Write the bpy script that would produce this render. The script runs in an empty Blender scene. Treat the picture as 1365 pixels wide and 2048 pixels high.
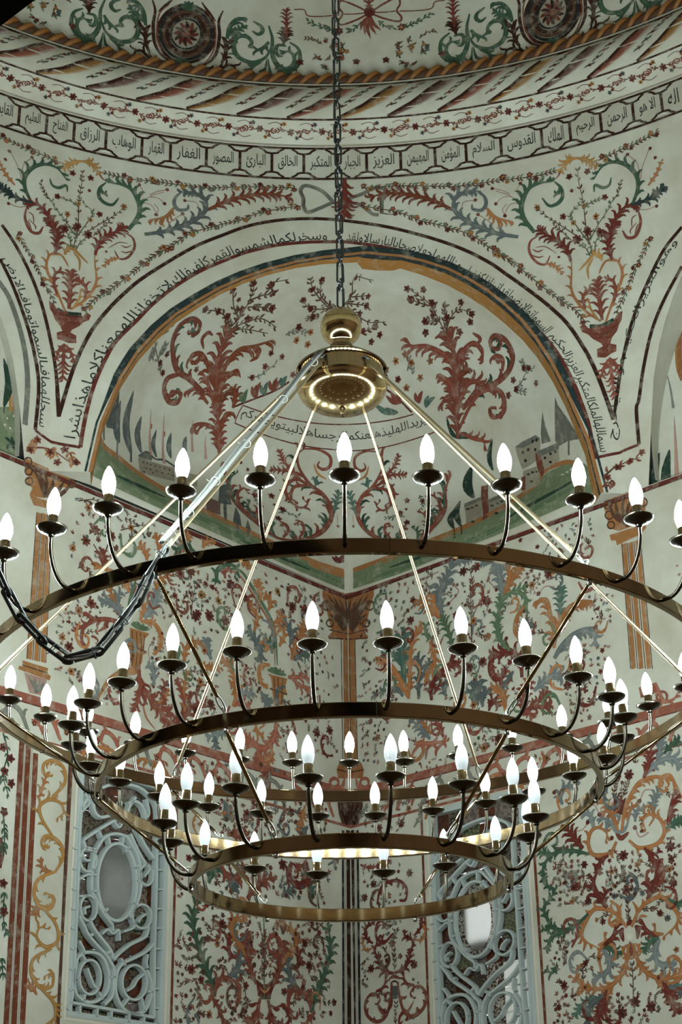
import bpy, bmesh, math, random
import numpy as np
from mathutils import Vector, Matrix
from mathutils.geometry import tessellate_polygon
random.seed(7)
scene = bpy.context.scene
COL = scene.collection

# ---- camera ---------------------------------------------------------------------
cam_d = bpy.data.cameras.new('camera'); cam = bpy.data.objects.new('camera', cam_d); COL.objects.link(cam)
cam_d.sensor_fit = 'VERTICAL'; cam_d.sensor_height = 36.0
cam_d.lens = 3373.7/2048*36.0; cam_d.clip_start = 0.05; cam_d.clip_end = 200
_pi, _ro, _ya = math.radians(25.5082), math.radians(-0.9571), math.radians(-0.122)
_fw = Vector((math.sin(_ya)*math.cos(_pi), math.cos(_ya)*math.cos(_pi), math.sin(_pi)))
_r0 = Vector((math.cos(_ya), -math.sin(_ya), 0)); _u0 = _r0.cross(_fw)
_rt = _r0*math.cos(_ro)+_u0*math.sin(_ro); _up = -_r0*math.sin(_ro)+_u0*math.cos(_ro)
cam.matrix_world = Matrix(((_rt.x, _up.x, -_fw.x, 0.0), (_rt.y, _up.y, -_fw.y, -5.42), (_rt.z, _up.z, -_fw.z, 1.6), (0, 0, 0, 1)))
scene.camera = cam

# ---- daylight outside, exposure ---------------------------------------------------
world = bpy.data.worlds.new('daylight'); scene.world = world; world.use_nodes = True
bg = world.node_tree.nodes['Background']; bg.inputs[0].default_value = (0.93, 0.97, 1.0, 1); bg.inputs[1].default_value = 1.1
scene.view_settings.view_transform = 'Standard'; scene.view_settings.look = 'None'
scene.view_settings.gamma = 1.0; scene.view_settings.use_curve_mapping = False
scene.view_settings.exposure = 0.0
BULB_LIT, LED_UP, BULB_DIM = 430.0, 6.1, 0.20          # the candle bulbs of the top ring are on, the lower two tiers only glow
cy = scene.cycles; cy.max_bounces = 4; cy.diffuse_bounces = 2; cy.glossy_bounces = 2; cy.transmission_bounces = 2; cy.transparent_max_bounces = 4; cy.caustics_reflective = False; cy.caustics_refractive = False; cy.adaptive_threshold = 0.03; cy.use_light_tree = False; cy.sample_clamp_indirect = 6.0
# ---- geometry of the place: plan, arches, mouldings -------------------------------
PHI = math.radians(3.4362)
CX, CY = 0.0073, 6.08                                   # the far corner in plan
DL = (math.sin(PHI - math.pi/4), -math.cos(PHI - math.pi/4))   # along the left wall, away from the corner
DR = (math.sin(PHI + math.pi/4), -math.cos(PHI + math.pi/4))   # along the right wall
NL = (DR[0], DR[1])                                     # left wall's inward normal
NR = (DL[0], DL[1])
SA, SB = 9.2, 8.4                                       # room sides
ZS, Z2 = 6.41, 4.90                                     # springing of the arches, upper string course
def plan(a, b): return (CX + DL[0]*a + DR[0]*b, CY + DL[1]*a + DR[1]*b)
LA, LB = 2.80, 2.443
OCT = [plan(LA, 0), plan(SA-LA, 0), plan(SA, LB), plan(SA, SB-LB), plan(SA-LA, SB), plan(LA, SB), plan(0, SB-LB), plan(0, LB)]
RB, ZR = 4.20, 8.752                                    # lower edge of the inscription ring
PLx, PRx = np.array(OCT[0]), np.array(OCT[7])           # piers of the squinch arch
AX = (PRx-PLx)/np.linalg.norm(PRx-PLx)                  # along the arch, left to right
AN = np.array([-AX[1], AX[0]])                          # into the corner
AW = float(np.linalg.norm(PRx-PLx))
XC = float((np.array([CX, CY])-PLx) @ AX); B0 = float((np.array([CX, CY])-PLx) @ AN)
def oct_radius(th):
    th = np.asarray(th, float); best = np.full(th.shape, 1e9); dx, dy = np.cos(th), np.sin(th)
    for i in range(8):
        p, q = OCT[i], OCT[(i+1) % 8]; ex, ey = q[0]-p[0], q[1]-p[1]
        den = dx*ey-dy*ex; den = np.where(abs(den) < 1e-9, 1e-9, den)
        t = (p[0]*ey-p[1]*ex)/den; s = (p[0]*dy-p[1]*dx)/den
        ok = (t > 0) & (s > -1e-6) & (s < 1+1e-6)
        best = np.where(ok & (t < best), t, best)
    return best
def drum_r(th, z):
    t = np.clip((np.asarray(z, float)-ZS)/(ZR-ZS), 0, 1)
    return oct_radius(th)*(1-t)+RB*t
# surfaces: (u, v) in metres -> points (n,3)
UR = 4.2
def S_wl(u, v): return np.stack([CX+DL[0]*u, CY+DL[1]*u, v], -1)
def S_wr(u, v): return np.stack([CX+DR[0]*u, CY+DR[1]*u, v], -1)
def S_dr(u, v):
    th = u/UR; r = drum_r(th, v); return np.stack([r*np.cos(th), r*np.sin(th), v], -1)
ARCH_Z = [6.0, 6.41, 6.75, 7.09, 7.285, 7.46, 7.595, 7.72, 7.828, 7.925, 8.003, 8.071, 8.115, 8.15]
ARCH_L = [.240, .262, .312, .420, .520, .645, .765, .912, 1.052, 1.212, 1.375, 1.568, 1.762, 2.04]
ARCH_R = [3.560, 3.555, 3.510, 3.400, 3.320, 3.225, 3.130, 3.010, 2.890, 2.750, 2.615, 2.445, 2.295, 2.05]
ARCH_TOP = 8.15
PROF_P = [(4.20, 8.752), (4.20, 9.036), (4.17, 9.065), (4.11, 9.105), (4.03, 9.146), (4.005, 9.20), (4.00, 9.30), (4.03, 9.42), (4.08, 9.468), (4.08, 9.50), (4.10, 9.505), (4.14, 9.608)]
def arch_x(z):
    # left and right edge of the squinch opening at height z, in arch coordinates
    z = np.asarray(z, float)
    return np.interp(z, ARCH_Z, ARCH_L), np.interp(z, ARCH_Z, ARCH_R)
DS = 0.18; DSK = 0.11
def conch_xz(u, v):
    v = np.asarray(v, float); h = np.clip((v-ZS)/(ARCH_TOP-ZS), 0, 1); xl, xr = arch_x(v)
    xm = np.clip(XC + (0.5*(xl+xr)-XC)*h**2, xl+1e-4, xr-1e-4)
    w = np.clip(np.where(u < xm, (xm-u)/(xm-xl), (u-xm)/(xr-xm)), 0, 1)
    k = np.clip(h/0.45, 0, 1); k = k*k*(3-2*k)
    ds = DS-DSK*np.sqrt(h); B = ds+(B0-ds)*np.sqrt(np.clip(1-h*h, 0, 1))
    d = ds+(B-ds)*((1-k)*(1-w)+k*np.sqrt(np.clip(1-w*w, 0, 1)))
    return np.stack([PLx[0]+AX[0]*u+AN[0]*d, PLx[1]+AX[1]*u+AN[1]*d, v], -1)
RCO, UMO = 1.70, 3.0                                    # the shell unrolled about its deepest point
def S_co(u, v):
    p, q = np.asarray(u, float)-UMO, np.maximum(np.asarray(v, float)-ZS, 0); al = np.clip(np.hypot(p, q)/RCO, 1e-6, math.pi/2*0.9995); ps = np.arctan2(q, p)
    h = np.sin(al)*np.sin(ps); z = ZS+(ARCH_TOP-ZS)*np.clip(h, 0, 0.9999); w = np.clip(np.sin(al)*np.cos(ps)/np.sqrt(np.maximum(1-h*h, 1e-9)), -1, 1); xl, xr = arch_x(z)
    xm = np.clip(XC + (0.5*(xl+xr)-XC)*h**2, xl+1e-4, xr-1e-4)
    return conch_xz(np.where(w < 0, xm+w*(xm-xl), xm+w*(xr-xm)), z)
for _i in range(1, 33):                                 # the dome above the rope
    _a = math.pi/2*_i/32
    PROF_P.append((4.14*math.cos(_a), 9.608+3.95*math.sin(_a)))
PROF_R = [p[0] for p in PROF_P]; PROF_Z = [p[1] for p in PROF_P]; PROF_S = [0.0]
for _p, _q in zip(PROF_P, PROF_P[1:]): PROF_S.append(PROF_S[-1]+math.hypot(_q[0]-_p[0], _q[1]-_p[1]))
def prof(s):
    return np.interp(s, PROF_S, PROF_R), np.interp(s, PROF_S, PROF_Z)
def S_rv(u, v):
    th = u/UR; r, z = prof(v); return np.stack([r*np.cos(th), r*np.sin(th), z], -1)
def S_tl(u, v): return S_wl(u, v)-np.array([NL[0], NL[1], 0])*0.05
def S_tr(u, v): return S_wr(u, v)-np.array([NR[0], NR[1], 0])*0.05
SURF = {'tl': S_tl, 'tr': S_tr, 'wl': S_wl, 'wr': S_wr, 'dr': S_dr, 'co': S_co, 'rv': S_rv}
# ---- helpers ----------------------------------------------------------------------
def lin(r, g, b):
    f = lambda c: (c/255/12.92) if c/255 <= 0.04045 else ((c/255+0.055)/1.055)**2.4
    return (f(r), f(g), f(b), 1.0)
def tag(o, label=None, cat=None, group=None, kind=None):
    if label: o['label'] = label
    if cat: o['category'] = cat
    if group: o['group'] = group
    if kind: o['kind'] = kind
    return o
def empty(name, loc=(0, 0, 0)):
    o = bpy.data.objects.new(name, None); COL.objects.link(o); o.location = loc; o.empty_display_size = 0.1; return o
class MB:
    """collects shapes and links them as ONE mesh object"""
    def __init__(s): s.v = []; s.f = []; s.c = []
    def add(s, vs, fs, col=None):
        n = len(s.v); s.v.extend([tuple(map(float, p)) for p in vs]); s.f.extend([tuple(int(i)+n for i in f) for f in fs])
        if col is not None: s.c.extend([col]*len(vs))
        return s
    def box(s, c, h, M=None):
        vs = [Vector((c[0]+sx*h[0], c[1]+sy*h[1], c[2]+sz*h[2])) for sz in (-1, 1) for sy in (-1, 1) for sx in (-1, 1)]
        if M is not None: vs = [M @ p for p in vs]
        return s.add(vs, [(0, 2, 3, 1), (4, 5, 7, 6), (0, 1, 5, 4), (2, 6, 7, 3), (0, 4, 6, 2), (1, 3, 7, 5)])
    def lathe(s, prof, n=24, c=(0, 0, 0), M=None):
        vs, fs, rows = [], [], []
        for r, z in prof:
            if r < 1e-6: rows.append([len(vs)]); vs.append(Vector((c[0], c[1], c[2]+z)))
            else:
                rows.append(list(range(len(vs), len(vs)+n)))
                for i in range(n):
                    a = 2*math.pi*i/n; vs.append(Vector((c[0]+r*math.cos(a), c[1]+r*math.sin(a), c[2]+z)))
        for p, q in zip(rows, rows[1:]):
            for i in range(n):
                j = (i+1) % n
                if len(p) == 1 and len(q) == 1: continue
                if len(p) == 1: fs.append((p[0], q[j], q[i]))
                elif len(q) == 1: fs.append((p[i], p[j], q[0]))
                else: fs.append((p[i], p[j], q[j], q[i]))
        if M is not None: vs = [M @ p for p in vs]
        return s.add(vs, fs)
    def tube(s, pts, r, n=8, closed=False, caps=True):
        pts = [Vector(p) for p in pts]; m = len(pts); rr = r if isinstance(r, (list, tuple)) else [r]*m
        vs, fs = [], []; up = None
        for i, p in enumerate(pts):
            a = pts[(i-1) % m] if (closed or i > 0) else p; b = pts[(i+1) % m] if (closed or i < m-1) else p
            t = (b-a).normalized()
            if up is None: up = t.orthogonal().normalized()
            up = (up-t*up.dot(t)); up = up.normalized() if up.length > 1e-6 else t.orthogonal().normalized()
            w = t.cross(up)
            for k in range(n):
                an = 2*math.pi*k/n; vs.append(p+(up*math.cos(an)+w*math.sin(an))*rr[i])
        for i in range(m if closed else m-1):
            j = (i+1) % m
            for k in range(n): l = (k+1) % n; fs.append((i*n+k, i*n+l, j*n+l, j*n+k))
        if not closed and caps: fs.append(tuple(range(n))[::-1]); fs.append(tuple((m-1)*n+k for k in range(n)))
        return s.add(vs, fs)
    def mesh(s, name, mat, smooth=True):
        me = bpy.data.meshes.new(name); me.from_pydata(s.v, [], s.f); me.update()
        if mat: me.materials.append(mat)
        if smooth is True: me.polygons.foreach_set('use_smooth', [True]*len(me.polygons))
        if s.c:
            ca = me.color_attributes.new('Col', 'FLOAT_COLOR', 'POINT'); ca.data.foreach_set('color', np.array(s.c, np.float32).ravel())
        return me
    def build(s, name, mat, parent=None, smooth=True, sharp=None):
        me = s.mesh(name, mat, smooth)
        if sharp is not None: me.set_sharp_from_angle(angle=math.radians(sharp))
        return link(name, me, parent)
def link(name, me, parent=None):
    o = bpy.data.objects.new(name, me); COL.objects.link(o)
    if parent: o.parent = parent
    return o

# ---- materials ----------------------------------------------------------------------
def new_mat(name):
    m = bpy.data.materials.new(name); m.use_nodes = True; return m, m.node_tree.nodes, m.node_tree.links, m.node_tree.nodes['Principled BSDF']
def metal(name, col, rough, brush=0.0, var=0.25, coat=0.0):
    m, N, L, b = new_mat(name)
    if coat: b.inputs['Coat Weight'].default_value = coat; b.inputs['Coat Roughness'].default_value = 0.05; b.inputs['Coat IOR'].default_value = 1.5
    b.inputs['Metallic'].default_value = 1.0; b.inputs['Roughness'].default_value = rough
    tc = N.new('ShaderNodeTexCoord'); nz = N.new('ShaderNodeTexNoise'); nz.inputs['Scale'].default_value = 9; nz.inputs['Detail'].default_value = 2
    L.new(tc.outputs['Object'], nz.inputs['Vector'])
    mx = N.new('ShaderNodeMix'); mx.data_type = 'RGBA'; L.new(nz.outputs['Fac'], mx.inputs[0])
    mx.inputs[6].default_value = tuple(c*(1-var) for c in col[:3])+(1,); mx.inputs[7].default_value = tuple(min(1, c*(1+var)) for c in col[:3])+(1,)
    L.new(mx.outputs[2], b.inputs['Base Color'])
    if brush:
        mp = N.new('ShaderNodeMapping'); mp.inputs['Scale'].default_value = (4, 4, 900); L.new(tc.outputs['Object'], mp.inputs[0])
        n2 = N.new('ShaderNodeTexNoise'); n2.inputs['Scale'].default_value = 1; n2.inputs['Detail'].default_value = 2; L.new(mp.outputs[0], n2.inputs['Vector'])
        bp = N.new('ShaderNodeBump'); bp.inputs['Strength'].default_value = brush; bp.inputs['Distance'].default_value = 0.002
        L.new(n2.outputs['Fac'], bp.inputs['Height']); L.new(bp.outputs[0], b.inputs['Normal'])
    return m
def simple(name, col, rough=0.6, var=0.12, scale=6, metallic=0.0):
    m, N, L, b = new_mat(name); b.inputs['Roughness'].default_value = rough; b.inputs['Metallic'].default_value = metallic
    tc = N.new('ShaderNodeTexCoord'); nz = N.new('ShaderNodeTexNoise'); nz.inputs['Scale'].default_value = scale; nz.inputs['Detail'].default_value = 6
    L.new(tc.outputs['Object'], nz.inputs['Vector']); mx = N.new('ShaderNodeMix'); mx.data_type = 'RGBA'; L.new(nz.outputs['Fac'], mx.inputs[0])
    mx.inputs[6].default_value = tuple(c*(1-var) for c in col[:3])+(1,); mx.inputs[7].default_value = tuple(min(1, c*(1+var)) for c in col[:3])+(1,)
    L.new(mx.outputs[2], b.inputs['Base Color']); return m
PLASTER = lin(198, 194, 180)
def wear_nodes(N, L, scale, lo, hi):
    tc = N.new('ShaderNodeTexCoord'); nz = N.new('ShaderNodeTexNoise'); nz.inputs['Scale'].default_value = scale
    nz.inputs['Detail'].default_value = 4; nz.inputs['Roughness'].default_value = 0.7; L.new(tc.outputs['Object'], nz.inputs['Vector'])
    mr = N.new('ShaderNodeMapRange'); mr.inputs[1].default_value = lo; mr.inputs[2].default_value = hi; L.new(nz.outputs['Fac'], mr.inputs[0])
    return mr
def plaster_mat():
    m, N, L, b = new_mat('old_limewashed_plaster'); b.inputs['Roughness'].default_value = 0.92; b.inputs['Specular IOR Level'].default_value = 0.2
    a = wear_nodes(N, L, 1.6, 0.34, 0.70)
    m2 = N.new('ShaderNodeMix'); m2.data_type = 'RGBA'; L.new(a.outputs[0], m2.inputs[0]); m2.inputs[6].default_value = lin(206, 204, 192); m2.inputs[7].default_value = lin(180, 174, 157)
    L.new(m2.outputs[2], b.inputs['Base Color'])
    return m
def paint_mat():
    # distemper paint: pigment from the 'Col' attribute, thin and rubbed in places so the plaster shows
    m, N, L, b = new_mat('rubbed_wall_paint'); b.inputs['Roughness'].default_value = 0.9; b.inputs['Specular IOR Level'].default_value = 0.2
    at = N.new('ShaderNodeAttribute'); at.attribute_name = 'Col'
    ad = wear_nodes(N, L, 14, 0.50, 0.80)
    sc = N.new('ShaderNodeMath'); sc.operation = 'MULTIPLY'; sc.inputs[1].default_value = 0.55; L.new(ad.outputs[0], sc.inputs[0])
    mx = N.new('ShaderNodeMix'); mx.data_type = 'RGBA'; L.new(sc.outputs[0], mx.inputs[0]); L.new(at.outputs['Color'], mx.inputs[6]); mx.inputs[7].default_value = lin(188, 180, 164)
    L.new(mx.outputs[2], b.inputs['Base Color']); return m
M_PLASTER = plaster_mat(); M_PAINT = paint_mat()
M_BRASS = metal('antique_brushed_brass', (0.27, 0.192, 0.104), 0.095, 0.0, 0.25, 0.0)
M_POLISH = metal('polished_brass', (0.52, 0.39, 0.20), 0.10, 0.0, 0.15, 0.0)
M_REAR = simple('wall_with_dense_painted_ornament', lin(128, 104, 88), 0.9, 0.6, 5)
M_DARK = metal('dark_bronze', (0.07, 0.060, 0.046), 0.28)
M_ROD = metal('satin_brass_rod', (0.42, 0.34, 0.22), 0.42)
M_STEEL = metal('dull_steel', (0.40, 0.39, 0.36), 0.35)
M_IRON = metal('blackened_iron', (0.055, 0.055, 0.05), 0.45)
M_CHAIN = metal('tarnished_steel_chain', (0.075, 0.08, 0.08), 0.36)
M_CABLE = simple('clear_grey_cable', lin(118, 120, 118), 0.4)
M_TIE = simple('black_cable_tie', lin(30, 32, 34), 0.4)
M_CARPET = simple('worn_wool_carpet', lin(164, 130, 100), 0.95, 0.2, 30)
M_WOOD = simple('dark_stained_timber', lin(9, 8, 7), 0.95, 0.3, 8); M_WOOD.node_tree.nodes['Principled BSDF'].inputs['Specular IOR Level'].default_value = 0.0
M_BOARD = simple('brown_gallery_boards', lin(112, 88, 66), 0.8, 0.25, 10)
def bulb_mat(name, strength, col, cap=False):
    m, N, L, b = new_mat(name); b.inputs['Base Color'].default_value = (0.62, 0.65, 0.68, 1); b.inputs['Roughness'].default_value = 0.35
    b.inputs['Emission Color'].default_value = col; b.inputs['Emission Strength'].default_value = strength
    if not cap: m.cycles.emission_sampling = 'NONE'
    return m
M_LIT = bulb_mat('lit_frosted_bulb', BULB_LIT, (0.82, 0.97, 0.94, 1), True); M_DIM = bulb_mat('glowing_opal_bulb', BULB_DIM, (0.90, 0.95, 1.0, 1))
# ---- the room ------------------------------------------------------------------------
ROOMC = np.array(plan(SA/2, SB/2))
def wall_slab(name, p, q, out, z0, z1, holes=(), th=0.35):
    """an upright wall from plan point p to q, outward normal out, with rectangular openings (u0,u1,z0,z1)"""
    p, q = Vector((*p, 0)), Vector((*q, 0)); L_ = (q-p).length; d = (q-p)/L_; o = Vector((*out, 0))
    us = sorted({0.0, L_, *[h[0] for h in holes], *[h[1] for h in holes]}); zs = sorted({z0, z1, *[h[2] for h in holes], *[h[3] for h in holes]})
    b = MB(); P = lambda u, z, k: p+d*u+o*(th*k)+Vector((0, 0, z))
    inside = lambda u, z: any(h[0] < u < h[1] and h[2] < z < h[3] for h in holes)
    for i in range(len(us)-1):
        for j in range(len(zs)-1):
            if inside((us[i]+us[i+1])/2, (zs[j]+zs[j+1])/2): continue
            for k in (0, 1):
                b.add([P(us[i], zs[j], k), P(us[i+1], zs[j], k), P(us[i+1], zs[j+1], k), P(us[i], zs[j+1], k)], [(0, 1, 2, 3) if k else (0, 3, 2, 1)])
    for h in list(holes)+[(0, L_, z0, z1)]:
        c = [(h[0], h[2]), (h[1], h[2]), (h[1], h[3]), (h[0], h[3])]
        for m in range(4):
            a, e = c[m], c[(m+1) % 4]; b.add([P(*a, 0), P(*e, 0), P(*e, 1), P(*a, 1)], [(0, 1, 2, 3)])
    w = b.build(name, M_PLASTER, smooth=False); tag(w, kind='structure'); return w
WIN_L = (1.70, 2.42, 3.14, 4.60); WIN_R = (0.70, 1.47, 2.98, 4.64)
oL = (-NL[0], -NL[1]); oR = (-NR[0], -NR[1])
wall_left = wall_slab('wall_left', plan(0, 0), plan(SA, 0), oL, 0, ZS, [WIN_L])
wall_right = wall_slab('wall_right', plan(0, 0), plan(0, SB), oR, 0, ZS, [WIN_R])
wall_rl = wall_slab('wall_rear_left', plan(SA, 0), plan(SA, SB), NR, 0, ZS); wall_rl.data.materials[0] = M_REAR
wall_rr = wall_slab('wall_rear_right', plan(0, SB), plan(SA, SB), NL, 0, ZS); wall_rr.data.materials[0] = M_REAR
b = MB(); fl = [plan(-.35, -.35), plan(SA+.35, -.35), plan(SA+.35, SB+.35), plan(-.35, SB+.35)]
b.add([(*p, 0) for p in fl]+[(*p, -0.2) for p in fl], [(3, 2, 1, 0), (4, 5, 6, 7)]+[(i, (i+1) % 4, 4+(i+1) % 4, 4+i) for i in range(4)])
floor = tag(b.build('floor', M_CARPET, smooth=False), kind='structure')

# the octagonal zone with its arches: columns of the surface from the arch edge (or springing) up to the ring
def arch_edge_squinch(th):
    """height of the squinch opening's edge above plan angle th, or None"""
    d = np.array([math.cos(th), math.sin(th)]); den = d @ AN
    if den <= 1e-6: return None
    r = (PLx @ AN)/den; x = float((d*r-PLx) @ AX)
    if x <= ARCH_L[1]+1e-4 or x >= ARCH_R[1]-1e-4: return None
    zl = np.interp(x, ARCH_L, ARCH_Z) if x < 2.045 else np.interp(-x, [-v for v in ARCH_R], ARCH_Z)
    return float(max(zl, ZS))
def side_edge(th, vi):
    """blind arch between octagon corners vi, vi+1"""
    p, q = np.array(OCT[vi]), np.array(OCT[(vi+1) % 8]); L_ = np.linalg.norm(q-p); ax = (q-p)/L_; n = np.array([ax[1], -ax[0]])
    if p @ n < 0: n = -n
    d = np.array([math.cos(th), math.sin(th)]); den = d @ n
    if den <= 1e-6: return None
    x = float((d*((p @ n)/den)-p) @ ax); h = L_/2-0.23; k = abs(x-L_/2)/h
    if k >= 1: return None
    return ZS+(8.19-ZS)*math.sqrt(1-k*k)
th_of = lambda p: math.atan2(p[1], p[0])
def build_drum():
    b = MB(); ths = list(np.linspace(0, 2*math.pi, 385)[:-1])
    ths += [th_of(p) % (2*math.pi) for p in OCT]
    for s in (ARCH_L[1], ARCH_R[1]): ths.append(th_of(PLx+AX*s))
    for s in np.linspace(ARCH_L[1]+.004, ARCH_R[1]-.004, 70): ths.append(th_of(PLx+AX*s))
    ths = sorted(set(round(t, 5) for t in ths)); NR_ = 14
    cols = []
    for t in ths:
        z0 = arch_edge_squinch(t)
        for vi in (0, 6):
            e = side_edge(t, vi)
            if e is not None: z0 = e
        z0 = ZS if z0 is None else z0
        zz = np.linspace(z0, ZR, NR_); cols.append(S_dr(np.full(NR_, t*UR), zz))
    n = len(cols); vs = np.concatenate(cols); fs = []
    for i in range(n):
        j = (i+1) % n
        for k in range(NR_-1): fs.append((i*NR_+k, i*NR_+k+1, j*NR_+k+1, j*NR_+k))
    b.add(vs, fs); return tag(b.build('wall_octagon', M_PLASTER), kind='structure')
drum = build_drum()
SOF_D, SOF_O = lin(46, 54, 54), lin(164, 116, 62)
# squinch shell and its soffit
def build_conch():
    b = MB(); NV, NU = 46, 72; rows = []
    vv = ZS+(ARCH_TOP-0.002-ZS)*np.sin(np.linspace(0, 1, NV)*math.pi/2)
    for v in vv:
        xl, xr = arch_x(v); t = 0.5-0.5*np.cos(np.linspace(0, math.pi, NU)); rows.append(conch_xz(xl+(xr-xl)*t, np.full(NU, v)))
    fs = [(i*NU+k, i*NU+k+1, (i+1)*NU+k+1, (i+1)*NU+k) for i in range(NV-1) for k in range(NU-1)]
    b.add(np.concatenate(rows), fs)
    return tag(b.build('wall_squinch', M_PLASTER), kind='structure')
conch = build_conch()
def drum_point(x, z):
    q = PLx+AX*x; t = th_of(q); return S_dr(np.array([t*UR]), np.array([z]))[0]
b = MB(); ed = [(x, z) for z, x in zip(ARCH_Z[1:], ARCH_L[1:])]+[(x, z) for z, x in list(zip(ARCH_Z[1:-1], ARCH_R[1:-1]))[::-1]]
fine = []
for (x0, z0), (x1, z1) in zip(ed, ed[1:]):
    for k in range(6): fine.append((x0+(x1-x0)*k/6, z0+(z1-z0)*k/6))
fine.append(ed[-1]); vs = []
for x, z in fine:
    a = drum_point(x, z); c = conch_xz(np.array([x]), np.array([min(z, ARCH_TOP-.002)]))[0]; vs += [a, c]
b.add(vs, [(2*i, 2*i+1, 2*i+3, 2*i+2) for i in range(len(fine)-1)])
for x in (ARCH_L[1], ARCH_R[1]):                       # undersides of the piers
    P = PLx if x < 2 else PRx; a = drum_point(x, ZS); c = conch_xz(np.array([x]), np.array([ZS]))[0]; w_ = 1 if x < 2 else -1
    b.add([(*P, ZS), a, c], [(0, 1, 2)])
soffit = tag(b.build('trim_5', M_PLASTER), kind='structure')
# dark painted line with an ochre edge along the soffit
b = MB(); vs = []; cs = []
for x, z in fine:
    a_ = np.array(drum_point(x, z)); c_ = conch_xz(np.array([x]), np.array([min(z, ARCH_TOP-.002)]))[0]; q_ = PLx+AX*2.05; ctr = np.array([q_[0], q_[1], ZS]); e_ = ctr-a_; e_ = e_/np.linalg.norm(e_)*0.003
    for t, c in ((0.0, SOF_D), (0.3, SOF_D), (0.301, SOF_O), (1.0, SOF_O)): vs.append(a_+(c_-a_)*t+e_); cs.append(c)
b.v = [tuple(p) for p in vs]; b.c = cs; b.f = [(4*i+k, 4*i+k+1, 4*i+k+5, 4*i+k+4) for i in range(len(fine)-1) for k in range(3)]
b.build('painted_soffit_line', M_PAINT, soffit)
# blind arches over the side walls: a shallow recess each
def blind(name, vi, nrm):
    p, q = np.array(OCT[vi]), np.array(OCT[(vi+1) % 8]); L_ = np.linalg.norm(q-p); ax = (q-p)/L_; o = np.array(nrm)
    pts = []
    for k in range(49):
        s = -math.cos(math.pi*k/48); x = L_/2+s*(L_/2-0.23-1e-4); t = th_of(p+ax*x); z = side_edge(t, vi) or ZS
        pts.append((x, z, S_dr(np.array([t*UR]), np.array([z]))[0]))
    b = MB(); n = len(pts)
    back = [np.array([*(p+ax*x+o*0.05), z]) for x, z, _ in pts]; low = [np.array([*(p+ax*x+o*0.05), ZS]) for x, z, _ in pts]
    b.add([e[2] for e in pts]+back+low, [(i, i+1, n+i+1, n+i) for i in range(n-1)]+[(n+i, n+i+1, 2*n+i+1, 2*n+i) for i in range(n-1)])
    return tag(b.build(name, M_PLASTER, smooth=False), kind='structure')
tymp_l = blind('wall_arch_left', 0, oL); tymp_r = blind('wall_arch_right', 6, oR)
# cornice rings and dome, turned about the room's axis
def turned(name, i0, i1, mat=None, n=160):
    b = MB(); b.lathe([PROF_P[i] for i in range(i0, i1+1)], n); return tag(b.build(name, mat or M_PLASTER, sharp=40), kind='structure')
ring_text = turned('trim_1', 0, 1); ring_flowers = turned('trim_2', 1, 4); ring_stripes = turned('trim_3', 4, 9); dome = turned('ceiling', 11, len(PROF_P)-1)
# twisted rope moulding under the dome
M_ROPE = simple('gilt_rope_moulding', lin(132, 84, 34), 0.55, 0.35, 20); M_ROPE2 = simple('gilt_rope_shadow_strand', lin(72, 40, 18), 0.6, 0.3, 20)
b = MB(); NT = 720; ring = [(4.125*math.cos(2*math.pi*i/NT), 4.125*math.sin(2*math.pi*i/NT), 9.555) for i in range(NT)]
b.tube(ring, 0.046, 8, closed=True); rope = tag(b.build('trim_4', M_ROPE2), kind='structure')
b = MB(); NS = 230
for k in range(NS):
    a0 = 2*math.pi*k/NS; pts = []
    for j in range(6):
        t = j/5; a = a0+2*math.pi/NS*(t*1.5-.25); ph = math.pi*(0.55+1.15*t)
        r = 4.115+0.046*math.cos(ph); z = 9.555+0.046*math.sin(ph); pts.append((r*math.cos(a), r*math.sin(a), z))
    b.tube(pts, [0.010, 0.018, 0.020, 0.020, 0.018, 0.010], 5)
b.build('rope_strands', M_ROPE, rope); bpy.data.objects['rope_strands']['kind'] = 'stuff'

# unseen shell, added only to stop daylight leaking in through gaps round the vaults
b = MB(); c4 = [plan(-.3, -.3), plan(SA+.3, -.3), plan(SA+.3, SB+.3), plan(-.3, SB+.3)]; bx = [(p[0]+(p[0]-ROOMC[0])*.02, p[1]+(p[1]-ROOMC[1])*.02) for p in c4]
b.add([(*p, ZS-0.15) for p in bx]+[(*p, 14.2) for p in bx], [(i, (i+1) % 4, 4+(i+1) % 4, 4+i) for i in range(4)]+[(4, 5, 6, 7)])
casing = tag(b.build('daylight_shield', M_PLASTER, smooth=False), kind='structure')
# ---- the chandelier --------------------------------------------------------------------
HUBZ = 4.691
chandelier = empty('chandelier', (0, 0, HUBZ))
tag(chandelier, 'three-tier brass ring chandelier with candle bulbs hanging in the middle of the hall', 'chandelier')
def at_hub(mb): mb.v = [(x, y, z-HUBZ) for x, y, z in mb.v]; return mb
RINGS = [(1.2344, 3.4757, 36, -90.0, True), (0.8336, 3.1436, 26, -96.2, False), (0.5235, 2.845, 16, -101.1, False)]
BH, BT = 0.044, 0.020
for R, z, n, ph, lit in RINGS:                          # flat bars bent to rings, edges eased
    b = MB(); e = 0.0025
    pr = [(R-BT+e, z), (R-e, z), (R, z+e), (R, z+BH-e), (R-e, z+BH), (R-BT+e, z+BH), (R-BT, z+BH-e), (R-BT, z+e), (R-BT+e, z)]
    b.lathe(pr, 144); rg = at_hub(b).build('ring', M_BRASS, chandelier, sharp=30)
    for k in range(3):                                  # splice plates where the bar was joined
        a = math.radians(-84.3+120*k); M = Matrix.Rotation(a, 4, 'Z'); b = MB(); b.box((R-BT/2, 0, z+BH/2), (BT/2+0.0012, 0.0012, BH/2+0.001), M); at_hub(b).build('splice', M_DARK, rg, smooth=False)
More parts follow.
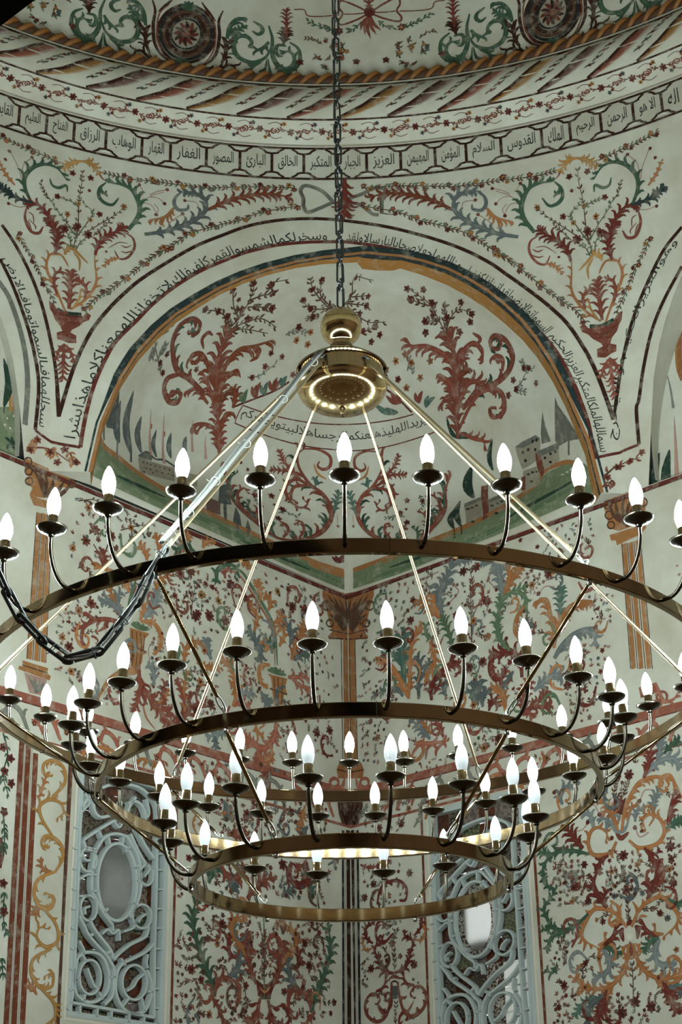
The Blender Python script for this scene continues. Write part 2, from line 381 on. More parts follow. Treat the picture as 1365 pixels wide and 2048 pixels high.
# one candle arm of each kind; copies share the meshes
def arm_meshes():
    p = [(0.0, 0, 0.0)]
    for i in range(1, 13):
        a = math.pi/2*i/12; p.append((0.012+0.078*math.sin(a), 0, 0.128*(1-math.cos(a))))
    p += [(0.090, 0, 0.140)]
    a = MB().tube(p, 0.0062, 10); a.lathe([(0, 0.134), (0.008, 0.135), (0.0105, 0.139), (0.008, 0.143), (0.0075, 0.147)], 12, (0.09, 0, 0)); a = a.mesh('candle_arm', M_DARK)
    d = MB().lathe([(0, 0.143), (0.012, 0.144), (0.014, 0.147), (0.022, 0.148), (0.024, 0.151), (0.034, 0.154), (0.042, 0.160), (0.0445, 0.166), (0.0435, 0.1665), (0.040, 0.162), (0.030, 0.157), (0.016, 0.155), (0, 0.155)], 28, (0.09, 0, 0)).mesh('drip_pan', M_DARK)
    s = MB().lathe([(0.0165, 0.155), (0.0165, 0.160), (0.0150, 0.161), (0.0150, 0.203), (0.0135, 0.205), (0, 0.205)], 18, (0.09, 0, 0)).mesh('candle_sleeve', M_BRASS)
    pr = [(0.0130, 0.203), (0.0160, 0.213), (0.0192, 0.226), (0.0202, 0.237), (0.0192, 0.250), (0.0160, 0.265), (0.0110, 0.279), (0.0060, 0.289), (0.0024, 0.2945), (0, 0.2960)]
    bl = MB().lathe(pr, 12, (0.09, 0, 0)).mesh('bulb', M_LIT); bd = MB().lathe(pr, 16, (0.09, 0, 0)).mesh('bulb', M_DIM)
    return a, d, s, bl, bd
me_arm, me_pan, me_sleeve, me_lit, me_dim = arm_meshes()
jit = random.Random(3)
led = bpy.data.lights.new('bulb_light', 'AREA'); led.shape = 'DISK'; led.size = 0.016; led.energy = LED_UP; led.color = (0.82, 0.97, 0.94)   # an LED candle throws most of its light up out of the tip
for R, z, n, ph, lit in RINGS:
    for k in range(n):
        a = math.radians(ph+360/n*k)
        o = link('candle_arm', me_arm, chandelier); o.rotation_euler = (jit.uniform(-.025, .025), jit.uniform(-.02, .02), a); o.location = ((R-.004)*math.cos(a), (R-.004)*math.sin(a), z+BH*0.62-HUBZ)
        link('drip_pan', me_pan, o); link('candle_sleeve', me_sleeve, o); bu = link('bulb', me_lit if lit else me_dim, o)
        if lit: lo = link('bulb_light', led, o); lo.location = (0.09, 0, 0.2970); lo.rotation_euler = (math.pi, 0, 0)
# hub: ball, cap, band, bowl, finial
b = MB(); b.lathe([(0, 5.033)]+[(0.078*math.sin(math.pi*i/20), 4.955+0.078*math.cos(math.pi*i/20)) for i in range(1, 18)]+[(0.036, 4.882)], 40); at_hub(b).build('hub_ball', M_POLISH, chandelier)
b = MB(); b.lathe([(0.036, 4.884), (0.036, 4.872), (0.046, 4.866), (0.052, 4.850), (0.095, 4.822), (0.140, 4.792), (0.166, 4.770), (0.170, 4.764), (0.167, 4.760), (0.160, 4.761)], 56); at_hub(b).build('hub_cap', M_BRASS, chandelier, sharp=35)
b = MB(); b.lathe([(0.158, 4.762), (0.158, 4.700), (0.150, 4.700)], 56); at_hub(b).build('hub_band', M_BRASS, chandelier, sharp=35)
b = MB(); b.lathe([(0.150, 4.704), (0.166, 4.703), (0.1685, 4.697), (0.166, 4.690)]+[(0.163*math.cos(math.pi/2*i/14), 4.688-0.082*math.sin(math.pi/2*i/14)) for i in range(14)]+[(0, 4.606)], 56); bowl = at_hub(b).build('hub_bowl', M_POLISH, chandelier, sharp=35)
b = MB(); b.lathe([(0.012, 4.610), (0.012, 4.603), (0.007, 4.600), (0.0075, 4.594), (0.009, 4.590), (0.006, 4.585), (0, 4.584)], 16); at_hub(b).build('finial', M_BRASS, bowl)
# tie rods: hub to top ring, top to middle, middle to bottom
def tie_rod(A, B, mat, eyes=True):
    A, B = Vector(A), Vector(B); d = (B-A).normalized(); L_ = (B-A).length
    e = B-d*0.062
    b = MB(); b.tube([A, A+d*0.02, e-d*0.012, e], [0.0045, 0.0062, 0.0062, 0.0045], 10); o = at_hub(b).build('tie_rod', mat, chandelier)
    side = d.cross(Vector((0, 0, 1))).normalized(); nrm = d.cross(side)
    b = MB(); pts = []
    for i in range(16):
        t = 2*math.pi*i/16; pts.append(e+d*(0.022-0.030*math.cos(t))+side*(0.0085*math.sin(t)))
    b.tube(pts, 0.0028, 6, closed=True); at_hub(b).build('hook_link', M_STEEL, o)
    b = MB(); c = B+Vector((0, 0, 0.004)); pts = [c+nrm*(0.010*math.cos(2*math.pi*i/14))+d*(0.010*math.sin(2*math.pi*i/14))-d*0.012 for i in range(14)]
    b.tube(pts, 0.0026, 6, closed=True); b.tube([B-d*0.004, Vector((B.x, B.y, B.z-BH-0.012))], 0.0045, 8)
    b.lathe([(0, -0.014), (0.007, -0.013), (0.0075, -0.006), (0.007, 0), (0, 0)], 8, (B.x, B.y, B.z-BH-0.001)); at_hub(b).build('eye_bolt', M_STEEL, o)
    return o
for k in range(6):
    a = math.radians(-115.5+60*k); c, s = math.cos(a), math.sin(a)
    prev = (0.150*c, 0.150*s, 4.742)
    for i, (R, z, n, ph, lit) in enumerate(RINGS):
        B = ((R-BT/2)*c, (R-BT/2)*s, z+BH)
        tie_rod(prev, B, M_ROD if i == 0 else M_BRASS)
        prev = ((R-BT/2)*c, (R-BT/2)*s, z-0.004)
    b = MB(); b.tube([(0.146*c, 0.146*s, 4.742), (0.172*c, 0.172*s, 4.738)], 0.0065, 8); b.tube([(0.166*c-0.014*s, 0.166*s+0.014*c, 4.742), (0.166*c+0.014*s, 0.166*s-0.014*c, 4.742)], 0.0042, 6); at_hub(b).build('shackle_bolt', M_IRON, chandelier)
# supply cables tied to the near left rod
a = math.radians(-115.5); c, s = math.cos(a), math.sin(a); A = Vector((0.165*c, 0.165*s, 4.752)); B = Vector(((RINGS[0][0]-BT/2)*c, (RINGS[0][0]-BT/2)*s, RINGS[0][1]+BH+0.02))
d = (B-A).normalized(); side = d.cross(Vector((0, 0, 1))).normalized(); up = side.cross(d)
for q in (-1, 1):
    b = MB(); pts = []
    for i in range(25):
        t = i/24; pts.append(A+(B-A)*t*0.97+side*(q*0.0062+0.0025*math.sin(9*t+q))+up*(0.010+0.003*math.sin(14*t)))
    b.tube(pts, 0.0058, 8); at_hub(b).build('supply_cable', M_CABLE, chandelier)
for t in (0.06, 0.28, 0.52, 0.70, 0.84, 0.93):
    b = MB(); c0 = A+(B-A)*t+up*0.004; b.tube([c0+side*(0.0155*math.cos(2*math.pi*i/14))+up*(0.0135*math.sin(2*math.pi*i/14)) for i in range(14)], 0.0016, 5, closed=True)
    b.tube([c0+side*0.014, c0+side*0.026+up*0.012], 0.0011, 4); at_hub(b).build('cable_tie', M_CABLE, chandelier)

# ---- the chain it hangs from --------------------------------------------------------------
def link_mesh(L_, w, r, name, mat, twist=0.0, n=22):
    b = MB(); pts = []; h = L_/2-w
    for i in range(n):
        t = 2*math.pi*i/n; z = w*math.cos(t)+(h if math.cos(t) >= 0 else -h); x = w*math.sin(t); tw = twist*z/L_
        pts.append((x*math.cos(tw), x*math.sin(tw), z))
    b.tube(pts, r, 6, closed=True); return b.mesh(name, mat)
chain = empty('hanging_chain', (0, 0, 5.03)); tag(chain, 'dark steel chain running straight up from the brass ball of the chandelier', 'chain')
lm = link_mesh(0.094, 0.0125, 0.0042, 'link', M_CHAIN, 0.5); ls = link_mesh(0.050, 0.013, 0.0042, 'link', M_CHAIN)
z = 5.045; k = 0; rr_ = random.Random(5)
while z < 13.50:
    me, L_ = (lm, 0.094) if k % 2 == 0 else (ls, 0.050)
    o = link('link', me, chain); o.location = (rr_.uniform(-.0015, .0015), 0, z+L_/2-0.004-5.03); o.rotation_euler = (0, 0, math.radians(90*(k % 2)+rr_.uniform(-25, 25))); z += L_-0.017; k += 1
b = MB(); b.tube([(0.009*math.cos(26*t), 0.009*math.sin(26*t), 0.02+t*8.4) for t in np.linspace(0, 1, 420)], 0.0032, 5); b.build('twisted_cable', M_TIE, chain)
b = MB(); b.lathe([(0, 13.555-5.03), (0.05, 13.55-5.03), (0.05, 13.53-5.03), (0.012, 13.50-5.03), (0, 13.49-5.03)], 16); b.build('ceiling_hook', M_IRON, chain)
# ---- wall painting: strokes, leaves and flowers laid on the plaster -------------------------
PAL = {k: np.array(lin(*v)) for k, v in {
 'r': (112, 60, 48), 'R': (94, 42, 35), 'k': (52, 28, 21), 'o': (146, 95, 58), 'y': (154, 112, 62), 'g': (56, 78, 62), 'G': (36, 56, 45), 't': (70, 92, 82),
 's': (80, 86, 86), 'b': (102, 107, 107), 'x': (36, 37, 35), 'e': (104, 104, 96), 'a': (108, 120, 92), 'p': (158, 122, 112), 'c': (214, 208, 192), 'n': (80, 55, 42),
 'm': (138, 82, 66), 'd': (36, 48, 48), 'h': (146, 138, 122), 'w': (200, 198, 188), 'v': (80, 98, 74), 'i': (116, 88, 82), 'z': (104, 54, 36), 'q': (152, 104, 64)}.items()}
def crom(P, per=6):
    P = np.asarray(P, float)
    if len(P) == 2: t = np.linspace(0, 1, 4)[:, None]; return P[0]*(1-t)+P[1]*t
    Q = np.vstack([2*P[0]-P[1], P, 2*P[-1]-P[-2]]); out = []
    for i in range(len(P)-1):
        a, b, c, d = Q[i:i+4]; t = np.linspace(0, 1, per, endpoint=False)[:, None]
        out.append(0.5*((2*b)+(c-a)*t+(2*a-5*b+4*c-d)*t*t+(3*b-3*c+d-a)*t**3))
    return np.vstack(out+[P[-1:]])
def frame(C):
    T = np.gradient(C, axis=0); T /= np.maximum(np.linalg.norm(T, axis=1, keepdims=True), 1e-9); return T, np.stack([-T[:, 1], T[:, 0]], 1)
class Art:
    def __init__(s, surf): s.surf = surf; s.uv = []; s.col = []; s.lay = []; s.f = []; s.n = 0; s.rng = random.Random(11); s.k = 0
    def put(s, uv, col, faces, lay):
        uv = np.asarray(uv, float); s.uv.append(uv); c = np.asarray(col, float); s.col.append(np.broadcast_to(c, (len(uv), 4)) if c.ndim == 1 else c)
        s.k = (s.k+1) % 40; s.lay.append(np.full(len(uv), lay+s.k*0.012)); s.f.extend([tuple(i+s.n for i in f) for f in faces]); s.n += len(uv)
    def ribbon(s, C, w, c0, c1=None, lay=1):
        """C (n,2) centre line, w (n) half widths; edge colour c0, middle colour c1"""
        T, N = frame(C); w = np.asarray(w)[:, None]; c1 = c0 if c1 is None else c1; n = len(C)
        uv = np.stack([C+N*w, C, C-N*w], 1).reshape(-1, 2); col = np.tile(np.stack([c0, c1, c0]), (n, 1))
        s.put(uv, col, [(3*i+j, 3*i+j+1, 3*i+j+4, 3*i+j+3) for i in range(n-1) for j in (0, 1)], lay)
    def tone(s, c, amt=0.16): c = PAL[c] if isinstance(c, str) else c; f = 1+s.rng.uniform(-amt, amt); return np.clip(np.append(c[:3]*f, 1), 0, 1)
    def stroke(s, col, w, pts, taper=0, lay=1, shade=0.35):
        C = crom(pts); t = np.linspace(0, 1, len(C)); h = w/2
        k = {0: 0.15+0.85*np.sin(math.pi*np.clip(t*0.96+.02, 0, 1))**0.7, 1: np.ones_like(t), 2: 0.08+0.92*(1-t)**0.8, 3: 0.08+0.92*t**0.8}[taper]
        c = s.tone(col); s.ribbon(C, h*k, c, np.clip(c*(1+shade), 0, 1) if taper != 1 else c, lay)
    def lobe(s, p, T, N, l, w, c):
        C = crom([p, p+(T*0.50+N*0.28)*l, p+(T*0.92+N*0.70)*l, p+(T*0.90+N*1.16)*l], 3); t = np.linspace(0, 1, len(C))
        s.ribbon(C, w*(0.25+0.95*np.sin(math.pi*t**0.8)**0.8*(1-0.3*t)), c, np.clip(c*1.3, 0, 1), 1.6)
    def acan(s, col, w, pts, n, side=0, ll=2.0, col2=None):
        C = crom(pts, 7); m = len(C); t = np.linspace(0, 1, m); c = s.tone(col); T, N = frame(C)
        s.ribbon(C, w*0.5*(0.18+0.78*np.sin(math.pi*(0.22+0.77*t))**1.1), c, np.clip(c*1.45, 0, 1), 2)
        c2 = s.tone(col2) if col2 else c
        for i in range(n):
            tt = 0.06+0.90*(i+0.5)/n; j = min(m-2, int(tt*(m-1)))
            l = ll*w*(0.55+0.6*math.sin(math.pi*min(1, tt*0.85+0.1)))*s.rng.uniform(0.85, 1.15)
            for sd in ((1, -1) if side == 0 else (side,)):
                cc = c2 if (col2 and i % 2) else c
                s.lobe(C[j], T[j], N[j]*sd, l*1.15, w*0.31, cc)
        s.lobe(C[-2], T[-2], N[-2]*(side or 1), ll*w*0.6, w*0.28, c)
    def leaf(s, col, w, a, b, bend=0.0, lay=1.4):
        a, b = np.asarray(a, float), np.asarray(b, float); d = b-a; n = np.array([-d[1], d[0]])
        C = crom([a, a+d*0.5+n*bend, b], 3); t = np.linspace(0, 1, len(C)); c = s.tone(col)
        s.ribbon(C, w/2*np.sin(math.pi*(0.06+0.92*t))**0.8, c, np.clip(c*1.25, 0, 1), lay)
    def flower(s, col, r, p, n=6, mid='y', lay=2.4):
        p = np.asarray(p, float); a0 = s.rng.uniform(0, 6.28); c = s.tone(col, .2); uv = [p]; m = n*4
        for i in range(m):
            a = a0+2*math.pi*i/m; k = 0.62+0.38*(0.5+0.5*math.cos(n*(a-a0))); k *= s.rng.uniform(0.86, 1.1); uv.append(p+r*k*np.array([math.cos(a), math.sin(a)]))
        cols = np.vstack([np.clip(c*0.72, 0, 1)[None], np.tile(c, (m, 1))]); s.put(uv, cols, [(0, 1+i, 1+(i+1) % m) for i in range(m)], lay)
        if mid: s.dot(mid, r*0.30, p, lay+0.6)
    def dot(s, col, r, p, lay=2.0):
        p = np.asarray(p, float); c = s.tone(col); s.put([p]+[p+r*np.array([math.cos(a), math.sin(a)])*s.rng.uniform(.88, 1.1) for a in np.linspace(0, 2*math.pi, 9)[:-1]], c, [(0, 1+i, 1+(i+1) % 8) for i in range(8)], lay)
    def sprig(s, col, pts, n, ll, col2=None, w=None, bud=None):
        C = crom(pts, 6); T, N = frame(C); m = len(C); w = w or ll*0.14; t = np.linspace(0, 1, m); c = s.tone(col2 or col); s.ribbon(C, w*(1-0.6*t), c, None, 1)
        for i in range(n):
            j = min(m-1, int((i+0.7)/n*(m-1))); sd = 1 if i % 2 else -1
            for q in (sd, -sd) if s.rng.random() < 0.55 else (sd,):
                a = s.rng.uniform(0.45, 0.8); d = T[j]*math.cos(a)+N[j]*q*math.sin(a); l = ll*s.rng.uniform(0.75, 1.2)
                s.leaf(col, l*0.34, C[j], C[j]+d*l, 0.12*q)
        if bud: s.flower(bud, ll*0.55, C[-1], 5, None)
    def garland(s, pts, cols, step, size):
        """a running spray: leaves either side of a stem, with blossoms at intervals"""
        C = crom(pts, 10); L_ = np.concatenate([[0], np.cumsum(np.linalg.norm(np.diff(C, axis=0), axis=1))]); n = max(2, int(L_[-1]/step)); T, N = frame(C)
        s.ribbon(C, np.full(len(C), size*0.09), s.tone('n'), None, 0.8)
        for i in range(n):
            d = (i+0.5)*step; j = min(len(C)-1, int(np.searchsorted(L_, d))); p = C[j]; k = i % 6
            if k in (0, 1): s.flower(cols[(i//6*2+k) % len(cols)], size*s.rng.uniform(.5, .72), p+N[j]*size*(0.55 if k else -0.45), 5, 'k' if k else 'y')
            for q in (1, -1):
                a = s.rng.uniform(0.5, 0.9); dd = T[j]*math.cos(a)+N[j]*q*math.sin(a)
                s.leaf('n' if q > 0 else ('v' if i % 3 else 'r'), size*0.30, p, p+dd*size*s.rng.uniform(.7, 1.1), 0.1*q)
    def bouquet(s, c, r, n, cols, rng=None):
        """loose spray of blossoms and leaves filling a round patch"""
        rg = rng or s.rng
        for i in range(n):
            a = rg.uniform(0, 6.28); d = r*math.sqrt(rg.random()); p = np.array(c)+d*np.array([math.cos(a), math.sin(a)])
            for q in range(3): b = rg.uniform(0, 6.28); s.leaf(rg.choice('vnGe'), r*0.10, p, p+r*0.28*np.array([math.cos(b), math.sin(b)]), .1, 1.2)
            s.flower(rg.choice(cols), r*rg.uniform(.10, .17), p, rg.choice((5, 6)), rg.choice(('y', 'k', None)))
    def scatter(s, cols, size, quad, n):
        """little sprays strewn over a four-cornered field"""
        A_, B_, C_, D_ = quad[:4]; side = int(math.sqrt(n))+1; k = 0
        for i in range(side):
            for j in range(side):
                if k >= n: return
                k += 1; x, y = (i+s.rng.uniform(.1, .9))/side, (j+s.rng.uniform(.1, .9))/side; p = (A_*(1-x)+B_*x)*(1-y)+(D_*(1-x)+C_*x)*y
                c = s.rng.choice(cols); a = s.rng.uniform(0, 6.28); d = np.array([math.cos(a), math.sin(a)]); m = s.rng.random()
                if m < .35: s.flower(c, size*s.rng.uniform(.45, .7), p, 5, None)
                elif m < .8:
                    for q in (-0.7, 0.1, 0.9): e = np.array([math.cos(a+q), math.sin(a+q)]); s.leaf(c if q else 'n', size*0.34, p-d*size*.4, p-d*size*.4+e*size*s.rng.uniform(.8, 1.3), .15)
                else: s.sprig(c if c != 'p' else 'n', [p-d*size, p, p+d*size*1.1], 4, size*.7, 'n')
    def poly(s, col, pts, lay=0.3, sub=1, tone=0.05):
        pts = [np.asarray(p, float) for p in pts]; tri = tessellate_polygon([[Vector((p[0], p[1], 0)) for p in pts]]); c = s.tone(col, tone)
        bm = bmesh.new(); vs = [bm.verts.new((p[0], p[1], 0)) for p in pts]
        for t in tri:
            try: bm.faces.new([vs[i] for i in t])
            except ValueError: pass
        for _ in range(sub):
            for e in range(3):
                lg = [ed for ed in bm.edges if ed.calc_length() > 0.12]
                if lg: bmesh.ops.subdivide_edges(bm, edges=lg, cuts=1); bmesh.ops.triangulate(bm, faces=bm.faces[:])
        bm.verts.index_update(); s.put([(v.co.x, v.co.y) for v in bm.verts], c, [tuple(v.index for v in f.verts) for f in bm.faces], lay); bm.free()
    def rect(s, col, u0, v0, u1, v1, lay=0.3, n=1):
        us = np.linspace(u0, u1, n+1); c = s.tone(col, .05); s.put([(u, v) for u in us for v in (v0, v1)], c, [(2*i, 2*i+1, 2*i+3, 2*i+2) for i in range(n)], lay)
    def build(s, name, parent, mat=None):
        if not s.n: return None
        uv = np.concatenate(s.uv); col = np.concatenate(s.col).astype(np.float32); lay = np.concatenate(s.lay); S = SURF[s.surf]; e = 2e-3
        P = S(uv[:, 0], uv[:, 1]); du = S(uv[:, 0]+e, uv[:, 1])-S(uv[:, 0]-e, uv[:, 1]); dv = S(uv[:, 0], uv[:, 1]+e)-S(uv[:, 0], uv[:, 1]-e)
        n = np.cross(du, dv); n /= np.maximum(np.linalg.norm(n, axis=1, keepdims=True), 1e-12)
        eye = np.array([ROOMC[0], ROOMC[1], 3.0]); n *= np.sign(np.sum((eye-P)*n, axis=1, keepdims=True)); P = P+n*(0.0016+0.0012*lay)[:, None]
        me = bpy.data.meshes.new(name); me.from_pydata(P.tolist(), [], s.f); me.materials.append(mat or M_PAINT)
        ca = me.color_attributes.new('Col', 'FLOAT_COLOR', 'POINT'); ca.data.foreach_set('color', col.ravel()); me.update()
        return link(name, me, parent)
# ---- lettering: joined Arabic script, laid along any line on a surface -----------------------
AR = {}
for _c, _n in zip('ءآأؤإئابةتثجحخدذرزسشصضطظعغفقكلمنهوىي', (1, 2, 2, 2, 2, 4, 2, 4, 2, 4, 4, 4, 4, 4, 2, 2, 2, 2, 4, 4, 4, 4, 4, 4, 4, 4, 4, 4, 4, 4, 4, 4, 4, 2, 2, 4)):
    AR[_c] = (0xFE80+sum(v[1] for v in AR.values()), _n)
def shape_arabic(t):
    t = t.replace('لا', '\u0001'); AR['\u0001'] = (0xFEFB, 2); out = []
    for i, ch in enumerate(t):
        if ch not in AR: out.append(ch); continue
        base, n = AR[ch]; pj = i > 0 and t[i-1] in AR and AR[t[i-1]][1] == 4; nj = n == 4 and i+1 < len(t) and t[i+1] in AR and AR[t[i+1]][1] > 1
        k = (3 if pj else 2) if nj else (1 if pj else 0); out.append(chr(base+min(k, n-1)))
    return ''.join(reversed(out))
def text_flat(t, size=1.0):
    cu = bpy.data.curves.new('lettering', 'FONT'); cu.body = shape_arabic(t); cu.size = size; cu.resolution_u = 3; ob = bpy.data.objects.new('lettering', cu); COL.objects.link(ob)
    dg = bpy.context.evaluated_depsgraph_get(); me = ob.evaluated_get(dg).to_mesh(); V = np.array([v.co[:2] for v in me.vertices]).reshape(-1, 2); Fc = [tuple(p.vertices) for p in me.polygons]
    ob.evaluated_get(dg).to_mesh_clear(); bpy.data.objects.remove(ob); bpy.data.curves.remove(cu); return V, Fc
def letter_line(art, t, pts, height, col='x', fit=True, lay=2.0):
    """letters along a curve on the surface (curve given left to right as read on the wall)"""
    V, Fc = text_flat(t)
    if not len(V): return
    C = crom(pts, 10); L_ = np.concatenate([[0], np.cumsum(np.linalg.norm(np.diff(C, axis=0), axis=1))]); T, N = frame(C)
    x0, x1 = V[:, 0].min(), V[:, 0].max(); y0, y1 = V[:, 1].min(), V[:, 1].max()
    sx = L_[-1]/(x1-x0) if fit else height/(y1-y0); sy = height/(y1-y0); d = (V[:, 0]-x0)*sx+(0 if fit else (L_[-1]-(x1-x0)*sx)/2); h = (V[:, 1]-y0)*sy
    P = np.stack([np.interp(d, L_, C[:, 0]), np.interp(d, L_, C[:, 1])], 1); Nn = np.stack([np.interp(d, L_, N[:, 0]), np.interp(d, L_, N[:, 1])], 1)
    art.put(P+Nn*h[:, None]*(-1 if art.surf in ('rv', 'dr', 'wl') else 1), art.tone(col, .05), Fc, lay)
PARENT = {'tl': tymp_l, 'tr': tymp_r, 'wl': wall_left, 'wr': wall_right, 'dr': drum, 'co': conch}
def run_rows(surf, rows):
    a = Art(surf)
    for r in rows:
        k, col, w, q = r[0], r[1], r[2]/1000, np.array(r[-1], float).reshape(-1, 2)/1000
        if k == 's': a.stroke(col, w, q, r[3], {1: .6}.get(r[3], 1))
        elif k == 'A': a.acan(col[0], w, q, r[3], r[4], r[5]/10, col[1] if len(col) > 1 else None)
        elif k == 'f':
            for p in q: a.flower(col[0], w, p, r[3], col[1] if len(col) > 1 else 'k')
        elif k == 'd':
            for p in q: a.dot(col, w, p)
        elif k == 'l':
            for i in range(0, len(q)-1, 2): a.leaf(col, w, q[i], q[i+1], 0.12)
        elif k == 'g': a.sprig(col[0], q, r[3], w, col[1] if len(col) > 1 else None, None, col[2] if len(col) > 2 else None)
        elif k == 'n': a.garland(q, 'RyrRoRs', w*0.9, w)
        elif k == 'b':
            for p in q: a.bouquet(p, w, r[3], col)
        elif k == 'c': a.scatter(col, w, q, r[3])
        elif k == 'p': a.poly(col, q)
        elif k == 'P': a.poly(col, q, 0.9)
        elif k == 'T': letter_line(a, r[3], q, w)
    return a
# ---- painted cornice: the ring of names, the flower moulding, the barley-twist band ----------
NAMES = ['القابض', 'العليم', 'الفتاح', 'الرزاق', 'الوهاب', 'القهار', 'الغفار', 'المصور', 'البارئ', 'الخالق', 'المتكبر', 'الجبار', 'العزيز', 'المهيمن', 'المؤمن', 'السلام', 'القدوس', 'الملك', 'الرحيم', 'الرحمن', 'الا هو', 'لا اله']
EDGES = [8.835, 8.642, 8.449, 8.225, 7.973, 7.773, 7.521, 7.286, 7.062, 6.838, 6.6, 6.397, 6.158, 5.916, 5.698, 5.452, 5.165, 4.965, 4.747, 4.518, 4.316]
CIRC = 2*math.pi*UR
a = Art('rv')
for v in (0.012, 0.272): a.rect('k', 0, v-0.009, CIRC, v+0.009, 0.6, 240)
eds = list(EDGES); st = 0.24; u = max(eds)
while u+st < min(EDGES)+CIRC-st*0.6: u += st; eds.append(u)
eds = sorted(set(eds))
for u in eds:
    a.rect('k', u-0.010, 0.062, u+0.010, 0.222, 0.8)
    for v0, v1, sg in ((0.020, 0.062, 1), (0.264, 0.222, -1)):          # the cusped feet between the cartouches
        a.stroke('k', 0.016, [(u-0.085, v0), (u-0.052, v0+sg*0.022), (u-0.040, v1-sg*0.006), (u, v1), (u+0.040, v1-sg*0.006), (u+0.052, v0+sg*0.022), (u+0.085, v0)], 1, 0.9)
        a.stroke('w', 0.016, [(u-0.030, v0+sg*0.016), (u, v0+sg*0.026), (u+0.030, v0+sg*0.016)], 0, 1.1)
a.build('cartouche_border', ring_text)
for i, nme in enumerate(NAMES):
    u1 = EDGES[i-1] if i > 0 else EDGES[0]+0.24; u0 = EDGES[i] if i < len(EDGES) else EDGES[-1]-0.24
    m = 0.045; a = Art('rv'); letter_line(a, nme, [(u1-m, 0.085), ((u0+u1)/2, 0.085), (u0+m, 0.085)], 0.125, 'x'); o = a.build('inscription', ring_text)
    if o: o['label'] = 'black brush-written Arabic name in a cartouche'
# running flowers on the sloping moulding
a = Art('rv'); rg = random.Random(4); n = 118
for v in (0.296, 0.486): a.rect('k' if v > .4 else 'h', 0, v-0.006, CIRC, v+0.006, 0.5, 240)
for i in range(n):
    u = CIRC*i/n; c = 0.398
    a.flower('R', 0.030, (u, c+rg.uniform(-.01, .01)), 6, 'k')
    for sg in (1, -1): a.sprig('r', [(u+sg*0.03, c), (u+sg*0.07, c+0.012*sg), (u+sg*0.105, c)], 4, 0.030, 'n')
    a.flower('y' if i % 2 else 's', 0.019, (u+0.05, c+0.052), 5, 'k'); a.flower('s' if i % 2 else 'y', 0.017, (u-0.045, c-0.048), 5, 'k')
    a.stroke('i', 0.005, [(u+0.06, c-0.045), (u+0.11, c-0.058), (u+0.15, c-0.040)], 1); a.dot('R', 0.011, (u+0.155, c-0.036))
    a.stroke('i', 0.005, [(u-0.06, c+0.048), (u-0.11, c+0.062), (u-0.15, c+0.050)], 1); a.dot('R', 0.011, (u-0.155, c+0.046))
a.build('painted_flower_border', ring_flowers)
# barley-twist stripes
a = Art('rv'); rg = random.Random(9); NST = 72; st = CIRC/NST; V0, V1, RUN = 0.494, 0.846, -0.58
for v in (0.852,): a.rect('k', 0, v-0.005, CIRC, v+0.005, 0.5, 240)
def twist(o):
    t = np.linspace(0, 1, 9); return np.stack([o+RUN*(t+0.10*np.sin(2*math.pi*t)*0.6), V0+(V1-V0)*t], 1)
for i in range(NST):
    u = i*st; C = twist(u); nx = twist(u-0.135); t = np.linspace(0, 1, 9)
    warm = PAL['y'] if i % 3 == 0 else (PAL['m'] if i % 3 == 1 else PAL['i']); c0 = PAL['k']
    uv = []; col = []
    for p, q, tt in zip(C, nx, t):                       # dark line shading to the warm colour of the fold
        f = 0.40+0.60*math.sin(math.pi*tt)**0.5
        for k in range(4): uv.append(p+(q-p)*(k/3)*f); col.append([c0, c0*0.35+warm*0.65, warm, warm*0.35+PAL['w']*0.65][k])
    a.put(uv, np.array(col), [(4*r+k, 4*r+k+1, 4*r+k+5, 4*r+k+4) for r in range(8) for k in range(3)], 0.8)
    a.ribbon(C, np.full(9, 0.011), PAL['k'], None, 1.4)
    M_ = twist(u-0.22)
    for r in (2, 3, 4, 5, 6):
        p = M_[r]; a.flower(rg.choice('RRsnm'), 0.016, p, 5, None)
        for q in (1, -1): a.leaf('G' if rg.random() < .5 else 'n', 0.010, p, p+np.array([0.045*q, -0.022*q+rg.uniform(-.01, .01)]), .1)
a.build('painted_twist_border', ring_stripes)
# the dome: one set of medallion, scrolls and bow repeated round it
def repeat_rows(name, rows, surf, parent, offs):
    base = run_rows(surf, rows)
    for k in offs:
        b_ = Art(surf); b_.uv = [q+np.array([k, 0]) for q in base.uv]; b_.col = base.col; b_.lay = base.lay; b_.f = base.f; b_.n = base.n; b_.build(name, parent)

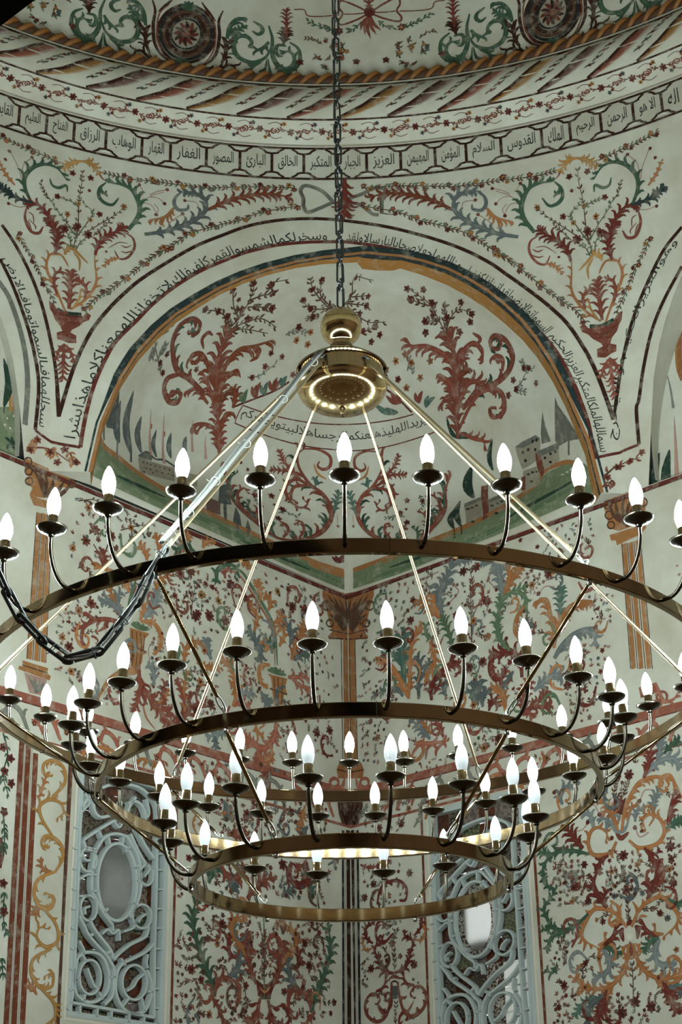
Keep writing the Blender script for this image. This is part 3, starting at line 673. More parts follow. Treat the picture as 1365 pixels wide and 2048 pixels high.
# dark line with an ochre edge round the squinch opening
def edge_uv(x, z, off):
    q = PLx+AX*x; return np.array([th_of(q)*UR, z])
E_ = np.array([edge_uv(x, z, 0) for x, z in fine]); T_, N_ = frame(E_); sgn = np.sign(np.sum((E_-np.array([th_of(PLx+AX*2.05)*UR, 7.2]))*N_, axis=1))[:, None]
a = Art('dr'); up_ = np.clip((E_[:, 1]-6.7)/0.5, 0.25, 1)
a.ribbon(E_+N_*sgn*0.030, 0.026*up_, PAL['d'], PAL['d']*1.15, 0.9); a.ribbon(E_+N_*sgn*0.002, np.full(len(E_), 0.010), PAL['q'], None, 1.2); a.build('painted_arch_line', drum)
PAINT = [
('painted_medallion', 'rv', [
('s','k',23,1,[7489,1328,7507,1218,7563,1120,7646,1057,7738,1039,7823,1070,7884,1145,7910,1248,7894,1360,7840,1456,7758,1520,7663,1538,7576,1506,7514,1432,7489,1328]),
('s','x',26,1,[7513,1325,7529,1227,7579,1141,7652,1084,7734,1068,7809,1096,7863,1163,7886,1254,7872,1352,7824,1438,7751,1494,7667,1510,7590,1482,7535,1416,7513,1325]),
('s','n',30,1,[7539,1321,7553,1236,7595,1162,7658,1113,7729,1100,7794,1124,7841,1181,7860,1260,7848,1344,7807,1419,7744,1467,7672,1480,7605,1456,7558,1400,7539,1321]),
('s','k',32,1,[7565,1316,7576,1245,7612,1184,7665,1142,7724,1131,7779,1151,7818,1200,7835,1265,7824,1336,7789,1399,7737,1439,7676,1451,7620,1431,7581,1383,7565,1316]),
('s','x',18,1,[7589,1312,7598,1254,7627,1204,7671,1170,7720,1160,7765,1177,7797,1217,7811,1270,7802,1329,7773,1380,7730,1414,7680,1423,7635,1407,7602,1367,7589,1312]),
('p','h',0,[7597,1311,7603,1263,7624,1221,7657,1188,7696,1171,7735,1173,7769,1193,7793,1228,7803,1272,7797,1320,7776,1363,7744,1396,7705,1412,7665,1411,7630,1391,7607,1356,7597,1311]),
('l','R',30,[7680,1296,7605,1310]),
('l','k',30,[7682,1284,7616,1252]),
('l','R',30,[7689,1274,7649,1205]),
('l','k',30,[7699,1269,7696,1181]),
('l','R',30,[7709,1270,7743,1187]),
('l','k',30,[7717,1277,7780,1221]),
('l','R',30,[7720,1289,7795,1274]),
('l','k',30,[7718,1301,7784,1332]),
('l','R',30,[7711,1311,7751,1379]),
('l','k',30,[7701,1316,7704,1403]),
('l','R',30,[7691,1315,7656,1398]),
('l','k',30,[7683,1307,7620,1363]),
('f','ro',26,6,[7700,1292]),
('l','g',38,[7696,1494,7760,1533]),
('l','g',38,[7696,1494,7724,1563]),
('l','g',38,[7696,1494,7696,1573]),
('l','g',38,[7696,1494,7663,1570]),
('l','g',38,[7696,1494,7629,1548]),
('l','g',39,[7713,1078,7771,1009]),
('l','g',39,[7713,1078,7739,991]),
('l','g',39,[7713,1078,7711,984]),
('l','g',39,[7713,1078,7683,1007]),
('l','g',39,[7713,1078,7659,1030]),
('s','k',26,0,[7965,1534,7936,1440,7944,1325,7929,1177,7881,1082,7811,1029]),
('s','k',26,0,[7435,1534,7464,1440,7456,1325,7471,1177,7519,1082,7589,1029]),
('s','r',12,0,[7833,1518,7901,1429,7917,1294,7901,1174,7849,1069,7787,1029]),
('s','r',12,0,[7567,1518,7499,1429,7483,1294,7499,1174,7551,1069,7613,1029]),
('A','k',26,5,1,16,[7795,1033,7883,1013,7963,1033,8021,1072,8064,1051,8069,977]),
('A','k',26,5,-1,16,[7605,1033,7517,1013,7437,1033,7379,1072,7336,1051,7331,977]),
('A','k',30,4,0,13,[7965,1081,7990,1143,7997,1218,8014,1275,8056,1290]),
('A','k',30,4,0,13,[7435,1081,7410,1143,7403,1218,7385,1275,7344,1290]),
('s','k',23,0,[7995,1209,7982,1278,7966,1312]),
('s','k',23,0,[7405,1209,7418,1278,7434,1312]),
('s','k',19,0,[7914,1435,7872,1491,7834,1536,7803,1580]),
('s','k',19,0,[7486,1435,7528,1491,7566,1536,7597,1580]),
]),
('painted_scroll', 'rv', [
('s','g',40,0,[8306,1442,8333,1340,8333,1256,8340,1178,8368,1111,8422,1069,8478,1072,8521,1114,8538,1178,8523,1258,8462,1308]),
('s','g',40,0,[7094,1442,7067,1340,7067,1256,7060,1178,7032,1111,6978,1069,6922,1072,6879,1114,6862,1178,6877,1258,6938,1308]),
('A','g',30,5,-1,12,[8418,1075,8472,1095,8497,1149,8485,1204,8448,1228,8418,1205]),
('A','g',30,5,1,12,[6982,1075,6928,1095,6903,1149,6915,1204,6952,1228,6982,1205]),
('s','g',30,0,[8435,1274,8379,1279,8360,1238,8379,1187,8413,1185]),
('s','g',30,0,[6964,1274,7021,1279,7040,1238,7021,1187,6987,1185]),
('A','g',30,5,0,12,[8349,1132,8405,1058,8473,993]),
('A','g',30,5,0,12,[7051,1132,6995,1058,6927,993]),
('s','g',38,0,[8322,1250,8291,1174,8241,1132,8175,1112,8096,1142,8057,1201,8052,1270,8082,1327,8140,1336,8178,1302,8182,1261,8154,1250]),
('s','g',38,0,[7078,1250,7109,1174,7159,1132,7225,1112,7304,1142,7343,1201,7348,1270,7318,1327,7260,1336,7222,1302,7218,1261,7245,1250]),
('A','g',23,5,1,12,[8059,1203,8054,1265,8082,1324,8139,1334]),
('A','g',23,5,-1,12,[7341,1203,7346,1265,7318,1324,7261,1334]),
('A','g',35,4,-1,12,[7999,1298,8020,1401,8067,1472,8122,1493]),
('A','g',35,4,1,12,[7400,1298,7380,1401,7333,1472,7278,1493]),
('A','g',28,4,0,11,[8017,1326,8068,1370,8134,1431]),
('A','g',28,4,0,11,[7383,1326,7332,1370,7266,1431]),
('A','g',30,4,1,11,[8308,1301,8272,1251,8226,1227,8184,1267]),
('A','g',30,4,-1,11,[7092,1301,7128,1251,7174,1227,7216,1267]),
('s','g',31,0,[8190,1471,8250,1431,8260,1390,8229,1361,8185,1387]),
('s','g',31,0,[7210,1471,7150,1431,7140,1390,7171,1361,7215,1387]),
('s','g',25,3,[8306,1160,8311,1091,8323,1024]),
('s','g',25,3,[7094,1160,7089,1091,7077,1024]),
('s','g',23,0,[8298,1153,8281,1061,8247,1033,8282,1011]),
('s','g',23,0,[7102,1153,7119,1061,7153,1033,7118,1011]),
('A','g',27,4,-1,10,[8252,1123,8189,1070,8163,990]),
('A','g',27,4,1,10,[7148,1123,7211,1070,7237,990]),
('s','g',18,2,[8065,1172,8025,1173,8009,1159]),
('s','g',18,2,[7334,1172,7375,1173,7391,1159]),
('A','k',26,4,0,16,[8416,1285,8423,1340,8437,1401]),
('A','k',26,4,0,16,[6984,1285,6977,1340,6963,1401]),
]),
('painted_bow', 'rv', [
('s','r',15,1,[6353,1560,6447,1619,6552,1662,6570,1608,6544,1553,6576,1494,6554,1461,6450,1495,6358,1542]),
('s','r',15,1,[6330,1560,6236,1619,6131,1662,6113,1608,6139,1553,6107,1494,6129,1461,6233,1495,6325,1542]),
('s','r',9,1,[6353,1555,6449,1549,6535,1551]),
('s','r',9,1,[6330,1555,6234,1549,6148,1551]),
('s','r',9,1,[6119,1547,6028,1538,5942,1533,5875,1542,5851,1589,5776,1589]),
('s','r',9,1,[6564,1547,6655,1538,6741,1533,6808,1542,6832,1589,6907,1589]),
('d','R',45,[6341,1559]),
('l','r',26,[6337,1532,6341,1330]),
('l','r',26,[6337,1532,6382,1370]),
('l','r',26,[6337,1532,6297,1364]),
('l','r',26,[6337,1532,6414,1409]),
('l','r',26,[6337,1532,6263,1399]),
('A','r',20,4,0,14,[6347,1587,6346,1682]),
('g','g',34,6,[6279,1479,6215,1419,6167,1415]),
('g','g',34,6,[6404,1479,6469,1419,6516,1415]),
('g','g',36,10,[6082,1409,5976,1446,5868,1500]),
('g','g',36,10,[6601,1409,6708,1446,6816,1500]),
('f','Ry',36,6,[6110,1409]),
('f','Ry',36,6,[6573,1409]),
('b','RroyRs',128,16,[6043,1206]),
('b','RroyRs',128,16,[6640,1206]),
('f','R',31,5,[5821,1133,6233,1136]),
('f','R',31,5,[6863,1133,6450,1136]),
('g','n',27,6,[5982,1298,5924,1340,5857,1346]),
('g','n',27,6,[6701,1298,6759,1340,6826,1346]),
('A','R',22,6,0,15,[5719,1349,5722,1421,5722,1508,5718,1593]),
('A','R',22,6,0,15,[6964,1349,6962,1421,6962,1508,6965,1593]),
]),
('painted_urn', 'dr', [
('p','r',0,[8522,7569,8488,7559,8459,7530,8294,7508,8270,7542,8243,7522,8253,7486,8285,7468,8310,7435,8354,7403,8362,7382,8325,7364,8320,7310,8366,7305,8386,7310,8407,7319,8442,7321,8449,7363,8411,7385,8428,7419,8467,7450,8487,7489,8508,7512]),
('p','r',0,[4798,7569,4832,7559,4861,7530,5026,7508,5050,7542,5077,7522,5067,7486,5035,7468,5010,7435,4966,7403,4958,7382,4995,7364,5000,7310,4954,7305,4934,7310,4913,7319,4878,7321,4871,7363,4909,7385,4892,7419,4853,7450,4833,7489,4812,7512]),
('s','k',6,1,[8459,7523,8380,7500,8298,7503]),
('s','k',6,1,[4861,7523,4940,7500,5022,7503]),
('s','G',24,1,[8458,7531,8382,7519,8302,7522]),
('s','G',24,1,[4862,7531,4938,7519,5018,7522]),
('s','k',5,0,[8483,7498,8404,7462,8310,7447]),
('s','k',5,0,[4837,7498,4916,7462,5010,7447]),
('s','k',5,0,[8398,7385,8376,7350,8386,7310]),
('s','k',5,0,[4922,7385,4944,7350,4934,7310]),
('A','r',22,6,0,15,[8392,7294,8391,7204,8388,7126,8385,7029]),
('A','r',22,6,0,15,[4928,7294,4929,7204,4932,7126,4935,7029]),
('A','r',19,3,0,12,[8390,7295,8427,7238,8440,7163]),
('A','r',19,3,0,12,[4930,7295,4893,7238,4880,7163]),
('A','r',19,3,0,12,[8383,7288,8346,7233,8325,7172]),
('A','r',19,3,0,12,[4937,7288,4974,7233,4995,7172]),
]),
('painted_foliage', 'dr', [
('A','o',20,6,-1,14,[8403,7531,8482,7670,8545,7765,8560,7839,8536,7910,8492,7920]),
('A','o',20,6,1,14,[4917,7531,4838,7670,4775,7765,4760,7839,4784,7910,4828,7920]),
('A','o',18,6,1,14,[8374,7547,8295,7621,8240,7713,8223,7795,8238,7889,8248,7977]),
('A','o',18,6,-1,14,[4946,7547,5025,7621,5080,7713,5097,7795,5082,7889,5072,7977]),
('A','r',29,6,0,13,[8383,7550,8385,7659,8389,7753,8392,7831]),
('A','r',29,6,0,13,[4937,7550,4935,7659,4931,7753,4928,7831]),
('A','r',21,4,0,13,[8472,7635,8498,7704,8492,7785,8446,7813]),
('A','r',21,4,0,13,[4848,7635,4822,7704,4828,7785,4874,7813]),
('A','r',20,4,0,13,[8290,7638,8286,7714,8311,7757,8350,7779]),
('A','r',20,4,0,13,[5030,7638,5034,7714,5009,7757,4970,7779]),
('A','y',14,3,1,14,[8358,7561,8323,7637,8321,7708]),
('A','y',14,3,-1,14,[4962,7561,4997,7637,4999,7708]),
('s','o',15,0,[8535,7904,8471,7929,8431,7894,8410,7859]),
('s','o',15,0,[4785,7904,4849,7929,4889,7894,4910,7859]),
('s','y',19,0,[8444,7961,8397,7997,8345,7959,8286,7905]),
('s','y',19,0,[4876,7961,4923,7997,4975,7959,5034,7905]),
('s','y',15,0,[8388,7975,8343,7919,8337,7840]),
('s','y',15,0,[4932,7975,4977,7919,4983,7840]),
('A','y',20,3,0,12,[8442,7938,8430,7982,8390,8005]),
('A','y',20,3,0,12,[4878,7938,4890,7982,4930,8005]),
('A','R',28,8,0,14,[8507,7922,8499,8022,8523,8110,8578,8164]),
('A','R',28,8,0,14,[4813,7922,4821,8022,4797,8110,4742,8164]),
('A','R',27,8,0,14,[8244,7977,8228,8062,8175,8137,8106,8183,8059,8233]),
('A','R',27,8,0,14,[5076,7977,5092,8062,5145,8137,5214,8183,5261,8233]),
('s','r',18,0,[8064,8184,8005,8150,7989,8078,8026,7997,8082,7974,8120,8032]),
('s','r',18,0,[5256,8184,5315,8150,5331,8078,5294,7997,5238,7974,5200,8032]),
('s','r',9,0,[8010,8091,8044,8069,8080,8080]),
('s','r',9,0,[5310,8091,5276,8069,5240,8080]),
('s','r',9,0,[8001,8051,8042,8028,8078,8034]),
('s','r',9,0,[5319,8051,5278,8028,5242,8034]),
('A','o',15,5,0,12,[8082,7979,8144,7954,8185,7894]),
('A','o',15,5,0,12,[5238,7979,5176,7954,5135,7894]),
('s','r',6,0,[8031,8100,8095,8098,8162,8041]),
('s','r',6,0,[5289,8100,5225,8098,5158,8041]),
('d','R',9,[8173,8014]),
('d','R',9,[5147,8014]),
('f','R',30,6,[8457,8129,8374,8171,8299,8113]),
('f','R',30,6,[4863,8129,4946,8171,5021,8113]),
('g','vn',26,5,[8403,7996,8416,8066,8449,8120]),
('g','vn',26,5,[4917,7996,4904,8066,4871,8120]),
('g','vn',25,5,[8386,7991,8381,8073,8373,8155]),
('g','vn',25,5,[4934,7991,4939,8073,4947,8155]),
('g','vn',25,5,[8369,7995,8345,8056,8300,8105]),
('g','vn',25,5,[4951,7995,4975,8056,5020,8105]),
('g','n',23,6,[8265,8120,8207,8197,8160,8248]),
('g','n',23,6,[5055,8120,5113,8197,5160,8248]),
('A','g',31,9,-1,12,[8704,8251,8752,8337,8759,8427,8707,8521,8629,8572,8543,8568,8472,8499]),
('A','g',31,9,1,12,[4616,8251,4568,8337,4561,8427,4613,8521,4691,8572,4777,8568,4848,8499]),
('s','g',21,0,[8461,8411,8473,8457,8523,8422,8568,8428,8589,8474]),
('s','g',21,0,[4859,8411,4847,8457,4797,8422,4752,8428,4731,8474]),
('A','g',35,10,1,12,[8036,8207,7975,8325,7971,8420,8023,8523,8097,8554,8194,8552]),
('A','g',35,10,-1,12,[5284,8207,5345,8325,5349,8420,5297,8523,5223,8554,5126,8552]),
('s','g',26,0,[8206,8549,8246,8493,8246,8428,8208,8389,8152,8384,8112,8448]),
('s','g',26,0,[5114,8549,5074,8493,5074,8428,5112,8389,5168,8384,5208,8448]),
('A','g',19,2,0,12,[8240,8513,8228,8460,8205,8461]),
('A','g',19,2,0,12,[5080,8513,5092,8460,5115,8461]),
('A','R',28,8,0,12,[8500,8034,8531,8117,8591,8203,8669,8248,8740,8211]),
('A','R',28,8,0,12,[4820,8034,4789,8117,4729,8203,4651,8248,4580,8211]),
('s','r',23,0,[8727,8208,8734,8114,8690,8031,8631,8034,8605,8095]),
('s','r',23,0,[4593,8208,4586,8114,4630,8031,4689,8034,4715,8095]),
('s','r',9,0,[8707,8115,8659,8079,8657,8053]),
('s','r',9,0,[4613,8115,4661,8079,4663,8053]),
('s','r',9,0,[8716,8167,8682,8152,8669,8094]),
('s','r',9,0,[4604,8167,4638,8152,4651,8094]),
('s','r',9,0,[8680,8035,8701,8081,8715,8103]),
('s','r',9,0,[4640,8035,4619,8081,4605,8103]),
('A','d',26,7,0,12,[8693,8246,8804,8241,8871,8263,8931,8287]),
('A','d',26,7,0,12,[4627,8246,4516,8241,4449,8263,4389,8287]),
('A','o',19,4,0,9,[8824,8335,8894,8398,8946,8481]),
('A','o',19,4,0,9,[4496,8335,4426,8398,4374,8481]),
('A','y',21,5,0,13,[8380,8674,8450,8639,8506,8575]),
('A','y',21,5,0,13,[4940,8674,4870,8639,4814,8575]),
('A','y',21,5,0,13,[8380,8674,8311,8672,8254,8607]),
('A','y',21,5,0,13,[4940,8674,5009,8672,5066,8607]),
('s','r',17,2,[8258,8616,8236,8579,8190,8548]),
('s','r',17,2,[5062,8616,5084,8579,5130,8548]),
('f','R',25,5,[8436,8563,8311,8559,8526,8353,8234,8291]),
('f','R',25,5,[4884,8563,5009,8559,4794,8353,5086,8291]),
('f','o',24,5,[8073,8386,8447,8244]),
('f','o',24,5,[5247,8386,4873,8244]),
('f','R',33,6,[8460,8124,8381,8156,8301,8125]),
('f','R',33,6,[4860,8124,4939,8156,5019,8125]),
('f','y',20,5,[8378,8342,8293,8235]),
('f','y',20,5,[4942,8342,5027,8235]),
('g','n',29,12,[8371,8076,8371,8210,8377,8335,8376,8407,8368,8519,8373,8600]),
('g','n',29,12,[4949,8076,4949,8210,4943,8335,4944,8407,4952,8519,4947,8600]),
('g','vn',26,8,[8385,8100,8455,8188,8544,8274,8563,8313]),
('g','vn',26,8,[4935,8100,4865,8188,4776,8274,4757,8313]),
('g','vn',25,8,[8366,8103,8301,8234,8282,8301,8357,8362]),
('g','vn',25,8,[4954,8103,5019,8234,5038,8301,4963,8362]),
('g','vn',26,5,[8379,8334,8452,8351,8525,8349]),
('g','vn',26,5,[4941,8334,4868,8351,4795,8349]),
('g','n',25,9,[8339,8109,8222,8223,8147,8292,8072,8377]),
('g','n',25,9,[4981,8109,5098,8223,5173,8292,5248,8377]),
('g','n',22,5,[8468,8050,8452,8153,8447,8235]),
('g','n',22,5,[4852,8050,4868,8153,4873,8235]),
('g','n',26,6,[8571,8310,8625,8365,8651,8438]),
('g','n',26,6,[4749,8310,4695,8365,4669,8438]),
('s','p',5,1,[8783,8399,8806,8475,8872,8582]),
('s','p',5,1,[4537,8399,4514,8475,4448,8582]),
('s','p',5,1,[8777,8420,8776,8514,8725,8589]),
('s','p',5,1,[4543,8420,4544,8514,4595,8589]),
('s','p',5,1,[8696,8229,8774,8181,8848,8178]),
('s','p',5,1,[4624,8229,4546,8181,4472,8178]),
('d','R',12,[8880,8583,8723,8594,8855,8177,8903,8508,8314,8459,7978,8580]),
('d','R',12,[4440,8583,4597,8594,4465,8177,4417,8508,5006,8459,5342,8580]),
('s','p',5,1,[7952,8452,7886,8511,7807,8554]),
('s','p',5,1,[5368,8452,5434,8511,5513,8554]),
('s','p',5,1,[7954,8499,7952,8537,7978,8580]),
('s','p',5,1,[5366,8499,5368,8537,5342,8580]),
('s','p',5,1,[7956,8441,7891,8434,7849,8366]),
('s','p',5,1,[5364,8441,5429,8434,5471,8366]),
('d','R',12,[7852,8360]),
('d','R',12,[5468,8360]),
]),
('painted_branch', 'dr', [
('A','zR',32,10,0,15,[7499,8454,7385,8530,7280,8579,7155,8616,7039,8623,6923,8595]),
('A','zR',32,10,0,15,[5821,8454,5935,8530,6040,8579,6165,8616,6281,8623,6397,8595]),
('A','s',35,11,0,13,[7927,8191,7797,8231,7704,8281,7611,8339,7522,8436,7525,8540,7598,8582,7698,8569]),
('A','s',35,11,0,13,[5393,8191,5523,8231,5616,8281,5709,8339,5798,8436,5795,8540,5722,8582,5622,8569]),
('s','s',27,0,[7684,8575,7726,8522,7733,8464,7699,8423,7642,8440,7638,8478]),
('s','s',27,0,[5636,8575,5594,8522,5587,8464,5621,8423,5678,8440,5682,8478]),
('A','o',23,7,-1,16,[7735,8433,7792,8352,7904,8306]),
('A','o',23,7,1,16,[5585,8433,5528,8352,5416,8306]),
('s','p',5,1,[7663,8505,7586,8503,7566,8459]),
('s','p',5,1,[5657,8505,5734,8503,5754,8459]),
('d','R',13,[7663,8505,7674,8393,7785,8575,7800,8458,7854,8359]),
('d','R',13,[5657,8505,5646,8393,5535,8575,5520,8458,5466,8359]),
('s','p',5,1,[7902,8514,7846,8553,7785,8575]),
('s','p',5,1,[5418,8514,5474,8553,5535,8575]),
('s','p',5,1,[7771,8299,7716,8358,7674,8393]),
('s','p',5,1,[5549,8299,5604,8358,5646,8393]),
('s','p',5,1,[7902,8497,7844,8496,7800,8458]),
('s','p',5,1,[5418,8497,5476,8496,5520,8458]),
('s','p',5,1,[7871,8446,7841,8406,7854,8359]),
('s','p',5,1,[5449,8446,5479,8406,5466,8359]),
]),
('painted_garland', 'dr', [
('n','x',36,[6884,8675,6942,8685,7165,8680,7387,8653,7522,8633,7647,8633,7811,8630,7908,8644]),
('n','x',36,[6436,8675,6378,8685,6155,8680,5933,8653,5798,8633,5673,8633,5509,8630,5412,8644]),
('n','x',36,[6866,8531,6904,8527,7135,8466,7287,8384,7382,8352,7609,8248,7738,8130,7883,8008]),
('n','x',36,[6454,8531,6416,8527,6185,8466,6033,8384,5938,8352,5711,8248,5582,8130,5437,8008]),
('n','x',35,[7838,8636,7890,8626,8084,8614,8238,8623]),
('n','x',35,[5482,8636,5430,8626,5236,8614,5082,8623]),
('n','x',34,[8522,8616,8671,8641,8787,8652,8878,8667,8961,8680]),
('n','x',34,[4798,8616,4649,8641,4533,8652,4442,8667,4359,8680]),
('n','x',33,[7761,8110,7803,8081,7926,7955,8072,7792,8177,7688,8229,7641,8284,7547]),
('n','x',33,[5559,8110,5517,8081,5394,7955,5248,7792,5143,7688,5091,7641,5036,7547]),
('n','x',31,[8774,7992,8738,7924,8647,7814,8578,7705,8477,7563]),
('n','x',31,[4546,7992,4582,7924,4673,7814,4742,7705,4843,7563]),
]),
('painted_bow', 'dr', [
('s','e',28,1,[6634,8568,6705,8654,6782,8697,6839,8703,6862,8658,6843,8599,6841,8529,6813,8483,6736,8514,6639,8566]),
('s','e',27,1,[6532,8593,6435,8631,6357,8673,6289,8669,6276,8639,6297,8577,6304,8464]),
('s','e',27,1,[6533,8567,6447,8539,6371,8467,6324,8453]),
('s','n',9,1,[6860,8658,6836,8594,6843,8518]),
('s','n',8,1,[6282,8645,6309,8578,6308,8464]),
('A','R',36,7,0,16,[6554,8770,6554,8646,6556,8542,6559,8432]),
('s','k',6,1,[6270,8650,6164,8645]),
('s','k',6,1,[6304,8466,6200,8444]),
]),
('painted_arch_border', 'dr', [
('s','k',25,1,[8389,6794,8328,7117,8252,7364,8156,7550,8029,7729,7894,7878,7607,8125,7382,8264,7192,8359,6944,8419,6655,8425,6309,8364,6026,8267,5795,8158,5610,8035,5479,7915,5332,7772,5228,7657,5141,7536,5062,7357,5017,7203,4983,7028,4962,6892]),
('s','R',25,1,[8249,6578,8243,6679,8224,6852,8192,7026,8137,7205,8072,7355,7946,7526,7856,7651,7716,7803,7546,7948,7369,8058,7221,8135,7027,8201,6832,8233,6667,8240,6561,8240,6368,8208,6176,8157,5986,8080,5802,7971,5648,7859,5494,7730,5375,7582,5242,7375,5164,7169,5125,6999,5102,6858,5093,6638]),
('s','k',25,1,[8886,7999,8774,7875,8662,7710,8569,7527,8486,7293,8429,7080,8388,6780]),
('s','k',25,1,[8879,7741,8773,7576,8650,7327,8571,7102,8537,6921,8536,6639]),
('s','k',23,1,[4327,7977,4472,7867,4614,7687,4717,7531,4790,7390,4868,7192,4924,7019,4961,6899]),
('s','k',23,1,[4373,7718,4528,7537,4637,7366,4725,7154,4784,6968,4811,6905,4829,6684]),
('s','R',19,1,[8249,6578,8398,6600,8536,6639]),
('s','R',18,1,[5093,6638,4956,6675,4829,6684]),
('s','e',36,1,[8883,7581,8786,7471,8676,7222,8618,6959,8608,6648]),
]),
('painted_blossom', 'dr', [
('g','or',46,5,[8560,6513,8424,6550,8303,6472]),
('g','or',49,5,[8531,6576,8550,6482]),
('g','or',44,5,[8396,6569,8436,6494]),
('g','or',44,5,[8308,6540,8273,6456]),
('f','r',28,5,[8514,6583,8422,6534,8338,6556,8269,6473,8375,6468,8559,6496]),
('g','rn',39,5,[5047,6528,4966,6596,4839,6602]),
('g','rn',38,5,[5017,6496,5049,6446]),
('f','r',25,5,[5041,6511,4981,6579,4897,6600,4819,6627]),
]),
('inscription_band', 'dr', [
('T','x',92,'لاتخفاناللهمعناكلاماهذابشرا',[8261,6629,8222,6870,8161,7090,8094,7286,7966,7479,7836,7646,7703,7796]),
('T','x',100,'وسخرلكمالشمسوالقمركلفيفلك',[7693,7805,7529,7942,7362,8054,7210,8123,7020,8189,6828,8225,6681,8232]),
('T','x',99,'مناللهماجعلاصحابالنارسالاولقد',[6555,8228,6368,8200,6176,8149,5987,8068,5812,7968]),
('T','x',92,'السمواتوالارضولقداتيناذلكفضل',[5790,7951,5649,7848,5495,7719,5384,7583,5308,7472]),
('T','x',84,'بسماللهالملكالمتكبرالعزيزالحكيم',[5295,7450,5232,7354,5157,7148,5119,6979,5098,6838,5089,6675]),
('T','x',79,'سبحللهمافيالسمواتومافيالارض',[8875,7742,8770,7578,8647,7328,8567,7104,8537,6921,8533,6678]),
('T','x',73,'وهوالعزيزالحكيمهوالذياخرج',[4944,6755,4888,6999,4822,7209,4727,7412,4613,7593,4485,7753,4356,7869]),
]),
('painted_ground', 'co', [
('p','a',0,[330,6501,1005,6469,1431,6455,2081,6445,2646,6433,2997,6438,3000,6562,2721,6542,2346,6567,1870,6613,1397,6696,996,6806,557,6876,336,6868]),
('p','a',0,[2997,6438,3401,6420,4192,6447,4692,6471,5670,6528,5665,6788,5442,6877,5148,6947,4901,6943,4698,6857,4435,6757,4030,6645,3417,6584,3000,6562]),
('s','q',70,1,[335,6904,668,6844,993,6820,1395,6719,1870,6627,2346,6578,2722,6546,2989,6565]),
('s','q',56,1,[3008,6567,3417,6584,4030,6645,4435,6757,4698,6857,4889,6974,5160,6963,5372,6874]),
('s','v',43,0,[632,6627,1417,6537,1957,6520,2496,6496,2948,6482]),
('s','v',41,0,[3063,6470,3593,6457,4204,6501,4875,6612,5600,6690]),
('s','G',41,0,[969,6590,1560,6582]),
('s','G',29,0,[2195,6477,2720,6479]),
('s','G',28,0,[3331,6499,3789,6485]),
('s','G',40,0,[4217,6548,4643,6638,5170,6719]),
]),
('painted_cypress', 'co', [
('p','s',0,[510,7458,476,7359,408,7177,371,7068,519,7037,706,7086,728,7210,611,7368]),
('s','s',73,0,[515,7475,544,7548,614,7662]),
('s','s',37,1,[387,7020,587,6909]),
('l','s',139,[887,6994,665,7378]),
('l','s',127,[1099,6978,852,7535]),
('l','s',87,[1214,7063,1099,7398]),
('l','s',52,[1397,7112,1331,7359]),
('l','s',55,[1557,7178,1504,7385]),
('l','s',47,[1691,7273,1669,7399]),
('s','s',24,1,[852,7015,956,6800]),
('s','s',23,1,[1089,7007,1143,6856]),
('s','s',25,1,[2079,6899,2080,6505]),
('s','s',22,1,[2177,6703,2175,6522]),
('p','s',0,[2029,7071,2100,7118,2128,6893,2022,6844]),
('p','s',0,[2050,7043,2101,7073,2133,6875,2019,6832]),
('s','s',21,1,[2080,6872,2081,6495]),
('p','s',0,[2165,6865,2197,6771,2206,6631,2136,6611]),
('s','s',15,1,[2171,6621,2174,6506]),
('p','s',0,[2258,6741,2282,6608,2229,6587]),
('s','s',13,1,[2256,6615,2256,6502]),
('p','e',0,[5301,7613,5323,7528,5556,7190,5567,7111,5338,7154,5174,7156,5171,7235]),
('s','e',26,1,[5368,7159,5272,7014]),
('p','e',0,[5074,7543,5083,7409,5109,7246,4989,7265,5008,7369]),
('l','G',94,[4147,6965,4214,7294]),
('l','G',51,[4411,7202,4438,7462]),
('l','G',49,[3857,6653,3929,6881]),
('l','G',56,[3916,6659,4030,6977]),
('s','n',12,1,[3867,6667,3840,6548]),
('s','n',12,1,[3926,6673,3902,6563]),
]),
('painted_town', 'co', [
('s','p',31,2,[1337,7100,1206,7495]),
('s','p',29,2,[1493,7084,1380,7511]),
('s','p',26,2,[1886,7274,1854,7446]),
('s','p',26,2,[1755,7298,1697,7530]),
('s','m',40,1,[1251,7363,1271,7370]),
('s','m',38,1,[1424,7353,1442,7358]),
('p','h',0,[1201,6984,1596,7089,1628,6906,1287,6776]),
('s','s',23,1,[1199,7001,1280,7112,1388,7084,1490,7127,1632,7100]),
('p','e',0,[1210,6991,1267,7104,1358,7090,1354,7038]),
('p','h',0,[1644,7092,1827,7108,1833,6959,1670,6939]),
('p','i',0,[1921,6868,2041,6857,2040,6658,1925,6642]),
('d','n',11,[1273,6952,1314,6963,1353,6973,1405,6989,1454,7006,1504,7022,1553,7032,1318,6885,1368,6904,1430,6923,1491,6941,1549,6966,1316,6819,1596,6972,1403,6869]),
('p','h',0,[4683,7341,4920,7371,4986,7316,4922,7136,4698,7095]),
('P','e',0,[4683,7341,4779,7363,4939,7372,4988,7322,4923,7318,4765,7305]),
('p','h',0,[4939,7154,5175,7138,5118,7014,4898,6987]),
('P','e',0,[4901,7219,5172,7196,5188,7133,4937,7149]),
('P','r',0,[4891,7215,4940,7148,4902,6995,4826,6907,4837,7031]),
('p','h',0,[4692,7079,4886,7059,4753,6845,4575,6822]),
('p','h',0,[4030,6884,4197,6913,4085,6637,3955,6633]),
('P','r',0,[4260,7077,4325,7069,4151,6653,4094,6632]),
('p','h',0,[4229,6845,4403,6856,4322,6679,4151,6653]),
('P','e',0,[4048,6929,4214,6953,4193,6906,4028,6879]),
('P','e',0,[4249,6887,4432,6905,4405,6855,4227,6840]),
('P','r',0,[4646,7014,4690,7010,4589,6838,4550,6839]),
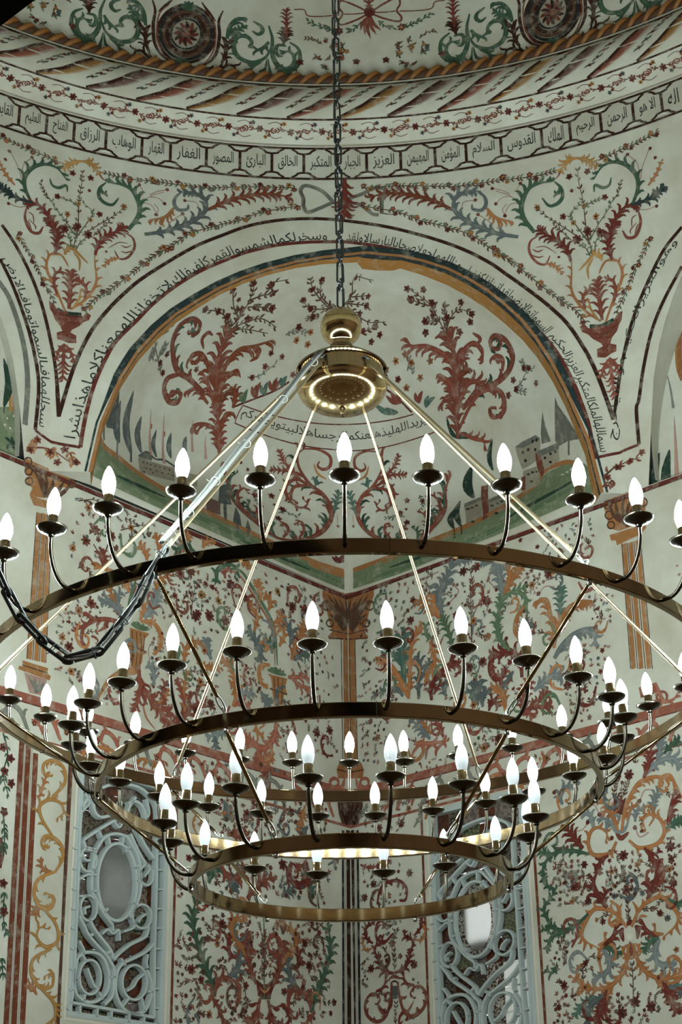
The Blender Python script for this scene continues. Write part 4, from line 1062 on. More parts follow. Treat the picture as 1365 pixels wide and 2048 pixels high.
('P','r',0,[4348,6771,4396,6789,4330,6642,4297,6640]),
('d','x',17,[4755,7268,4822,7272,4891,7329,4943,7324,4974,7111,5056,7124,5123,7119,5009,7038,4046,6842,4084,6843,4126,6854,4236,6783,4289,6786,4332,6794,4021,6658,4228,6660,4723,7013,4772,7016,4814,7003,4699,6915,4761,7177,4900,7242]),
]),
('painted_acanthus', 'co', [
('A','r',60,8,0,15,[1917,7638,1851,7833,1797,7966,1767,8133,1766,8300]),
('A','z',46,7,-1,16,[1873,7790,1881,8017,1963,8146,2102,8199,2281,8274]),
('s','z',35,0,[2098,8189,2177,8133,2107,8073]),
('A','z',45,6,1,14,[1831,7829,1696,7972,1567,8047,1473,8015,1521,7955,1561,7982]),
('s','r',40,0,[1576,8093,1511,8165,1546,8231,1614,8220]),
('A','rg',60,12,-1,11,[1751,7755,1542,7831,1377,7861,1239,7964,1136,8088,1126,8228,1240,8311,1388,8292,1415,8214,1317,8174]),
('A','rg',53,7,1,10,[1421,7846,1284,7772,1285,7683,1386,7610,1493,7627,1492,7704,1393,7699]),
('A','z',44,6,-1,14,[1895,7714,1911,7903,1985,7992]),
('A','z',38,5,-1,13,[1918,7684,1956,7794,2045,7843]),
('A','r',38,5,1,14,[1870,7698,1766,7829,1660,7916]),
('A','z',37,4,0,12,[2058,7697,2058,7788,2013,7850]),
('A','r',35,5,1,13,[1813,7686,1655,7771,1541,7722]),
('s','R',15,1,[2069,7710,2252,7803,2421,7889,2520,7962]),
('l','r',37,[2252,7803,2187,7888]),
('l','r',37,[2252,7803,2260,7932]),
('l','r',37,[2252,7803,2225,7904]),
('l','r',37,[2397,7875,2337,7953]),
('l','r',37,[2397,7875,2406,7984]),
('l','r',37,[2397,7875,2445,7965]),
('l','t',37,[2324,7838,2265,7910]),
('l','t',37,[2324,7838,2327,7941]),
('l','t',40,[2467,7922,2440,7988]),
('l','t',40,[2467,7922,2492,8005]),
('l','v',37,[2159,7752,2093,7828]),
('l','v',37,[2159,7752,2153,7860]),
('A','r',43,8,0,14,[2006,7335,1982,7436,1939,7589,1900,7709]),
('A','r',34,6,1,13,[1984,7401,1915,7513,1796,7524,1711,7487,1749,7441]),
('A','z',33,5,-1,13,[1980,7525,2001,7637,2060,7665]),
('A','r',65,8,0,15,[4088,7697,4110,7890,4123,8090,4087,8262,4042,8373]),
('A','r',48,8,1,15,[4110,8052,4014,8188,3832,8273,3672,8281,3629,8334]),
('A','r',51,6,-1,14,[4134,8076,4182,8189,4320,8272,4419,8214,4420,8113]),
('s','r',39,0,[4363,8254,4416,8305,4328,8366]),
('A','r',47,6,1,13,[4105,7768,4218,7928,4333,7940,4358,7886]),
('A','r',44,5,1,14,[4086,7831,4046,7957,3952,8040]),
('A','z',40,4,0,12,[4130,7925,4180,8021,4233,8067]),
('A','rG',62,12,1,11,[4150,7738,4320,7872,4524,7901,4696,7981,4778,8108,4726,8259,4598,8317,4524,8259,4571,8188,4649,8210]),
('A','r',47,6,-1,11,[4423,7864,4577,7815,4610,7680,4570,7611]),
('A','r',44,4,1,12,[4618,7993,4646,8098,4561,8137,4568,8081]),
('A','r',35,4,1,12,[4056,7712,4004,7839,3906,7775]),
('s','R',16,1,[3656,7756,3530,7867,3400,7953]),
('l','r',40,[3559,7831,3458,7928]),
('l','r',40,[3559,7831,3532,7939]),
('l','r',39,[3559,7831,3414,7894]),
('l','t',47,[3527,7762,3298,7836]),
('l','t',47,[3527,7762,3413,7800]),
('l','t',40,[3790,7784,3826,7877]),
('l','t',40,[3790,7784,3885,7860]),
('l','r',40,[3734,7823,3693,7909]),
('l','r',40,[3734,7823,3768,7917]),
('A','r',50,7,0,13,[4093,7517,4081,7669,4075,7813,4081,7991]),
('A','rG',41,9,-1,11,[4117,7611,4245,7770,4355,7846,4514,7858,4604,7761,4568,7640,4456,7626,4423,7700,4485,7712]),
('A','r',35,5,1,12,[4115,7557,4252,7494,4349,7456,4343,7402]),
('l','G',31,[4086,7518,3987,7701]),
('l','G',32,[4086,7518,4185,7547]),
('l','G',32,[4086,7518,4196,7502]),
('l','G',32,[4086,7518,3996,7636]),
]),
('painted_blossom', 'co', [
('g','nn',60,9,[1763,8287,1835,8404,1865,8546,1842,8691,1785,8779]),
('g','nn',54,9,[1814,8321,1947,8392,2092,8437,2276,8380]),
('g','nn',62,9,[1790,8304,1704,8385,1555,8432,1340,8413]),
('g','nn',62,9,[1835,8404,1649,8577,1168,9244]),
('g','nn',55,9,[1882,8520,2037,8539,2156,8539]),
('g','nn',59,9,[1848,8573,1978,8646,2083,8680,2014,8770,2178,8833]),
('g','nn',52,9,[1786,8238,1914,8322,2210,8322]),
('f','R',43,5,[1692,8404,1822,8491,1934,8417,1800,8756,1592,8654,2018,8763,2153,8545,1555,8432,2083,8680,1354,8423]),
('f','r',30,5,[1733,8573,2294,8165,2269,8055,2168,7954,2409,8148,1591,7920]),
('g','e',62,8,[1185,7782,1059,7880,861,7996,896,8102,963,8168,1068,8291]),
('g','e',57,8,[1052,7918,1064,8044]),
('g','e',65,8,[889,7946,934,7847]),
('f','R',36,5,[1101,7864,930,8124,1148,7955,1199,7799]),
('g','n',50,8,[2840,8582,2690,8627,2487,8754,2391,8868]),
('g','n',51,8,[2825,8581,2595,8705,2523,8862]),
('g','n',48,8,[2788,8592,2551,8576,2439,8649]),
('g','n',46,8,[2668,8519,2528,8482]),
('f','R',37,5,[2473,8753,2439,8649,2551,8576,2523,8862,2602,8507,2497,8408]),
('f','o',35,5,[2628,8375,2511,8297,2628,8270]),
('g','e',41,6,[2388,8329,2491,8376,2587,8359]),
('g','e',36,6,[2126,7949,2233,7975,2315,8043,2375,8097]),
('f','r',30,5,[2544,8021]),
('g','nn',52,8,[4034,8373,3959,8516,3862,8664,3733,8755,3614,8816]),
('g','nn',55,8,[4035,8387,4094,8511,4210,8595,4391,8541]),
('g','nn',53,8,[3957,8488,3821,8506]),
('g','nn',54,8,[3828,8649,3645,8709]),
('g','nn',54,8,[4054,8428,4034,8601,4055,8645]),
('g','nn',55,8,[3890,8575,3912,8679]),
('f','R',42,5,[3813,8499,3908,8560,4063,8527,3820,8396,4188,8385,3631,8808,3815,8802,3654,8709,3895,8671,4239,8664,4355,8543,4323,8470]),
('f','o',35,5,[3663,8148,3603,8219,3511,8164,3853,8153,3751,8021,3613,7948]),
('g','e',41,5,[3621,8082,3641,8180,3595,8232]),
('g','e',41,4,[3668,8055,3671,8154]),
('g','n',57,7,[2890,8619,2950,8738,2877,8908,3248,8885]),
('g','n',50,7,[2895,8647,3098,8641,3193,8630]),
('g','n',46,7,[2964,8608,3197,8492,3396,8495]),
('g','n',52,7,[2924,8707,3149,8730]),
('g','n',44,7,[3157,8398,3299,8454]),
('f','R',35,5,[2900,8900,3161,8723,3166,8629,3100,8564,3291,8453,3156,8411,3335,8382,3254,8322,3412,8098,3532,8017]),
('g','e',50,6,[4746,7825,4830,7849,4938,7939,5056,7945]),
('g','e',50,6,[4761,7808,4900,7753]),
('g','e',52,6,[4918,7943,4882,8063]),
('f','R',36,5,[4741,7892,4761,7808,4967,7962,5047,7804,4660,7774,4904,7974]),
]),
('inscription_band', 'co', [
('s','R',9,1,[2146,7732,2472,7689,2812,7668,3159,7679,3458,7707,3670,7741]),
('s','R',9,1,[2102,7589,2381,7539,2663,7499,2882,7485,3158,7483,3454,7515,3862,7590]),
('s','R',8,1,[2146,7732,2115,7659,2102,7589]),
('T','x',99,'يريداللهليذهبعنكمالرجساهلالبيتويطهركم',[2138,7626,2374,7587,2661,7544,2881,7527,3158,7529,3455,7563,3797,7637]),
]),
('painted_heart_scroll', 'co', [
('A','rG',47,11,-1,15,[2487,6649,2399,6677,2327,6744,2228,6832,2142,6961,2093,7139,2030,7241]),
('A','rG',47,11,1,15,[3542,6649,3631,6677,3702,6744,3801,6832,3888,6961,3937,7139,4000,7241]),
('A','rG',37,11,1,16,[2487,6649,2593,6677,2710,6746,2826,6849,2898,6960,2906,7052,2848,7152,2752,7218,2668,7334,2656,7427,2702,7474]),
('A','rG',37,11,-1,16,[3542,6649,3436,6677,3320,6746,3204,6849,3132,6960,3123,7052,3181,7152,3277,7218,3362,7334,3373,7427,3328,7474]),
('s','r',25,0,[2694,7472,2811,7477,2905,7434,2908,7362,2855,7334,2813,7356,2828,7393]),
('s','r',25,0,[3336,7472,3218,7477,3125,7434,3121,7362,3175,7334,3216,7356,3202,7393]),
('s','q',18,0,[2782,7372,2814,7302,2880,7263]),
('s','q',18,0,[3247,7372,3216,7302,3149,7263]),
('A','r',28,7,-1,11,[2745,7210,2654,7246,2585,7210,2565,7143,2607,7063,2676,7023,2731,7064,2699,7100]),
('A','r',28,7,1,11,[3285,7210,3376,7246,3444,7210,3465,7143,3422,7063,3353,7023,3299,7064,3331,7100]),
('A','r',21,6,0,12,[2684,7248,2599,7294,2506,7298,2442,7294]),
('A','r',21,6,0,12,[3345,7248,3430,7294,3524,7298,3587,7294]),
('A','r',21,6,0,12,[2661,7275,2583,7332,2532,7385,2503,7447]),
('A','r',21,6,0,12,[3368,7275,3447,7332,3498,7385,3526,7447]),
('A','rg',26,5,-1,11,[2737,7210,2631,7185,2609,7097,2653,7070]),
('A','rg',26,5,1,11,[3292,7210,3398,7185,3421,7097,3377,7070]),
('A','r',26,4,1,11,[2236,6850,2190,6945,2184,7047,2235,7111,2266,7072]),
('A','r',26,4,-1,11,[3793,6850,3840,6945,3846,7047,3795,7111,3764,7072]),
('A','r',27,4,1,11,[2371,6720,2337,6825,2340,6924,2380,6955]),
('A','r',27,4,-1,11,[3658,6720,3693,6825,3690,6924,3649,6955]),
('A','r',25,4,1,11,[2526,6679,2570,6773,2550,6838,2511,6812]),
('A','r',25,4,-1,11,[3503,6679,3460,6773,3480,6838,3518,6812]),
('A','r',23,4,1,11,[2649,6726,2691,6828,2673,6897,2619,6862]),
('A','r',23,4,-1,11,[3381,6726,3338,6828,3357,6897,3411,6862]),
('A','g',22,4,1,12,[2157,6929,2118,7078,2122,7181,2176,7232]),
('A','g',22,4,-1,12,[3872,6929,3911,7078,3907,7181,3853,7232]),
('A','g',25,4,1,12,[2298,6830,2261,6914,2287,6995]),
('A','g',25,4,-1,12,[3731,6830,3768,6914,3742,6995]),
('A','g',24,4,1,12,[2458,6665,2441,6745,2473,6807]),
('A','g',24,4,-1,12,[3571,6665,3588,6745,3556,6807]),
('A','g',20,4,1,12,[2733,6769,2744,6844,2716,6881]),
('A','g',20,4,-1,12,[3297,6769,3286,6844,3313,6881]),
('A','g',19,4,1,12,[2834,6859,2853,6937,2819,6987]),
('A','g',19,4,-1,12,[3196,6859,3177,6937,3211,6987]),
('A','g',22,4,1,12,[2595,6703,2615,6781]),
('A','g',22,4,-1,12,[3434,6703,3415,6781]),
('f','R',30,5,[2535,6980,2456,7088,2499,6872,2322,7067]),
('f','R',30,5,[3495,6980,3574,7088,3531,6872,3708,7067]),
('g','g',30,6,[2502,6936,2564,6964,2608,6946,2668,6951]),
('g','g',30,6,[3528,6936,3465,6964,3421,6946,3361,6951]),
('g','g',27,5,[2339,7126,2321,7047,2350,6983]),
('g','g',27,5,[3691,7126,3709,7047,3680,6983]),
('f','r',16,5,[2257,7267,2196,7309,2475,7009]),
('f','r',16,5,[3773,7267,3834,7309,3554,7009]),
('A','t',25,4,0,12,[2922,7009,2949,7100,2974,7181]),
('A','t',25,4,0,12,[3107,7009,3081,7100,3056,7181]),
('s','p',7,0,[2948,6929,2952,7012]),
('s','p',7,0,[3082,6929,3078,7012]),
('d','i',12,[2951,6918,2912,7098]),
('d','i',12,[3079,6918,3117,7098]),
('A','t',22,3,0,12,[2783,7257,2812,7223,2790,7272]),
('A','t',22,3,0,12,[3247,7257,3217,7223,3239,7272]),
('l','R',32,[2957,6639,2891,6665]),
('l','R',32,[2957,6639,2921,6684]),
('l','R',31,[2957,6639,2997,6709]),
('l','R',31,[2957,6639,3029,6695]),
('l','R',32,[2957,6639,2959,6681]),
]),
('painted_pilaster', 'wl', [
('s','q',33,1,[2851,6100,2847,5141]),
('s','q',33,1,[2808,6109,2796,5144]),
('s','q',33,1,[2766,6117,2746,5148]),
('s','n',6,1,[2867,6096,2866,5138]),
('s','n',6,1,[2830,6104,2822,5142]),
('s','n',6,1,[2786,6112,2772,5146]),
('s','n',6,1,[2747,6120,2724,5151]),
('p','q',0,[2987,6430,2600,6421,2579,6384,2630,6350,2688,6334,2732,6293,2764,6246,2819,6212,2887,6198,2927,6204,2911,6250,2960,6262,2947,6317,2980,6346]),
('l','n',28,[2825,6220,2961,6409]),
('l','n',28,[2825,6220,2904,6420]),
('l','n',28,[2825,6220,2834,6410]),
('l','n',28,[2825,6220,2752,6399]),
('l','n',29,[2825,6220,2669,6388]),
('l','n',29,[2825,6220,2609,6389]),
('s','n',11,1,[2932,6425,2939,6404,2959,6388,2980,6388,2990,6403,2983,6425,2963,6440,2942,6440,2932,6425]),
('s','n',11,1,[2923,6359,2930,6339,2948,6325,2967,6325,2976,6339,2970,6359,2952,6373,2933,6373,2923,6359]),
('s','n',11,1,[2915,6294,2921,6274,2939,6261,2959,6261,2968,6275,2961,6294,2943,6308,2924,6308,2915,6294]),
('s','n',11,1,[2581,6397,2589,6375,2610,6359,2631,6359,2642,6375,2634,6397,2613,6412,2591,6412,2581,6397]),
('P','q',0,[2932,6204,2892,6196,2749,6201,2749,6170,2768,6154,2893,6137,2925,6184]),
('s','n',8,1,[2925,6184,2759,6187]),
('p','q',0,[2897,5121,2704,5122,2708,5090,2681,5078,2687,5049,2924,5059,2917,5081,2889,5084]),
('s','n',7,1,[2896,5091,2705,5091]),
('p','p',0,[2877,5051,2707,5049,2732,4942,2829,4935]),
('l','e',22,[2787,4946,2848,5031]),
('l','e',22,[2787,4946,2805,5033]),
('l','e',22,[2787,4946,2761,5035]),
('l','e',22,[2787,4946,2728,5034]),
]),
('painted_pilaster', 'wr', [
('s','q',33,1,[2399,6067,2380,5216]),
('s','q',33,1,[2446,6060,2434,5202]),
('s','q',33,1,[2498,6058,2490,5188]),
('s','n',6,1,[2379,6073,2358,5222]),
('s','n',6,1,[2422,6063,2408,5209]),
('s','n',6,1,[2471,6058,2463,5195]),
('s','n',6,1,[2520,6055,2513,5182]),
('p','q',0,[2279,6462,2350,6455,2550,6379,2586,6299,2562,6165,2366,6166,2293,6211,2287,6289,2273,6353]),
('l','n',26,[2438,6172,2303,6446]),
('l','n',26,[2438,6172,2365,6424]),
('l','n',26,[2438,6172,2437,6417]),
('l','n',26,[2438,6172,2507,6393]),
('l','n',26,[2438,6172,2565,6357]),
('s','n',11,1,[2335,6366,2324,6348,2300,6347,2279,6363,2271,6388,2283,6406,2306,6407,2328,6390,2335,6366]),
('s','n',11,1,[2337,6289,2326,6273,2304,6271,2283,6287,2276,6309,2287,6326,2309,6327,2330,6312,2337,6289]),
('s','n',10,1,[2339,6217,2330,6202,2310,6201,2292,6214,2286,6234,2296,6249,2315,6250,2333,6237,2339,6217]),
('s','n',10,1,[2598,6295,2587,6279,2566,6277,2546,6292,2539,6315,2550,6331,2572,6332,2591,6317,2598,6295]),
('P','q',0,[2295,6160,2571,6151,2570,6123,2529,6091,2343,6071,2338,6108,2303,6117]),
('s','n',7,1,[2304,6136,2567,6130]),
('A','m',27,4,-1,11,[2521,5088,2546,5013,2573,4954,2639,4953,2677,4989]),
('s','m',17,1,[2597,4978,2583,4958,2556,4954,2532,4970,2523,4996,2537,5017,2564,5020,2589,5004,2597,4978]),
('s','m',21,1,[2373,4972,2508,4970,2575,4969]),
('p','m',0,[2402,5087,2521,5088,2539,5023,2411,5016]),
]),
('painted_pilaster', 'wl', [
('p','o',0,[-7,6419,264,6389,270,6324,228,6233,205,6160,168,6068,216,6021,200,6002,-14,6062]),
('l','n',42,[40,6104,18,6376]),
('l','n',42,[40,6104,83,6357]),
('l','n',42,[40,6104,147,6349]),
('l','n',42,[40,6104,210,6342]),
('l','n',41,[40,6104,242,6286]),
('l','n',41,[40,6104,197,6196]),
('s','n',17,1,[180,6270,194,6241,228,6222,261,6222,274,6242,260,6271,227,6291,193,6290,180,6270]),
('s','n',14,1,[152,6141,164,6118,191,6102,217,6103,228,6119,217,6142,190,6157,163,6157,152,6141]),
('s','n',11,1,[-12,6101,199,6076]),
('s','n',11,1,[-14,6060,208,6012]),
('s','q',62,1,[19,6050,30,5091]),
('s','n',8,1,[71,6036,75,5082]),
('s','n',9,1,[-11,6059,-1,5098]),
('p','o',0,[-5,5099,110,5106,142,5046,128,4986,-3,5014]),
('s','n',10,1,[-4,5056,134,5048]),
('s','m',26,1,[121,4956,135,4931,167,4915,199,4918,212,4937,198,4962,166,4978,134,4976,121,4956]),
('s','m',33,0,[59,5001,91,4931,182,4912]),
('p','n',0,[1,4844,136,4817,126,4737,90,4661,6,4677]),
('l','k',28,[52,4668,32,4828]),
('l','k',28,[52,4668,94,4815]),
('l','k',28,[52,4668,139,4796]),
]),
('painted_pilaster', 'wr', [
('p','o',0,[6,6415,264,6391,266,6327,224,6236,200,6163,163,6071,203,6025,189,6007,13,6055]),
('l','n',39,[50,6102,42,6369]),
('l','n',39,[50,6102,99,6353]),
('l','n',39,[50,6102,156,6348]),
('l','n',39,[50,6102,213,6343]),
('l','n',39,[50,6102,240,6289]),
('l','n',39,[50,6102,194,6199]),
('s','n',15,1,[266,6247,253,6226,223,6225,194,6243,182,6271,195,6291,225,6293,255,6274,266,6247]),
('s','n',13,1,[219,6123,209,6107,185,6105,161,6120,152,6142,162,6158,186,6160,210,6145,219,6123]),
('s','n',10,1,[11,6095,191,6080]),
('s','n',10,1,[13,6052,196,6016]),
('s','q',58,1,[45,6043,45,5088]),
('s','n',7,1,[74,6036,76,5082]),
('s','n',9,1,[18,6051,12,5096]),
('p','o',0,[5,5097,108,5107,134,5048,119,4988,3,5012]),
('s','n',10,1,[4,5055,127,5049]),
('s','m',24,1,[178,4944,166,4924,137,4921,109,4936,97,4961,110,4981,139,4984,167,4969,178,4944]),
('s','m',31,0,[57,5001,83,4932,164,4916]),
('p','n',0,[-1,4845,118,4821,105,4740,69,4665,-5,4679]),
('l','k',26,[36,4671,26,4829]),
('l','k',26,[36,4671,80,4818]),
('l','k',26,[36,4671,120,4800]),
]),
('painted_pilaster', 'wl', [
('s','k',38,1,[32,4636,53,3292]),
('s','x',22,1,[86,4626,110,3287]),
('s','h',7,1,[64,4630,85,3289]),
]),
('painted_pilaster', 'wr', [
('s','k',35,1,[13,4640,-2,3298]),
('s','x',21,1,[62,4631,48,3292]),
('s','h',6,1,[42,4634,26,3295]),
]),
('painted_vase', 'wl', [
('p','q',0,[2080,5560,1914,5565,1931,5541,1948,5520,1956,5440,1929,5429,1962,5405,1967,5358,2005,5268,2093,5238,2058,5310,2071,5408,2103,5433,2075,5486]),
('s','n',7,1,[2060,5546,2049,5422,2048,5312]),
('s','n',7,1,[2025,5548,2012,5424,2018,5289]),
('s','n',7,1,[1991,5549,1977,5434,1993,5296]),
('s','n',7,1,[1956,5543,1961,5438]),
('s','n',8,1,[2098,5436,2015,5439,1934,5434]),
('s','q',53,2,[2027,5283,2141,5238,2232,5164,2292,5065,2321,4998]),
('s','n',6,0,[2044,5243,2140,5215,2212,5146,2273,5055]),
('s','v',40,0,[2072,5586,1993,5585,1913,5595]),
('l','v',27,[2002,5578,2063,5601]),
('l','v',27,[2002,5578,2024,5620]),
('l','v',27,[2002,5578,1964,5617]),
('l','v',27,[2002,5578,1924,5609]),
('p','q',0,[829,5576,636,5590,643,5576,659,5524,636,5471,673,5461,678,5391,763,5361,788,5466,811,5469,786,5492,800,5556]),
('s','n',8,1,[772,5572,748,5375]),
('s','n',8,1,[731,5574,725,5381]),
('s','n',8,1,[685,5582,696,5388]),
('s','n',9,1,[811,5473,719,5475,638,5472]),
('s','v',40,0,[835,5602,743,5610,650,5612]),
('l','v',30,[731,5600,812,5621]),
('l','v',30,[731,5600,766,5642]),
('l','v',30,[731,5600,708,5649]),
('l','v',30,[731,5600,673,5641]),
]),
('painted_scrollwork', 'wl', [
('A','r',33,5,-1,13,[2111,5575,2256,5563,2368,5537,2436,5558]),
('A','r',26,4,1,12,[2331,5544,2449,5467,2532,5403]),
('A','r',27,5,-1,10,[2395,5510,2460,5433,2458,5357,2411,5316,2345,5341,2336,5402,2371,5421]),
('s','r',23,0,[2255,5558,2281,5507,2335,5460]),
('s','r',23,0,[2159,5573,2224,5515,2237,5441]),
('A','o',31,7,1,13,[1994,5625,1885,5644,1820,5597,1807,5520,1856,5435]),
('A','q',22,3,0,12,[1984,5623,1915,5651,1885,5652]),
('A','r',41,7,0,13,[1995,5327,1980,5221,1938,5162,1867,5129,1796,5088,1700,5084]),
('A','r',30,4,0,12,[1969,5208,1993,5094,2028,5012]),
('A','r',30,5,0,12,[1862,5118,1780,5061,1724,4977]),
('A','r',40,5,0,12,[1732,4998,1618,5072,1547,5148,1561,5248]),
('A','o',27,6,0,12,[1594,5113,1605,5269,1568,5407]),
('A','r',27,4,0,11,[1591,5161,1635,5261,1668,5317]),
('A','b',32,4,0,11,[1862,5236,1871,5320,1912,5349]),
('s','m',14,0,[1949,5089,1916,5005,1834,4940]),
('A','o',23,4,0,11,[1822,5120,1764,5174,1746,5233]),
('A','o',32,5,0,11,[1605,5430,1603,5536,1553,5590,1464,5635]),
('A','r',27,4,0,11,[1752,5122,1785,5192,1759,5286]),
('A','b',39,5,0,11,[2136,5591,2188,5656,2263,5689,2324,5667]),
('A','o',30,5,0,11,[2165,5583,2204,5683,2263,5770]),
('A','b',40,6,0,11,[1966,5660,1890,5767,1845,5909]),
('A','o',27,4,0,11,[2000,5630,1969,5720,1986,5764]),
('A','o',32,4,0,11,[1870,5876,1857,5942,1752,6033]),
('s','v',31,0,[2106,5672,2073,5803,2047,5892]),
('A','b',30,3,0,11,[2174,5668,2197,5733,2170,5773]),
('s','m',22,0,[2067,5691,2052,5777,2032,5880]),
('A','o',31,3,0,11,[2093,5797,2124,5836,2131,5866]),
('A','o',32,4,0,11,[1960,6060,1972,6114,2025,6148]),
('A','o',32,4,0,11,[1866,6157,1858,6219,1897,6259]),
('A','o',33,3,0,11,[1681,6255,1630,6319,1594,6366]),
('A','g',33,5,0,12,[1531,6257,1629,6277,1722,6212]),
('s','m',25,0,[1477,6257,1617,6246,1731,6175]),
('A','o',30,3,0,11,[1467,6312,1436,6366,1359,6400]),
('l','o',30,[2333,5897,2424,5888]),
('l','o',30,[2333,5897,2398,5860]),
('l','o',30,[2333,5897,2276,5911]),
('l','o',30,[2333,5897,2236,5907]),
('A','r',32,4,0,12,[2324,5900,2327,5951,2349,5993]),
('s','n',9,1,[2336,5948,2378,6000,2409,6031]),
('s','n',9,1,[2322,5953,2302,6033,2277,6106]),
('s','v',31,0,[1306,6201,1116,6257,1000,6178,884,6072,790,5968,755,5864,737,5661]),
('s','m',20,0,[1272,6199,1138,6228,1023,6153,907,6048,814,5952,772,5842,760,5655]),
('A','g',36,6,-1,10,[1292,6102,1331,6128,1317,6202,1218,6268,1133,6260,1160,6199]),
('A','r',28,3,0,10,[1249,6154,1261,6211,1206,6237]),
('A','o',33,4,0,11,[907,6091,917,6168,941,6231]),
('A','o',33,4,0,11,[828,6044,803,6114,852,6139]),
('A','o',33,4,0,11,[773,5964,708,6009,714,6051]),
('A','o',33,4,0,11,[720,5804,667,5915,726,5938]),
('A','o',32,4,0,11,[968,5848,941,5968,1028,6056]),
('A','o',32,4,0,11,[859,5723,847,5769,870,5789]),
('A','o',33,4,0,11,[1048,6287,1025,6320,1060,6327]),
('A','s',38,4,0,12,[879,5663,945,5785,1025,5849]),
('A','s',40,4,0,12,[608,5852,596,5952,667,5998]),
('A','s',40,4,0,12,[573,5745,483,5816,398,5848]),
('A','s',38,4,0,12,[967,5753,904,5719,915,5648]),
('A','o',40,6,0,12,[596,5739,554,5858,494,5963,450,6042]),
('A','g',35,5,0,11,[789,5733,801,5799,859,5800]),
('A','o',27,3,0,11,[790,5854,767,5913,802,5938]),
('A','o',34,4,1,11,[1569,5580,1496,5624,1443,5622]),
('A','b',34,4,0,11,[1366,5533,1400,5601,1412,5664]),
('A','m',35,3,0,10,[632,5601,532,5627,424,5654]),
('A','m',35,4,1,12,[591,5602,496,5570,364,5589]),
('s','m',25,0,[496,5566,389,5550,335,5507]),
('A','o',34,6,-1,11,[812,5643,898,5616,920,5551,902,5488,851,5465]),
('A','o',35,7,0,12,[1160,5258,1122,5374,1148,5475,1204,5547,1270,5563]),
('A','o',32,4,0,11,[1498,5483,1407,5465,1263,5503]),
('A','b',33,4,0,11,[1128,5306,1069,5371,964,5405]),
('A','b',34,4,0,11,[902,5429,856,5390,811,5364]),
('A','o',25,3,0,11,[1202,5436,1157,5398,1146,5360]),
('A','m',29,3,0,11,[1150,5264,1079,5310,1002,5296]),
('A','m',44,8,0,12,[748,5250,765,5138,871,5032,988,5043,1043,5066]),
('A','m',29,3,0,11,[888,5024,909,4967,942,4932]),
('A','o',27,4,0,11,[798,5069,798,4992,885,4939]),
('A','o',27,3,0,11,[945,5187,933,5132,877,5121]),
('A','b',32,5,0,11,[1195,5096,1280,5044,1394,4994]),
('A','s',26,3,0,11,[1316,5020,1315,4980,1304,4943]),
]),
('painted_blossom', 'wl', [
('f','r',42,7,[2401,6135,2471,6034,2269,6134,2403,5628,1664,6061,1569,6107]),
('f','o',31,6,[2106,6247,2467,6265,2575,5952,2501,5556,1474,5962]),
('f','r',24,5,[2373,6075,1710,5887,1433,6055,2225,6058]),
('g','n',27,6,[2494,6314,2439,6201]),
('g','n',27,6,[2550,6286,2418,6340,2338,6310]),
('g','n',27,6,[2373,6231,2295,6249]),
('g','n',28,6,[2193,6200,2037,6287,1895,6343]),
('g','n',28,6,[2159,6296,2057,6297]),
('g','n',28,6,[1963,6235,1944,6275]),
('g','n',26,6,[2495,5882,2501,5832]),
('g','n',29,6,[1560,5798,1533,5974,1482,6066]),
('c','nrsR',24,34,[2572,6328,1897,6385,1987,6093,2614,5844]),
('c','nrsR',21,20,[2614,5585,2209,5762,2256,5565,2623,5459]),
('c','nrR',23,40,[1817,5979,1391,6128,1383,5816,1816,5691]),
('f','o',29,6,[2615,5344,2501,5549,2533,5147,1456,5355]),
('f','R',37,6,[2557,5299,1496,5822,1400,5841]),
('c','nrsp',20,26,[2665,5528,2447,5592,2461,5098,2653,5123]),
('c','nprs',22,30,[1901,5559,1607,5641,1624,5232,1894,5180]),
('c','nrs',22,16,[1569,5439,1375,5490,1366,5136,1560,5169]),
('c','pnr',19,10,[2303,5092,2023,5194,2033,5007,2279,4993]),
('c','nro',22,8,[2540,5182,2401,5158,2414,5080,2542,5077]),
('d','R',12,[2267,5513,2568,5458,2038,5212,2244,5048,1866,5219,1849,5405,1875,5542]),
('s','p',6,1,[2267,5513,2278,5453,2256,5412]),
('s','p',6,1,[2244,5048,2168,5043,2093,5069]),
('s','p',6,1,[1849,5405,1754,5418,1692,5407]),
('s','p',6,1,[1875,5542,1917,5458,1903,5382]),
('f','R',44,7,[1198,6126,589,6141,462,6151,1523,5799,1385,5839,1243,5846,1067,6070]),
('f','y',34,6,[1469,5967,738,6213,1311,5971]),
('f','R',26,5,[631,6263,1434,6054,1368,6053,685,6077]),
('c','nRrs',25,46,[1553,6085,1115,6222,1108,5783,1540,5662]),
('c','nrRs',28,34,[909,6321,280,6342,308,6115,720,5961]),
('c','nsr',24,12,[456,6126,208,6180,213,5853,337,5811]),
('f','R',41,7,[1363,5220,344,5269,211,5317,1493,5153]),
('f','o',34,6,[1462,5353,1431,5581]),
('f','r',27,5,[381,5700,318,5438]),
('c','nrs',24,26,[1533,5432,1235,5477,1227,5088,1520,5020]),
('c','nrsp',25,46,[626,5740,112,5931,130,5088,418,5025]),
('c','nrp',24,20,[1094,5580,858,5643,834,5379,1035,5297]),
('c','rnp',24,14,[765,5213,557,5278,465,5082,719,4993]),
]),
('painted_scrollwork', 'wr', [
('A','t',53,7,0,12,[526,5547,522,5704,515,5811,508,5893,542,5945]),
('A','o',35,8,0,12,[560,5462,577,5629,596,5816,638,5919,699,5964]),
('A','o',41,8,1,14,[555,5480,496,5611,399,5762,292,5845]),
('A','s',36,5,0,11,[651,5439,655,5575,676,5691,647,5752]),
('A','s',25,4,0,11,[675,5570,721,5644,765,5693]),
('A','s',33,5,0,11,[513,5494,451,5566,343,5575,222,5561]),
